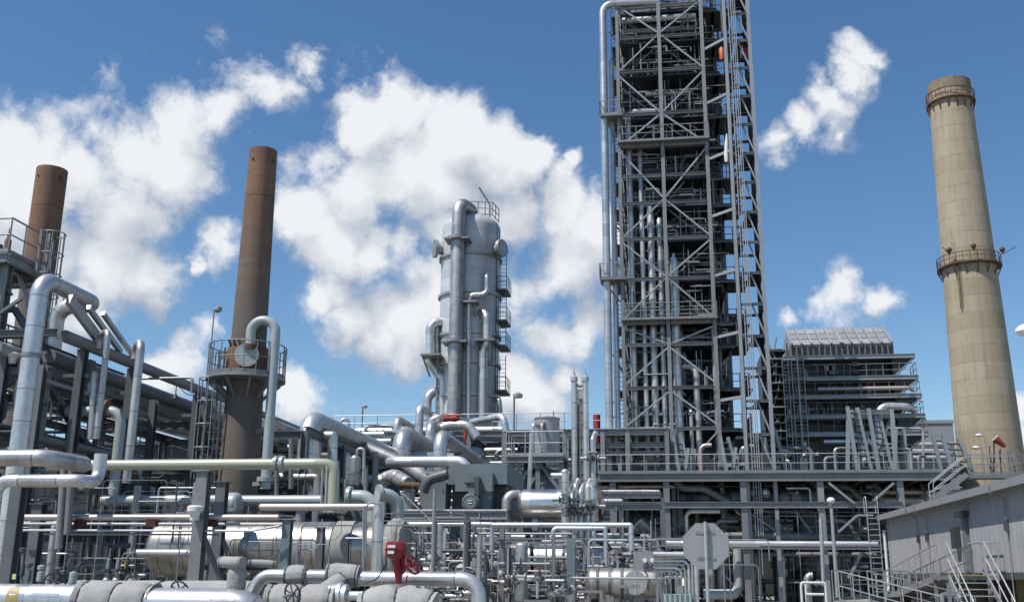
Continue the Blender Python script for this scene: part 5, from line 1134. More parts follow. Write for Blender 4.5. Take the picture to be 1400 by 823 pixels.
# ================================================================ near pipes in canvas jackets
def text_on_pipe(s, x, y, zc, r, ang, size, m, par, width=None, name='lettering'):
    """lettering lying on a level pipe: real thin letters bent round its skin"""
    cu = bpy.data.curves.new('lettering', 'FONT'); cu.body = s; cu.size = size; cu.extrude = 0; cu.resolution_u = 2
    o = bpy.data.objects.new('lettering_source', cu); C.objects.link(o); dg = bpy.context.evaluated_depsgraph_get(); me = o.evaluated_get(dg).to_mesh()
    vs = [v.co.copy() for v in me.vertices]; fs = [tuple(p.vertices) for p in me.polygons]; o.evaluated_get(dg).to_mesh_clear()
    bpy.data.objects.remove(o); bpy.data.curves.remove(cu)
    w = max(v.x for v in vs); k = (width / w) if width else 1
    def at(v): a = ang + (v.y - size * .35) / r; return V((x + v.x * k, y - (r + .006) * math.cos(a), zc + (r + .006) * math.sin(a)))
    return part(name, MB().add([at(v) for v in vs], fs), m, par)
strapm = mat('dull_strap', (.12, .12, .115), 0, .8, .3)
def near_pipes():
    # lettered white-silver line at the corner
    Y = 15.6; z1 = Z(798, 60, Y); r = .235; z = z1 - r; x0, x1 = X(-40, 805, Y), X(128, 805, Y)
    o = pipe('lettered silver pipe in the lower corner with an arrow and label strip', [(x0, Y, z), (x1, Y, z)], r, clad3s, n=32)
    lx, lw = X(42, 812, Y - r), X(80, 812, Y - r); a0 = .32
    def strip(xa, xb, h, ang, m, nm):
        mb = MB(); pts = []; n = 6
        for i in range(n + 1):
            a = ang - h / 2 / r + h / r * i / n; pts += [V((xx, Y - (r + .003) * math.cos(a), z + (r + .003) * math.sin(a))) for xx in (xa, xb)]
        mb.add(pts, [(2 * i, 2 * i + 1, 2 * i + 3, 2 * i + 2) for i in range(n)]); part(nm, mb, m, o)
    strip(lx, lw, .065, a0, plate, 'label_strip'); text_on_pipe('COMPR DISCHARGE', lx + .012, Y, z, r, a0, .05, white, o, lw - lx - .03)
    arrow_on(o, X(33, 812, Y - r), lx - .01, Y, z, r, a0, white)
    strip(X(8, 812, Y - r), X(24, 812, Y - r), .24, a0 + .05, mat('amber_label_band', (.46, .36, .13), 0, .45, .4), 'amber_band'); arrow_on(o, X(11, 812, Y - r), X(21, 812, Y - r), Y, z, r, a0, white, True)
    # polished pipe lettered TO PIPELINE
    z2 = Z(803, 250, Y) - .26; r2 = .26; xa, xb = X(212, 810, Y), X(345, 810, Y); Y2 = Y - .1
    o2 = pipe('polished steel pipe lettered TO PIPELINE low in front', [(xa, Y2, z2), (xb, Y2, z2), (xb + .35, Y2 + .2, z2 - .5)], r2, chrome, n=36, bend=.5)
    tx = X(292, 814, Y2 - r2); tw = X(320, 814, Y2 - r2); text_on_pipe('TO PIPELINE', tx, Y2, z2, r2, .42, .075, white, o2, tw - tx); arrow_on(o2, X(285, 814, Y2 - r2), tx - .02, Y2, z2, r2, .42, white)
    # canvas jackets
    def jacket(label, pts, r, seed, amp=.055, fr=6, m=cloth, name='canvas_jacket', **k):
        mb = canvas(pts, r, seed, amp=amp, fr=fr, **k); o = solo(name, mb, m, label, 'pipe jacket')
        ws = [V(p) for p in pts]; L = sum((b - a).length for a, b in zip(ws, ws[1:]))
        for t in ((.07, .5, .93) if L > .8 else (.07, .93) if L > .35 else ()):
            d = t * L
            for a, b in zip(ws, ws[1:]):
                l = (b - a).length
                if d <= l + 1e-6: part('tie_strap', MB().ring(a.lerp(b, d / l), b - a, r * .93, .012, 40, 6), strapm, o); break
                d -= l
        return o
    jacket('big pale canvas jacket joining the two lettered pipes', [(X(112, 810, Y), Y, z - .0), (X(216, 810, Y), Y - .05, z2 + .01)], .31, 5, n=56, step=.025)
    jacket('long canvas wrapped line lying behind the lettered pipes', [(X(100, 800, Y + 1.2), Y + 1.2, Z(794, 200, Y + 1.2) - .3), (X(345, 800, Y + 1.2), Y + 1.2, Z(792, 200, Y + 1.2) - .3)], .30, 17, .04, 4, n=48, step=.035)
    jacket('low canvas hump behind the corner handwheel', [(X(72, 800, Y + .7), Y + .7, z - .0), (X(118, 800, Y + .7), Y + .7, z + .0)], .24, 27, .07)
    jacket('pale canvas jacket behind a black handwheel, middle of the front row', [(X(368, 810, Y), Y, Z(797, 400, Y) - .29), (X(462, 810, Y), Y, Z(797, 400, Y) - .29)], .285, 41, .05, n=56, step=.025)
    jacket('gathered canvas bag standing on the front line beside the polished pipe', [(X(325, 800, Y), Y - .05, Z(806, 325, Y)), (X(326, 780, Y), Y - .05, Z(776, 326, Y))], .145, 51, .09, 11, n=40, step=.012)
    T = jacket('stubby canvas drum lying over the gathered bag', [(X(303, 767, Y), Y, Z(768, 303, Y)), (X(341, 769, Y), Y - .25, Z(769, 341, Y))], .088, 61, .02, n=32, tuck=False)
    jacket('thin canvas sleeve stretching right from the stubby drum'.replace(' right', ''), [P(340, 769, Y + .15), P(377, 771, Y + .25)], .06, 63, .03, n=24)
    Yb = Y + .6; zz = Z(787, 420, Yb)
    o3 = pipe('silver line with a lobster back elbow behind the front canvas', [(X(342, 800, Yb), Yb, zz - .35), (X(358, 787, Yb), Yb, zz), (X(452, 787, Yb), Yb, zz)], .105, clad, bend=.25)
    jacket('puffy canvas ball on the silver line, closer to the elbow', [(X(391, 787, Yb), Yb, zz), (X(420, 787, Yb), Yb, zz)], .17, 71, .06, 8, n=40, step=.015)
    jacket('puffy canvas ball on the silver line, closer to the red actuator', [(X(448, 786, Yb), Yb, zz + .02), (X(462, 789, Yb), Yb, zz + .02), (X(492, 786, Yb), Yb, zz + .0)], .185, 81, .06, 8, n=40, step=.015)
    jacket('slumped canvas fold between ball and front jacket', [(X(440, 800, Y + .2), Y + .2, zz - .28), (X(470, 790, Yb - .1), Yb - .1, zz - .06)], .16, 85, .12, 9, n=36, step=.015)
    # big silver elbow line to the valve skid
    o4 = pipe('bright silver line turning down in a segmented elbow at its end', [(X(478, 791, Yb), Yb, Z(791, 560, Yb)), (X(655, 791, Yb), Yb, Z(791, 560, Yb)), (X(655, 791, Yb), Yb, .2)], .115, clad, bend=.27, n=24)
    jacket('lumpy canvas jacket below the red actuator', [(X(498, 815, Y), Y, Z(817, 540, Y) - .2), (X(530, 815, Y), Y, Z(817, 540, Y) - .1), (X(560, 815, Y), Y, Z(817, 540, Y) - .1), (X(592, 815, Y), Y, Z(817, 540, Y) - .2)], .30, 91, .06, 6, n=48)
    jacket('canvas collar wrapped round the red actuator stem', [P(545, 812, Y), P(545, 798, Y)], .145, 95, .03, n=36, step=.012, tuck=False)
    pipe('short pale stub pipe feeding the lumpy jacket', [(X(470, 812, Y), Y, Z(814, 480, Y)), (X(504, 812, Y), Y, Z(814, 480, Y))], .07, clad3); q = P(461, 814, Y); solo('end_cover', MB().lathe(q, (1, 0, 0), [(-.18, .17), (0, .175), (.02, .2), (.08, .2), (.1, .17), (.16, .17)], 28), clad3, 'silver drum end between front jacket and stub pipe', 'cover')
    # red actuator
    k = Y / 1395.0; b = P(545, 797, Y); A = lambda px, py, d=0: P(px, py, Y - d)
    T = thing('valve_actuator', 'dark red valve actuator with tilted red handwheel and two white tags', 'actuator', b)
    part('stem_yoke', MB().sweep([A(545, 799), A(545, 789), A(545, 787), A(543, 768), A(543, 762)], [.05, .05, .06, .08, .09], 16), red, T)
    h = MB(); c0, c1 = A(528, 752), A(556, 752); zt, zm, zl = A(540, 742).z, A(540, 751).z, A(540, 761).z
    hx0, hx1 = c0.x, c1.x
    def octo(za, zb, s0, s1):
        cx, cy = (hx0 + hx1) / 2, Y; hw = (hx1 - hx0) / 2; vs = []
        for zz_, s in ((za, s0), (zb, s1)):
            for i in range(12): a = 2 * PI * i / 12 + PI / 12; u = math.copysign(abs(math.cos(a)) ** .5, math.cos(a)); w = math.copysign(abs(math.sin(a)) ** .5, math.sin(a)); vs.append((cx + hw * s * u, cy + hw * s * .85 * w, zz_))
        h.add(vs, [(i, (i + 1) % 12, 12 + (i + 1) % 12, 12 + i) for i in range(12)] + [tuple(range(11, -1, -1)), tuple(range(12, 24))])
    octo(zl - .03, zl + .03, .6, .96); octo(zl + .03, zm, .96, 1.0); octo(zm - .006, zm + .014, 1.07, 1.07); octo(zm + .014, zt, .98, .95); octo(zt, zt + .02, .95, .8)
    hb = part('gear_housing', h, red, T)
    for (a, c) in ((746.5, .12), (754.5, .10)): q = A(536, a, .165); part('white_tag', MB().box(q + V((-.07, -.004, -.022)), q + V((-.07 + c, .02, .022))), white, hb)
    w0, w1 = A(556, 765), A(564, 772, .05); ax = V((.80, -.42, .42)).normalized(); part('wheel_shaft', MB().cyl(A(549, 758), w1, .022), rustd, T); part('yoke_arm', MB().tube([A(548, 760), A(553, 776), A(547, 786)], .035, .05), red, T)
    m = MB(); m.ring(w1, ax, .142, .019, 32, 8); _, u, w = basis(ax)
    wh = part('handwheel', m, red, T)
    for i in range(3): a = PI / 3 * i; d = (u * math.cos(a) + w * math.sin(a)) * .142; part('spoke', MB().bar(w1 - d, w1 + d, .02), red, wh)
    part('hub', MB().cyl(w1 - ax * .03, w1 + ax * .04, .035), red, wh); part('drain_rod', MB().cyl(A(557, 785), A(554, 800), .01), red, T); part('conduit', MB().tube([A(528, 752), A(527, 772), A(515, 792), A(500, 796)], .011, .15), black, T)
    # handwheels on the jackets
    def wheel(px, py, Yw, rw, ax, label):
        c = P(px, py, Yw); T = thing('handwheel', label, 'handwheel', c); ax = V(ax); m = MB(); m.ring(c, ax, rw, .014, 36, 8); part('wheel_rim', m, black, T); _, u, w = basis(ax)
        for i in range(3): a = PI / 3 * i + .4; d = (u * math.cos(a) + w * math.sin(a)) * rw; part('spoke', MB().bar(c - d, c + d, .016), dark, T)
        part('wheel_stem', MB().cyl(c - ax.normalized() * .18, c + ax.normalized() * .05, .02), galv, T)
    wheel(400, 812, Y - .42, .165, (.55, 1, .25), 'black handwheel leaning on the middle canvas jacket')
    wheel(75, 796, Y + .15, .165, (-.25, 1, .45), 'dark handwheel behind the lettered corner pipe')
    wheel(246, 806, Y + .2, .15, (.1, 1, .55), 'dark handwheel rim rising behind the polished pipe')
    # small instruments behind the corner pipe
    for px, pt, lab, m in ((54, 776, 'grey cylindrical sensor standing behind the lettered pipe, wider one', palep), (29, 752, 'slim knobbly instrument stem behind the lettered pipe', dkp), (38, 772, 'dark valve stem with round cap between two sensors', dkgal), (98, 785, 'short pale sensor cap behind the corner handwheel', palep)):
        a, b = P(px, 806, Y + .35), P(px + 2, pt, Y + .35); T = thing('instrument', lab, 'instrument', a); part('instrument_stem', MB().cyl(a, b, .022), galv, T)
        part('instrument_body', MB().lathe(a.lerp(b, .35), (0, 0, 1), [(0, .04), (.02, .065 if m is palep else .04), (.16, .06 if m is palep else .035), (.18, .03)], 14), m, T); part('instrument_head', MB().lathe(b, (0, 0, 1), [(-.04, .03), (-.02, .055), (.03, .055), (.05, .02)], 14), m, T)
clad3s = mat('pale_lettered_cladding', (.60, .60, .61), .8, .42, .25, (.44, .43, .42), .02, seam=.215, seam_w=.012, bump=.04, bscale=8)
def arrow_on(par, xa, xb, y, z, r, ang, m, curve=False):
    L = xb - xa; h = .026; q = lambda x, v: V((x, y - (r + .0055) * math.cos(ang + v / r), z + (r + .0055) * math.sin(ang + v / r)))
    sh = [(0, 0), (.42, 1), (.42, .38), (1, .38), (1, -.38), (.42, -.38), (.42, -1)]
    part('arrow_mark', MB().add([q(xa + a * L, b * h) for a, b in sh], [(0, 6, 1), (2, 5, 4, 3), (1, 6, 5, 2)]), m, par)
near_pipes()

def west_infill():
    """walkway and crowded steel between the riser and the long rack"""
    T = thing('side_walkway', 'narrow railed walkway running back below the pale dropped pipe', 'walkway', V((-17.3, 26, 5.4)))
    part('walkway_plate', MB().box((-18.3, 25.6, 5.36), (-17.3, 33, 5.41)), dkgal, T); part('walkway_beam', MB().tube([(-17.25, 25.6, 5.28), (-17.25, 33, 5.28)], .11), galv, T)
    part('guardrail_frame', rail(MB(), [(-17.32, 25.6, 5.41), (-17.32, 33, 5.41)], 1.0, .8, .02, toe=False), galvd, T)
    for y in (26, 29.5, 32.8): part('walkway_hanger', MB().bar((-17.4, y, 5.41), (-17.4, y, 7.3), .07), dkgal, T)
    F = thing('steel_trestle', 'crowded dark steel frame between the fat silver riser and the long rack', 'steel frame', V((-19, 28, 0)))
    for x, y in ((-16.9, 25.6), (-18.2, 25.8), (-17.6, 28.5), (-20, 26.2), (-16.6, 31.5)): part('frame_column', MB().ibeam((x, y, 0), (x, y, R.uniform(7.4, 9.6) if x < -17 else 7.2), .22, .22, (0, 1, 0)), R.choice((galvd, dkgal, dkgal)), F)
    for z in (3.4, 4.6, 6.1, 7.1, 8.2):
        part('frame_beam', MB().ibeam((-22, 25.9, z), (-16.8, 25.9, z), .2, .14), R.choice((galvd, dkgal)), F); part('frame_beam', MB().ibeam((-17.5, 25.7, z - .3), (-17.5, 31, z - .3), .2, .14), dkgal, F)
        a = R.uniform(-21, -18.5); part('frame_brace', MB().bar((a, 26.1, z), (a + 1.6, 26.1, z + 1.1), .09), galvd, F)
    for i in range(26):
        x, y, z = R.uniform(-22, -16.6), R.uniform(25.4, 31), R.uniform(2.6, 8.6); L = R.uniform(.5, 2); k = i % 3
        part('small_pipe', MB().tube([(x, y, z), (x, y, z + L), (x + R.uniform(-.8, .8), y, z + L)] if k == 0 else [(x, y, z), (x + L, y, z), (x + L, y, z - .5)] if k == 1 else [(x, y, z), (x, y + L * 1.5, z), (x, y + L * 1.5, z + .6)], R.choice((.025, .04, .06, .09)), .12), R.choice((galv, clad2, galvd, dkgal, palep, galvl)), F)
    for i in range(8): x, y, z = R.uniform(-21.5, -17), R.uniform(25.6, 30), R.choice((3.5, 4.7, 6.2, 7.2)); part('equipment_box', MB().box((x, y, z), (x + R.uniform(.25, .5), y + .3, z + R.uniform(.3, .7))), R.choice((galvd, dkgal, bluegrey, galv)), F)
west_infill()
# ================================================================ cross rack behind the middle ground
def cross_rack():
    Y0, Y1 = 64.0, 70.0; xa, xb = X(452, 600, Y0), X(838, 600, Y0); zt = Z(589, 640, Y0); zs = [2.6, 5.0, zt - 2.3, zt - .2]
    T = thing('pipe_rack', 'wide steel pipe rack crossing behind the grey enclosure and small tank', 'pipe rack', V(((xa + xb) / 2, Y0, 0)))
    n = 8
    for i in range(n + 1):
        x = xa + (xb - xa) * i / n
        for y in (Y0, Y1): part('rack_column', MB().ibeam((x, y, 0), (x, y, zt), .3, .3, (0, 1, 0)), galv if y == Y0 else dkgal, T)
        for z in zs: part('cross_beam', MB().ibeam((x, Y0 + .15, z - .17), (x, Y1 - .15, z - .17), .3, .2), dkgal, T)
    for z in zs:
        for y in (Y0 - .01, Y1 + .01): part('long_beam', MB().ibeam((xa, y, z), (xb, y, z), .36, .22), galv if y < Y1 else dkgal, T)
    part('walkway_plate', MB().box((xa, Y0 + .1, zt + .01), (xb, Y0 + 1.4, zt + .05)), dkgal, T)
    part('guardrail_frame', rail(MB(), [(xa, Y0 + .1, zt + .05), (xb, Y0 + .1, zt + .05)], 1.05, 1.5, .03, toe=False), galvl, T)
    g = 'pipes lying along the wide rack'
    for li, z in enumerate(zs):
        for k in range(6): r = R.choice((.08, .12, .18, .25)); a = xa - R.random() * 2; pipe('pipe lying level on the wide rack behind the grey enclosure', [(a, Y0 + .5 + k * .85, z + .18 + r), (R.uniform(xb - 9, xb), Y0 + .5 + k * .85, z + .18 + r)], r, R.choice((clad, clad2, galvl, palep, clad3)), g)
    g = 'elbowed pipes in the wide rack'
    for i in range(70):
        x = R.uniform(xa, xb); y = R.uniform(Y0 - 1.5, Y1); z0 = R.choice((.2, 2.9, 5.3, 7.5)); z1 = z0 + R.uniform(.7, 2.2)
        pipe('elbowed pipe in the crowded wide rack behind the middle', [(x, y, z0), (x, y, z1), (x + R.uniform(-2.5, 2.5), y + R.uniform(-.3, .3), z1)], R.choice((.06, .09, .14, .2)), R.choice((clad, clad2, galv, dkp, palep, clad2)), g)
    for i in range(16): x = xa + (xb - xa) * (i + R.random()) / 16; solo('storage_drum', MB().lathe((x, Y1 - R.uniform(1, 3), R.choice((.1, 2.8, 5.2))), (0, 0, 1), head_prof(R.uniform(.5, .8), 1.3), 20), R.choice((dkp, dkp, galv)), 'dim upright drum inside the wide rack behind the middle', 'drum', 'drums inside the wide rack')
    # loops sticking up above it
    for (pl, pr, pt, lab) in ((463, 474, 572, 'slim pipe loop standing above the wide rack at its start'), (497, 536, 581, 'low level pipe loop on the wide rack next to the slim loop')):
        z = Z(pt, pl, Y0); a, b = X(pl, pt, Y0), X(pr, pt, Y0); pipe(lab, [(a, Y0 + .4, zt), (a, Y0 + .4, z), (b, Y0 + .5, z), (b, Y0 + .5, zt)], .11, clad2, bend=.35)
cross_rack()
# ================================================================ large elbows and headers in front of the column
def elbows():
    def el(label, px, pyt, pyb, Y, rpx, back, dz, m=clad, dx=0.0):
        r = rpx * Y / 1400; x = X(px, (pyt + pyb) / 2, Y); z = Z(pyt, px, Y) - r * .3
        return pipe(label, [(x, Y, Z(pyb, px, Y)), (x, Y, z), (x + dx, Y + back, z + dz)], r, m, bend=r * 2.1, n=28)
    el('thick silver elbow pipe rising then heading back to the column, broadest', 549, 588, 640, 50, 13.5, 11, -.1)
    el('silver elbow pipe turning back behind the grey enclosure, second broadest', 601, 592, 690, 48, 9.5, 10, -.15)
    el('small silver elbow between the two broad elbows', 588, 578, 615, 58, 7, 7, .05); el('tiny silver elbow beside the lattice leg', 573, 555, 600, 62, 6, 5, 0)
    el('short silver elbow just above the broadest elbow', 543, 571, 592, 60, 5.5, 4, 0)
    Y = 60; pipe('curved silver pipe bending over in front of the column foot', [P(596, 600, Y), P(606, 582, Y), P(640, 581, Y), P(652, 598, Y)], 7 * Y / 1400, clad, bend=.6)
    pipe('silver pipe swinging away above the curved one at the column foot', [P(588, 602, Y + 1), P(588, 575, Y + 1), P(604, 570, Y + 1), P(645, 579, Y + 4)], 6 * Y / 1400, clad, bend=.6)
    pipe('long silver pipe slanting to an elbow at the column foot', [P(645, 577, 62), P(688, 568, 60), P(692, 590, 60)], 5 * Y / 1400, clad, bend=.5)
    q = P(617, 572, 59); o = thing('red_valve', 'orange red valve lying at the foot of the silver column', 'valve', q); part('valve_body', MB().lathe(q + V((-.5, 0, 0)), (1, 0, 0), [(0, .12), (.1, .22), (.4, .15), (.7, .22), (1.0, .1)], 14), redp, o); part('valve_bar', MB().bar(q + V((-.6, -.1, .16)), q + V((.6, -.1, .2)), .1), orange, o)
    q = P(635, 587, 57); solo('red_strap', MB().sweep([q, q + V((.08, 0, -.35)), q + V((.02, 0, -.6)), q + V((.16, 0, -.95))], [.09, .13, .07, .03], 8), redp, 'red cloth tied below the orange red valve', 'strap')
    Y = 40; z = Z(631, 580, Y); pipe('bright level silver pipe with a rounded end over the grey enclosure', [P(533, 632, Y + .6), V((X(543, 631, Y), Y, z)), V((X(634, 631, Y), Y, z)), V((X(640, 645, Y), Y, z - .5))], 7.6 * Y / 1400, clad3, bend=.4, n=24)
    q = V((X(527, 632, Y), Y + .3, z)); 
    pipe('wide dull silver header bending below the thick header', [P(500, 612, 44), P(556, 636, 44), P(592, 660, 42)], 9 * 44 / 1400, clad2, bend=1)
    # upright pale cylinder and pipe by the rack post
    Y = 30; a = P(484, 664, Y); b = P(488, 622, Y); T = thing('filter_pot', 'upright ribbed silver filter pot with small goose neck pipe', 'filter', a)
    part('pot_body', MB().lathe(a, (0, 0, 1), [(0, .15), (.05, .18), (b.z - a.z - .1, .175), (b.z - a.z, .08)], 20), clad2, T); part('goose_neck', MB().tube([b, b + V((0, 0, .18)), b + V((.22, 0, .2)), b + V((.24, 0, -.9))], .05, .1), clad2, T)
    part('pot_band', MB().lathe(a + V((0, 0, .35)), (0, 0, 1), [(0, .18), (0, .2), (.06, .2), (.06, .18)], 20), bluegrey, T)
    for px, pt, pb, Y in ((513, 618, 668, 33), (473, 655, 700, 29)): pipe('short grey post pipe near the filter pot, %s' % ('taller one' if px == 513 else 'stub one'), [P(px, pb, Y), P(px, pt, Y)], .1 if px == 513 else .06, galv)
    pipe('dark corrugated bend hanging left of the grey cabinet'.replace(' left of', ' beside'), [P(578, 672, 35), P(585, 655, 35), P(612, 648, 35)], .19, dkp, bend=.5)
    pipe('rusty jointed pipe running into the grey cabinet', [P(546, 662, 35), P(552, 663, 35), P(574, 664, 35)], .12, rustd); pipe('pale bumpy duct under the rusty jointed pipe', [P(557, 672, 35.4), P(558, 700, 35.4)], .25, clad2)
    jb = canvas([P(520, 658, 38), P(536, 650, 38), P(560, 662, 37)], .28, 77, n=32, step=.04, amp=.12, fr=3); solo('canvas_cover', jb, clad2, 'crumpled grey cover draped below the bright level pipe', 'cover')
elbows()
# ================================================================ grey machine enclosure
def enclosure():
    Y0, Y1 = 36.0, 40.5; xa, xb = X(612, 660, Y0), X(693, 660, Y0); zt, zb = Z(634, 650, Y0), Z(697, 650, Y0)
    T = thing('machine_enclosure', 'blue grey machine enclosure with stepped hood and round fan motor', 'enclosure', V(((xa + xb) / 2, Y0, zb)))
    k = Y0 / 1400; c = .16
    m = MB().add([(xa, Y0, zb + .9), (xb, Y0, zb + .9), (xb, Y0, zt), (xa + c, Y0, zt), (xa, Y0, zt - c), (xa, Y1, zb + .9), (xb, Y1, zb + .9), (xb, Y1, zt), (xa + c, Y1, zt), (xa, Y1, zt - c)], [(0, 1, 2, 3, 4), (9, 8, 7, 6, 5), (0, 5, 6, 1), (1, 6, 7, 2), (2, 7, 8, 3), (3, 8, 9, 4), (4, 9, 5, 0)]); part('hood', m, bluegrey, T)
    part('front_hood', MB().box((X(626, 660, Y0), Y0 - .5, zb + .62), (X(676, 660, Y0), Y0 - .003, Z(648, 650, Y0))), bluegrey, T)
    part('lower_cabinet', MB().box((X(657, 660, Y0), Y0 - .45, zb), (X(674, 660, Y0), Y0 + .3, zb + .617)), bluegrey, T)
    part('lower_skirt', MB().box((xa + .1, Y0 + .4, zb), (xb - .1, Y1 - .3, zb + .897)), dkp, T)
    part('hood_seam', MB().bar((X(626, 660, Y0), Y0 - .505, zb + .63), (X(676, 660, Y0), Y0 - .505, zb + .63), .02, .03), galv, T)
    q = P(643, 686, Y0 - .9); r = .31; pr = []
    mo = part('motor_housing', MB().sweep_prof(q + V((0, 0, 0)), q + V((0, .8, 0)), [(r * math.cos(a) * (1 if abs(math.cos(a)) < .8 else .95) * 1.06, r * 1.06 * math.sin(a)) for a in [PI / 8 + PI / 4 * i for i in range(8)]], (0, 0, 1)), bluegrey, T)
    part('fan_cowl', MB().lathe(q + V((0, .0, .0)), (0, -1, 0), [(0, .27), (.05, .27), (.08, .24), (.08, .001)], 28), bluegrey, mo)
    part('cowl_ring', MB().ring(q + V((0, -.083, 0)), (0, 1, 0), .225, .008, 28), dkp, mo)
    for dz in (.05, -.05): part('white_label', MB().box(q + V((-.085, -.096, dz - .016)), q + V((.085, -.086, dz + .016))), white, mo)
    part('label_stud', MB().box(q + V((-.012, -.096, -.014)), q + V((.012, -.086, .014))), white, mo)
    part('inlet_box', MB().box((X(641, 670, Y0 - .7), Y0 - .8, q.z + r * .9), (X(657, 670, Y0 - .7), Y0 - .51, q.z + r + .33)), bluegrey, T); part('inlet_hood', MB().box((X(636, 660, Y0 - .7), Y0 - .86, q.z + r + .33), (X(650, 660, Y0 - .7), Y0 - .51, q.z + r + .37)), dkp, T)
    part('inlet_fin', MB().box((X(650, 660, Y0 - .7), Y0 - .9, q.z + .2), (X(656, 660, Y0 - .7), Y0 - .4, q.z + r + .55)), dkp, T)
    cx0, cx1 = X(574, 680, Y0 - .3), X(609, 680, Y0 - .3); cz1 = Z(660, 590, Y0); T2 = thing('grey_cabinet', 'grey two door cabinet with a white domed top beside the machine enclosure', 'cabinet', V(((cx0 + cx1) / 2, Y0 - .3, zb)))
    part('cabinet_body', MB().box((cx0, Y0 - .3, zb), (cx1, Y0 + .7, cz1)), bluegrey, T2)
    xm = cx0 + (cx1 - cx0) * .56; part('door_gap', MB().box((xm - .012, Y0 - .305, zb + .03), (xm + .012, Y0 - .297, cz1 - .2)), black, T2)
    for x in (cx0 + .12, cx1 - .12): part('door_handle', MB().box((x, Y0 - .33, cz1 - .33), (x + .03, Y0 - .303, cz1 - .23)), dkp, T2)
    xc = cx0 + .42; part('domed_top', MB().lathe((xc, Y0 + .2, cz1 + .003), (0, 0, 1), [(0, .3), (.05, .34), (.12, .28), (.3, .28), (.33, .36), (.38, .36), (.4, .05)], 24), clad3, T2)
    for z in (zb + .2, zb + .62): part('side_stub', MB().cyl((cx0 - .12, Y0, z), (cx0 - .003, Y0, z), .07), white, T2)
    # platform with rail below
    P0 = thing('equipment_platform', 'steel platform with a pale rail under the grey machine enclosure', 'platform', V(((xa + xb) / 2, Y0, 0)))
    pa, pb = X(546, 698, Y0 - 1), X(694, 698, Y0 - 1)
    part('platform_plate', MB().box((pa, Y0 - 1.1, zb - .10), (pb, Y1 + .3, zb - .04)), galv, P0); part('platform_beam', MB().ibeam((pa, Y0 - 1.1, zb - .25), (pb, Y0 - 1.1, zb - .25), .28, .16), galv, P0)
    for i in range(5):
        x = pa + (pb - pa) * i / 4; part('platform_column', MB().ibeam((x, Y0 - 1.0, 0), (x, Y0 - 1.0, zb - .4), .2, .2, (0, 1, 0)), galv, P0); part('platform_column', MB().ibeam((x, Y1, 0), (x, Y1, zb - .12), .2, .2, (0, 1, 0)), dkgal, P0)
    zr = Z(697, 620, Y0 - 1.2); part('guardrail_frame', rail(MB(), [(pa, Y0 - 1.15, zr - .55), (pb, Y0 - 1.15, zr - .55)], .55, .9, .02, mid=False, toe=False), galvl, P0)
enclosure()
# ================================================================ small tank on its platform
def small_tank():
    Y = 46.0; zp = Z(622, 740, Y - 1.2); xa, xb = X(692, 620, Y - 1.2), X(770, 620, Y - 1.2); c = P(748, 595, Y); r = 17.3 * Y / 1400
    D = thing('tank_platform', 'railed steel platform on braced legs holding the small upright tank', 'platform', V(((xa + xb) / 2, Y, 0)))
    part('platform_plate', MB().box((xa, Y - 1.2, zp - .05), (xb, Y + 1.4, zp)), galv, D); part('platform_beam', MB().ibeam((xa, Y - 1.22, zp - .2), (xb, Y - 1.22, zp - .2), .28, .16), galv, D)
    part('guardrail_frame', rail(MB(), [(xa, Y + 1.3, zp), (xa, Y - 1.15, zp), (xb, Y - 1.15, zp), (xb, Y + 1.3, zp)], 1.05, .8, .026), galvl, D)
    for px in (699, 709, 735, 767):
        x = X(px, 650, Y - 1.2); part('platform_leg', MB().ibeam((x, Y - 1.05, 0), (x, Y - 1.05, zp - .3), .2, .2, (0, 1, 0)), galv, D); part('platform_leg', MB().ibeam((x, Y + 1.2, 0), (x, Y + 1.2, zp - .06), .18, .18, (0, 1, 0)), dkgal, D)
    for a, b, c_, d in ((706, 668, 729, 632), (735, 630, 764, 668), (735, 645, 722, 668)): part('platform_brace', MB().bar(P(a, b, Y - 1.0), P(c_, d, Y - 1.0), .13), galv, D)
    zt = Z(571, 748, Y); T = thing('small_tank', 'small pale upright cylindrical tank with flat lid and side pipes', 'tank', V((c.x, Y, zp + .003)))
    part('tank_shell', MB().lathe((c.x, Y, zp + .003), (0, 0, 1), [(0, r), (zt - zp - .08, r), (zt - zp - .08, r + .03), (zt - zp - .03, r + .03), (zt - zp, r * .9), (zt - zp + .03, .01)], 40), galvl, T)
    part('side_pipe', MB().tube([P(727, 622, Y - .9), P(729, 579, Y - .9), P(737, 581, Y - .6), P(737, 600, Y - .6)], .09, .2), clad, T); part('side_pipe', MB().tube([P(742, 618, Y - .8), P(741, 580, Y - .8), P(745, 577, Y - .4)], .075, .2), clad2, T)
    part('lid_pipe', MB().tube([(c.x + .3, Y, zt), (c.x + .3, Y, zt + .3)], .03), galv, T)
    pipe('tall slim pipe standing before the tank platform', [P(722, 700, Y - 3), P(727, 592, Y - 3)], .09, clad); solo('back_tank', MB().lathe((c.x - .3, Y + .2, .1), (0, 0, 1), head_prof(r * 1.75, zp - 1.0), 32), bluegrey, 'wide blue grey tank in the shade below the tank platform', 'tank')
    Y = 66.5; p = P(816, 590, Y); T = thing('red_stack', 'short bright red vent stack before the tall silver risers', 'vent stack', p); part('stack_tube', MB().lathe((p.x, Y, p.z - 2), (0, 0, 1), [(0, .24), (2 + 1.1, .24), (3.1, .2), (2.7, .2)], 18), redp, T); part('stack_collar', MB().lathe((p.x, Y, p.z + .1), (0, 0, 1), [(0, .24), (0, .28), (.08, .28), (.08, .24)], 18), redp, T)
small_tank()
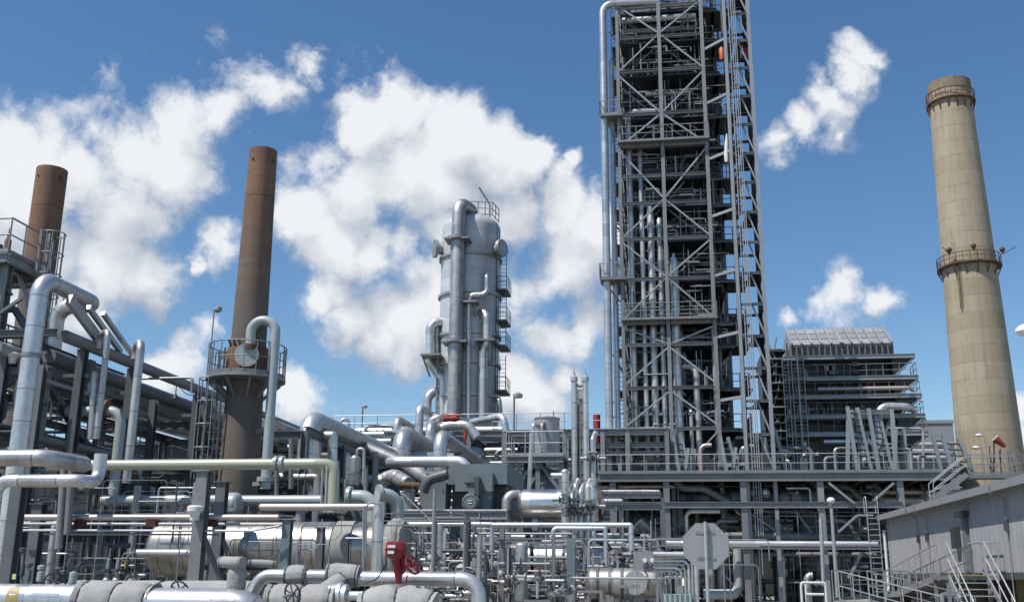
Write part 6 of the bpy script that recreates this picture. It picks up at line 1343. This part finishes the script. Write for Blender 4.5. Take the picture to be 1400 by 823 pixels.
# ================================================================ twin vertical pipes and silver drums
def twins():
    Y = 33.5
    T = thing('twin_pipe_stand', 'pair of tall slim silver pipes joined at the top with thin rods between', 'pipe stand', V((X(794, 700, Y), Y, 0)))
    xs = []
    for px in (785.5, 801):
        x = X(px, 600, Y); xs.append(x); zt = Z(518, px, Y); part('upright_pipe', MB().tube([(x, Y, .4), (x, Y, zt)], .098), clad, T)
        part('pipe_head', MB().lathe((x, Y, zt), (0, 0, 1), [(-.08, .098), (-.08, .125), (.06, .125), (.12, .05), (.2, .045), (.2, .02), (.34, .018)], 16), galvl, T)
    zt = Z(522, 793, Y); part('bridge_pipe', MB().tube([(xs[0], Y, zt), (xs[0] + .12, Y, zt - .14), (xs[1] - .12, Y, zt - .14), (xs[1], Y, zt)], .05), galv, T)
    for px, pt, r, m in ((789, 530, .025, galv), (793, 532, .05, brown), (796.5, 540, .03, galv), (791, 552, .02, dkgal), (798, 534, .018, galvl)): x = X(px, 600, Y + .05); part('inner_rod', MB().cyl((x, Y + .08, .6), (x, Y + .08, Z(pt, px, Y)), r), m, T)
    part('inner_head', MB().box((X(790, 540, Y), Y, Z(545, 793, Y)), (X(797, 540, Y), Y + .15, Z(532, 793, Y))), brown, T)
    for i in range(10): z = Z(545 + i * 17, 793, Y); part('tie_plate', MB().box((xs[0] + .1, Y + .02, z), (xs[1] - .1, Y + .1, z + .04)), galv, T)
    for px, pt, pb in ((777, 672, 730), (787, 665, 730), (794, 672, 812), (804, 665, 775), (811, 664, 812), (773, 655, 700), (812, 600, 665)):
        x = X(px, 720, Y - .6); pipe('silver jumper pipe bent at its top below the twin slim pipes', [(x, Y - .6, Z(pb, px, Y - .6)), (x, Y - .6, Z(pt, px, Y - .6)), (x + .07, Y - .3, Z(pt - 10, px, Y - .6))], .085, clad, 'bent jumper pipes below the twin pipes', bend=.15, now=True, fl=[((x, Y - .6, Z(pt + 18, px, Y - .6)), (0, 0, 1))])
        valve((x, Y - .75, Z(pt + 30, px, Y)), 1.1, 0, PI / 2)
    pipe('silver branch pipe with a round capped post before the drum', [P(753, 650, Y - 1), P(770, 650, Y - 1), P(772, 645, Y - 1)], .09, clad, bend=.1); x = X(772.5, 690, Y - 1); pp = pipe('round capped silver post pipe in front of the drum', [(x, Y - 1, Z(735, 772, Y - 1)), (x, Y - 1, Z(646, 772, Y - 1))], .12, clad)
    part('end_cap', MB().sphere((x, Y - 1, Z(646, 772, Y - 1)), .125, 16), clad, pp)
    def drum(label, pxa, pxb, py, rpx, Y, m, saddles=True, flank=None):
        z = Z(py, (pxa + pxb) / 2, Y); a, b = X(pxa, py, Y), X(pxb, py, Y); r = rpx * Y / 1400; h = r * .5
        T = thing('pressure_drum', label, 'drum', V(((a + b) / 2, Y, 0))); part('drum_shell', MB().lathe((a + h, Y, z), (1, 0, 0), head_prof(r, b - a - 2 * h), 48), m, T)
        for t in (.22, .8):
            x = a + (b - a) * t; part('saddle', MB().box((x - .1, Y - r * .7, z - r - .35), (x + .1, Y + r * .7, z - r * .62)), galv, T); part('saddle_leg', MB().ibeam((x, Y, 0), (x, Y, z - r - .353), .2, .2, (0, 1, 0)), galv, T)
        for t, hh in ((.3, .2), (.62, .25)): part('nozzle', MB().cyl((a + (b - a) * t, Y, z + r - .03), (a + (b - a) * t, Y, z + r + hh), .07).flange((a + (b - a) * t, Y, z + r + hh), (0, 0, 1), .07, .03), galv, T)
        return T, a, b, z, r
    T, a, b, z, r = drum('shiny level silver drum crossing behind the twin slim pipes with a rusty end', 707, 826, 690, 21, 36.0, drumm)
    part('end_ring', MB().flange((b - .15, 36.0, z), (1, 0, 0), r * .62, .08), rustd, T)
    part('end_pipe', MB().tube([(a + .1, 36.0, z + .35), (a - .35, 35.8, z + .35), (a - .35, 35.8, z - 1.6)], .17, .3), clad2, T)
    T, a, b, z, r = drum('bright level silver drum lower down behind the pipe posts', 690, 828, 768, 25, 34.5, drumm)
    # lower vessel with three bands and a round manway
    Y = 27.0; z = Z(797, 850, Y); a, b = X(802, 797, Y), X(906, 797, Y); r = 19.5 * Y / 1400
    T = thing('banded_vessel', 'beige silver vessel low down with three dark bands and a round manway', 'vessel', V(((a + b) / 2, Y, 0)))
    part('shell', MB().lathe((a + .15, Y, z), (1, 0, 0), head_prof(r, b - a - .3), 48), bvm, T)
    for px in (818, 834.5, 851): part('dark_band', canvas([(X(px - 2, 797, Y), Y, z), (X(px + 2, 797, Y), Y, z)], r * 1.06, px, 48, .02, .05, 14, tuck=False), dkgal, T)
    q = V((X(869, 797, Y - r), Y - r * .9, z + .02)); mw = part('manway_cover', MB().lathe(q, (0, -1, 0), [(0, .26), (.2, .26), (.2, .29), (.25, .29), (.25, .001)], 32), galvl, T); part('manway_bar', MB().bar(q + V((0, -.26, -.27)), q + V((0, -.26, .27)), .015), white, mw)
    part('arched_tube', MB().tube([q + V((-.02, -.1, .38)), q + V((.16, -.1, .38)), q + V((.30, -.1, .2)), q + V((.32, -.1, -.2))], .025, .15), galv, T)
    part('saddle', MB().box((a + .5, Y - .3, 0), (a + .7, Y + .3, z - r * .7)), galv, T); part('saddle', MB().box((b - .7, Y - .3, 0), (b - .5, Y + .3, z - r * .7)), galv, T)
drumm = mat('drum_cladding', (.70, .68, .66), 1.0, .36, .4, (.5, .46, .42), .02, seam=.9, seam_w=.015, bump=.04, bscale=7, fine=.2)
bvm = mat('beige_vessel_metal', (.55, .52, .46), .85, .45, .6, (.33, .29, .24), .02, seam=.5, seam_w=.012, bump=.06, bscale=9, fine=.35)
twins()
# ================================================================ level lines and posts across the middle
def middle_lines():
    hz(552, 668, 716.5, 30.0, 3.4, clad3, 'bright level pipe across the middle, first length turning down', (), [(.1, 0, -.0), (.12, 0, -1.0)], bend=.2)
    hz(672, 860, 717.5, 29.5, 3.6, clad3, 'bright level pipe across the middle, second length with a long drop', (), [(.05, 0, 0), (.06, 0, -1.15)], bend=.12)
    hz(756, 826, 722, 29.0, 3.0, clad3, 'shorter bright pipe just under the second length', [(0, 0, -.35)], [(.03, 0, 0), (.03, 0, -1.6)], bend=.12)
    hz(560, 780, 729, 30.4, 1.5, galvl, 'thin pale conduit just below the bright level pipe'); hz(550, 660, 743, 31, 1.2, galv, 'thin dull conduit a step below the pale one'); hz(590, 690, 748, 32.5, 1.7, brown, 'short pinkish conduit behind the stair mesh')
    hz(570, 715, 757, 31, 1.8, clad3, 'level rail pipe ending at the posts, upper'); hz(565, 660, 765, 30.8, 1.8, clad3, 'level rail pipe ending at the posts, lower'); hz(640, 790, 762, 30, 2, galv, 'dull level pipe through the valve thicket')
    hz(715, 790, 793, 28, 1.8, clad3, 'short bright pipe low in the valve thicket'); hz(780, 910, 790, 26, 1.5, galvl, 'thin level tube along the banded vessel')
    for (px, pyt, pyb, Y, w, m, lab) in ((686, 718, 830, 29.8, .14, galv, 'slim grey steel post below the bright level pipe'), (687, 722, 830, 31.5, .12, dkgal, 'dark thin post behind the slim grey one'), (781, 735, 830, 27.5, .22, bluegrey, 'thick blue grey post with a capped top among the valves'), (757, 730, 800, 28.6, .1, galv, 'thin grey post near the thick blue grey post'), (592, 668, 840, 17.6, .052, galv, 'tall thin grey pole in front of the grey cabinet'), (620, 716, 800, 30.2, .2, dkgal, 'dark double post under the level pipe, first'), (634, 716, 800, 30.4, .2, dkgal, 'dark double post under the level pipe, second'), (602, 716, 800, 30, .11, clad2, 'round silver post dropping from the level pipe')):
        x = X(px, (pyt + pyb) / 2, Y); T = thing('post', lab, 'post', V((x, Y, 0))); zt = Z(pyt, px, Y)
        if m is clad2 or px == 592: part('post_shaft', MB().cyl((x, Y, 0), (x, Y, zt), w / 1.6 if px == 592 else w), m, T)
        else: part('post_shaft', MB().ibeam((x, Y, 0), (x, Y, zt), w, w, (0, 1, 0)), m, T)
        part('post_foot', MB().box((x - w, Y - w, .007), (x + w, Y + w, .03)), m, T)
    # tall grey column of the valve skid
    Y = 28.2; x = X(713, 770, Y); zt = Z(740, 713, Y); T = thing('separator_pot', 'upright dull silver separator pot standing among small valves', 'separator', V((x, Y, 0))); part('pot_shell', MB().lathe((x, Y, .25), (0, 0, 1), head_prof(.17, zt - .35), 24), clad2, T); part('pot_leg', MB().cyl((x, Y, 0), (x, Y, .3), .12), galv, T)
    for z in (.8, 1.4, 1.9): part('pot_nozzle', MB().cyl((x - .4, Y, z), (x - .1, Y, z), .04).flange((x - .4, Y, z), (1, 0, 0), .04, .02), galv, T)
    # grating stair behind the red actuator
    Y = 31.0; T = thing('mesh_stair', 'steel stair seen through its mesh behind the red actuator', 'stair', V((X(570, 760, Y), Y, .6)))
    a, b = P(548, 716, Y), P(598, 765, Y)
    for dy in (0, .9): part('stringer', MB().bar(a + V((0, dy, 0)), b + V((0, dy, 0)), .05, .2, (0, 0, 1)), galv, T)
    for i in range(11): q = a.lerp(b, (i + .5) / 11); part('tread', MB().box(q + V((-.13, .03, -.02)), q + V((.13, .87, .02))), galvl, T)
    for i in range(9): q = a.lerp(b, i / 9); part('mesh_bar', MB().bar(q + V((.05, -.12, .05)), q + V((.62, -.12, -.52)), .025), galvl, T)
    part('handrail', MB().bar(a + V((0, 0, .95)), b + V((0, 0, .95)), .04), galvl, T)
    # looped tube bundle and pale crate beside the sign
    Y = 24.5; T = None
    for i in range(6):
        z = Z(757 + i * 4.6, 915, Y + i * .05); xa, xe = X(893, 760, Y), X(951 - i * 5, 760, Y); pipe('bright bent tube in the nested bundle beside the blank road sign', [(xa, Y + i * .05, z), (xe, Y + i * .05, z), (xe, Y + i * .05, .3)], .03 if i else .05, clad3 if i % 2 == 0 else brown, 'nested bent tubes beside the road sign', bend=.15)
    for i, px in enumerate((905, 915, 925, 942, 955)): pipe('thin upright tube under the nested bent bundle', [P(px, 772, Y + .4), P(px, 835, Y + .4)], .022, galv, 'upright tubes below the nested bundle')
    c0, c1 = P(904, 812, Y - .6), P(946, 830, Y - .6); T = thing('pale_crate', 'pale teal tote crate inside a wire cage beneath the bent tubes', 'crate', V((c0.x, Y, .3))); part('tote_body', MB().box((c0.x, Y - .6, .3), (c1.x, Y + .1, c0.z)), teal, T)
    for i in range(7): x = c0.x + (c1.x - c0.x) * i / 6; part('cage_wire', MB().cyl((x, Y - .63, .3), (x, Y - .63, c0.z + .35), .012), galv, T)
    part('cage_rim', MB().bar((c0.x, Y - .63, c0.z + .35), (c1.x, Y - .63, c0.z + .35), .02), galv, T)
    # gauge panel
    q0, q1 = P(866, 754, Y + 1.5), P(897, 780, Y + 1.5); T = thing('gauge_board', 'grey gauge board with two pale dials above the banded vessel', 'gauge board', V((q0.x, Y + 1.5, q1.z))); part('board', MB().box((q0.x, Y + 1.5, q1.z), (q1.x, Y + 1.58, q0.z)), galv, T)
    for px in (882, 892):
        for py in (766, 773): c = P(px, py, Y + 1.46); part('dial', MB().lathe(c, (0, -1, 0), [(-.04, .055), (.02, .055), (.03, .045), (.03, .001)], 18), white if py == 766 else dkp, T)
    # white tubular frame at the deck foot
    Y = 52; a, b = P(1095, 796, Y), P(1131, 832, Y); T = thing('white_pipe_frame', 'white tubular guard frame standing at the deck foot', 'guard frame', V((a.x, Y, 0)))
    part('guard_frame', MB().tube([(a.x, Y, 0), (a.x, Y, a.z), (b.x, Y, a.z), (b.x, Y, 0)], .06, .12), white, T); part('guard_bar', MB().tube([(a.x + .2, Y + .05, Z(812, 1110, Y)), (b.x - .1, Y + .05, Z(812, 1110, Y))], .06), white, T); part('guard_post', MB().tube([(a.x + .25, Y + .3, 0), (a.x + .25, Y + .3, a.z + .05)], .05), white, T)
    pipe('slim upright pipe next to the globe lamp', [P(1122, 708, 55), P(1126, 800, 55)], .1, galvl)
middle_lines()
def thicket():
    """the crowded small bore piping of the valve skids"""
    g, lb = 'small bore pipes of the valve skids', 'small bore pipe in the crowded valve skids across the middle'
    for i in range(190):
        px = R.uniform(552, 905); Y = R.uniform(28.4, 34) if px > 790 else R.uniform(35.6, 38) if 700 < px and i % 3 else R.uniform(25.5, 34); x = X(px, 770, Y); z0 = max(.08, Z(R.uniform(796 if 700 < px < 790 and Y < 35 else 770, 832), px, Y)); z1 = z0 + R.uniform(.25, 1.3); k = R.random(); d = R.choice((-1, 1)) * R.uniform(.25, 1.3)
        pts = [(x, Y, z0), (x, Y, z1), (x + d, Y, z1)] if k < .35 else [(x, Y, z0), (x + d, Y, z0), (x + d, Y + R.uniform(-.3, .3), z0 - R.uniform(.2, .5))] if k < .6 else [(x, Y, z0), (x, Y, z1 + .4)] if k < .8 else [(x, Y, z0), (x + d * 1.4, Y, z0)]
        pipe(lb, pts, R.choice((.018, .025, .035, .05, .07, .09)), R.choice((galv, galvl, clad, clad2, clad, brown, palep, dkp, clad3)), g, bend=.1)
    for i in range(80): px = R.uniform(556, 910); Y = R.uniform(28.2, 32) if px > 790 else R.uniform(25.5, 32); valve((X(px, 780, Y), Y, max(.3, Z(R.uniform(786 if 700 < px < 790 else 752, 822), px, Y))), R.uniform(.6, 1.15), R.uniform(0, 3.1), R.choice((0, 0, PI / 2, -.5)))
    g = 'pressure gauges of the valve skids'
    for i in range(16):
        px = R.uniform(560, 900); Y = R.uniform(25.5, 30); q = V((X(px, 780, Y), Y, max(.5, Z(R.uniform(750, 812), px, Y)))); T = thing('pressure_gauge', 'round dial pressure gauge on a stem in the crowded valve skids', 'gauge', q, g)
        part('gauge_stem', MB().cyl(q - V((0, 0, .25)), q, .014), galv, T); part('gauge_dial', MB().lathe(q + V((0, .03, .06)), (0, -1, 0), [(0, .07), (.05, .07), (.055, .06), (.055, .001)], 16), white if i % 2 else galvl, T)
    g = 'grey junction boxes of the valve skids'
    for i in range(12): px = R.uniform(556, 900); Y = R.uniform(27, 33); q = V((X(px, 780, Y), Y, max(.4, Z(R.uniform(750, 800), px, Y)))); solo('junction_box', MB().box(q, q + V((R.uniform(.15, .35), .15, R.uniform(.2, .45)))), R.choice((galv, bluegrey, galvl, dkp)), 'small grey junction box among the crowded valve skids', 'junction box', g)
    # frames of the skids
    for px0, px1, Y, pt in ((556, 640, 32, 744), (640, 720, 31, 738), (780, 822, 26.4, 806), (720, 800, 31, 745), (840, 905, 30, 752)):
        xa, xb = X(px0, pt, Y), X(px1, pt, Y); z = Z(pt, (px0 + px1) / 2, Y); T = thing('skid_frame', 'open grey skid frame of square tubes holding small piping', 'skid frame', V(((xa + xb) / 2, Y, 0)), 'skid frames across the middle')
        for x in (xa, xb):
            for y in (Y, Y + 1.4): part('skid_post', MB().bar((x, y, 0), (x, y, z), .08), galv, T)
        for y in (Y, Y + 1.4):
            for zz in (z - .04, z * .5): part('skid_beam', MB().bar((xa + .04, y, zz), (xb - .04, y, zz), .07), galv if y == Y else dkgal, T)
    # dark machinery closing the view behind the skids
    g = 'dark machines behind the valve skids'
    for i in range(22):
        Y = R.uniform(40, 58); px = 470 + i * 21; x = X(px, 760, Y); w, h = R.uniform(.6, 1.4), R.uniform(1.4, 3.4); T = thing('pump_block', 'dark machine block in the shade behind the valve skids', 'machine', V((x, Y, 0)), g)
        part('machine_base', MB().box((x - w, Y - .6, 0), (x + w, Y + .6, h * .5)), dkp, T); part('machine_drum', MB().lathe((x - w * .8, Y, h * .5 + .35), (1, 0, 0), head_prof(.42, w * 1.4), 16), R.choice((dkp, dkgal, bluegrey)), T); part('machine_pipe', MB().tube([(x + w * .5, Y - .4, h * .5), (x + w * .5, Y - .4, h), (x - w, Y - .4, h)], .12), R.choice((galv, clad2)), T)
    # background beams and trays over the machines
    for j, (Y, z) in enumerate(((44, 2.9), (44, 4.4), (54, 3.4), (54, 5.6))):
        xa, xb = X(470, 700, Y), X(905, 700, Y); T = thing('pipe_bridge', ('low' if z < 3.2 else 'raised') + ' dark pipe bridge ' + ('ahead of' if Y == 44 else 'beyond') + ' the machine blocks' + (', upper tier' if z > 4 else ''), 'pipe bridge', V(((xa + xb) / 2, Y, 0)))
        for i in range(9): x = xa + (xb - xa) * i / 8; part('bridge_post', MB().ibeam((x + .02 * j, Y, 0), (x + .02 * j, Y, z), .2, .2, (0, 1, 0)), dkgal, T)
        part('bridge_beam', MB().ibeam((xa, Y, z + .1), (xb, Y, z + .1), .26, .2), galv if j % 2 else dkgal, T)
        for k in range(3): pipe('level pipe resting on the dark pipe bridges behind the middle', [(xa + R.random() * 4, Y + .25 + .3 * k, z + .35), (xb - R.random() * 5, Y + .25 + .3 * k, z + .35)], R.choice((.07, .11)), R.choice((clad, clad2, galv)), 'pipes on the dark pipe bridges')
thicket()

def rack_elbows():
    """bright pipes crossing and dropping around the inner rack, beyond the rusty stack"""
    L = [(372, 452, 596, 38, 7, clad, 'clad silver pipe level beside the rusty stack, upper of its group', 1), (380, 440, 612, 39, 5, clad2, 'dull silver pipe level beside the rusty stack, below the upper one', 0),
         (398, 470, 622, 41, 6, clad, 'silver pipe with drop end beyond the rusty stack, under the header', 1), (405, 492, 640, 42, 4.5, clad3, 'bright slim level pipe under the header beyond the rusty stack', 0),
         (372, 430, 652, 36, 5, clad2, 'stubby silver pipe low behind the yellow green pipe end', 1), (440, 520, 655, 43, 6, clad, 'silver pipe low behind the filter pot', 1),
         (460, 535, 604, 52, 5, clad2, 'dull pipe level in front of the wide rack at its start', 0), (455, 525, 594, 56, 4, clad3, 'bright slim pipe topping the wide rack at its start', 0)]
    for a, b, py, Y, r, m, lab, drop in L:
        hz(a, b, py, Y, r, m, lab, [(0, 1.5, .0)] if drop else (), [(.1, 0, 0), (.12, 0, -1.6)] if drop else (), bend=.4)
    for px, a, b, Y, r in ((398, 600, 668, 35, .09), (414, 590, 660, 37, .07), (436, 604, 690, 34, .08), (462, 630, 700, 33, .06), (378, 640, 690, 33, .07), (500, 640, 672, 36, .08)):
        pipe('upright slim pipe rising beside the inner rack columns', [P(px, b, Y), P(px, a, Y)], r, galv, 'upright pipes beside the inner rack', now=True)
rack_elbows()
# ================================================================ thin conduits, cable drops and pipe stands
def fine_work():
    g = 'thin conduits across the plant'
    zones = [(10, 330, 24.0, 29.5, 700, 815, 70), (330, 560, 22.8, 25.0, 690, 800, 26), (545, 700, 29.5, 33, 735, 810, 40), (690, 800, 28, 34, 785, 815, 18), (800, 910, 29, 35, 735, 780, 26), (850, 1190, 62.6, 66, 660, 815, 60), (20, 250, 24.5, 28, 640, 800, 40)]
    for a, b, ya, yb, p0, p1, n in zones:
        for i in range(n):
            Y = R.uniform(ya, yb); px, py = R.uniform(a, b), R.uniform(p0, p1); q = P(px, py, Y); q.z = max(q.z, .15); s = Y / 30; r = R.choice((.010, .013, .017, .022)) * s; k = R.random(); L = R.uniform(.6, 2.4) * s
            if k < .3: L *= 1.6; f0 = max(.05, q.z - R.uniform(.8, 2.2)); pts = [V((q.x, Y, f0)), q, q + V((L, 0, 0)), V((q.x + L, Y, max(.05, q.z - R.uniform(.5, 2))))]
            elif k < .6: pts = [V((q.x, Y, max(.05, q.z - L))), V((q.x, Y, q.z + .2))]
            elif k < .85: pts = [q, q + V((L * .6, 0, 0)), q + V((L * .6, 0, -min(q.z - .05, L * .6)))]
            else: pts = [V((q.x, Y, max(.05, q.z - 1.6))), q, q + V((L * .3, 0, .0)), q + V((L * .45, 0, .2 * s)), V((q.x + L * .45, Y, q.z + .9 * s))]
            mb = MB(); mb.tube(pts, r, .12 * s, 6); m = R.choice((galvl, galv, galv, dkgal, galv, brown))
            solo('conduit', mb, m, 'thin metal conduit run among the pipes and steel posts', 'conduit', g)
    g = 'small pipe stands under the low piping'
    for i in range(36):
        Y = R.uniform(23.5, 33); px = R.uniform(20, 900); x = X(px, 780, Y); h = R.uniform(.8, 1.9); T = thing('pipe_stand', 'short steel stand with a cross bar carrying low pipes', 'pipe stand', V((x, Y, 0)), g)
        part('stand_post', MB().bar((x, Y, 0), (x, Y, h), .07), R.choice((galv, dkgal)), T); part('stand_bar', MB().bar((x - .3, Y, h + .035), (x + .3, Y, h + .035), .07), R.choice((galv, dkgal)), T)
fine_work()
flush_pipes(205)
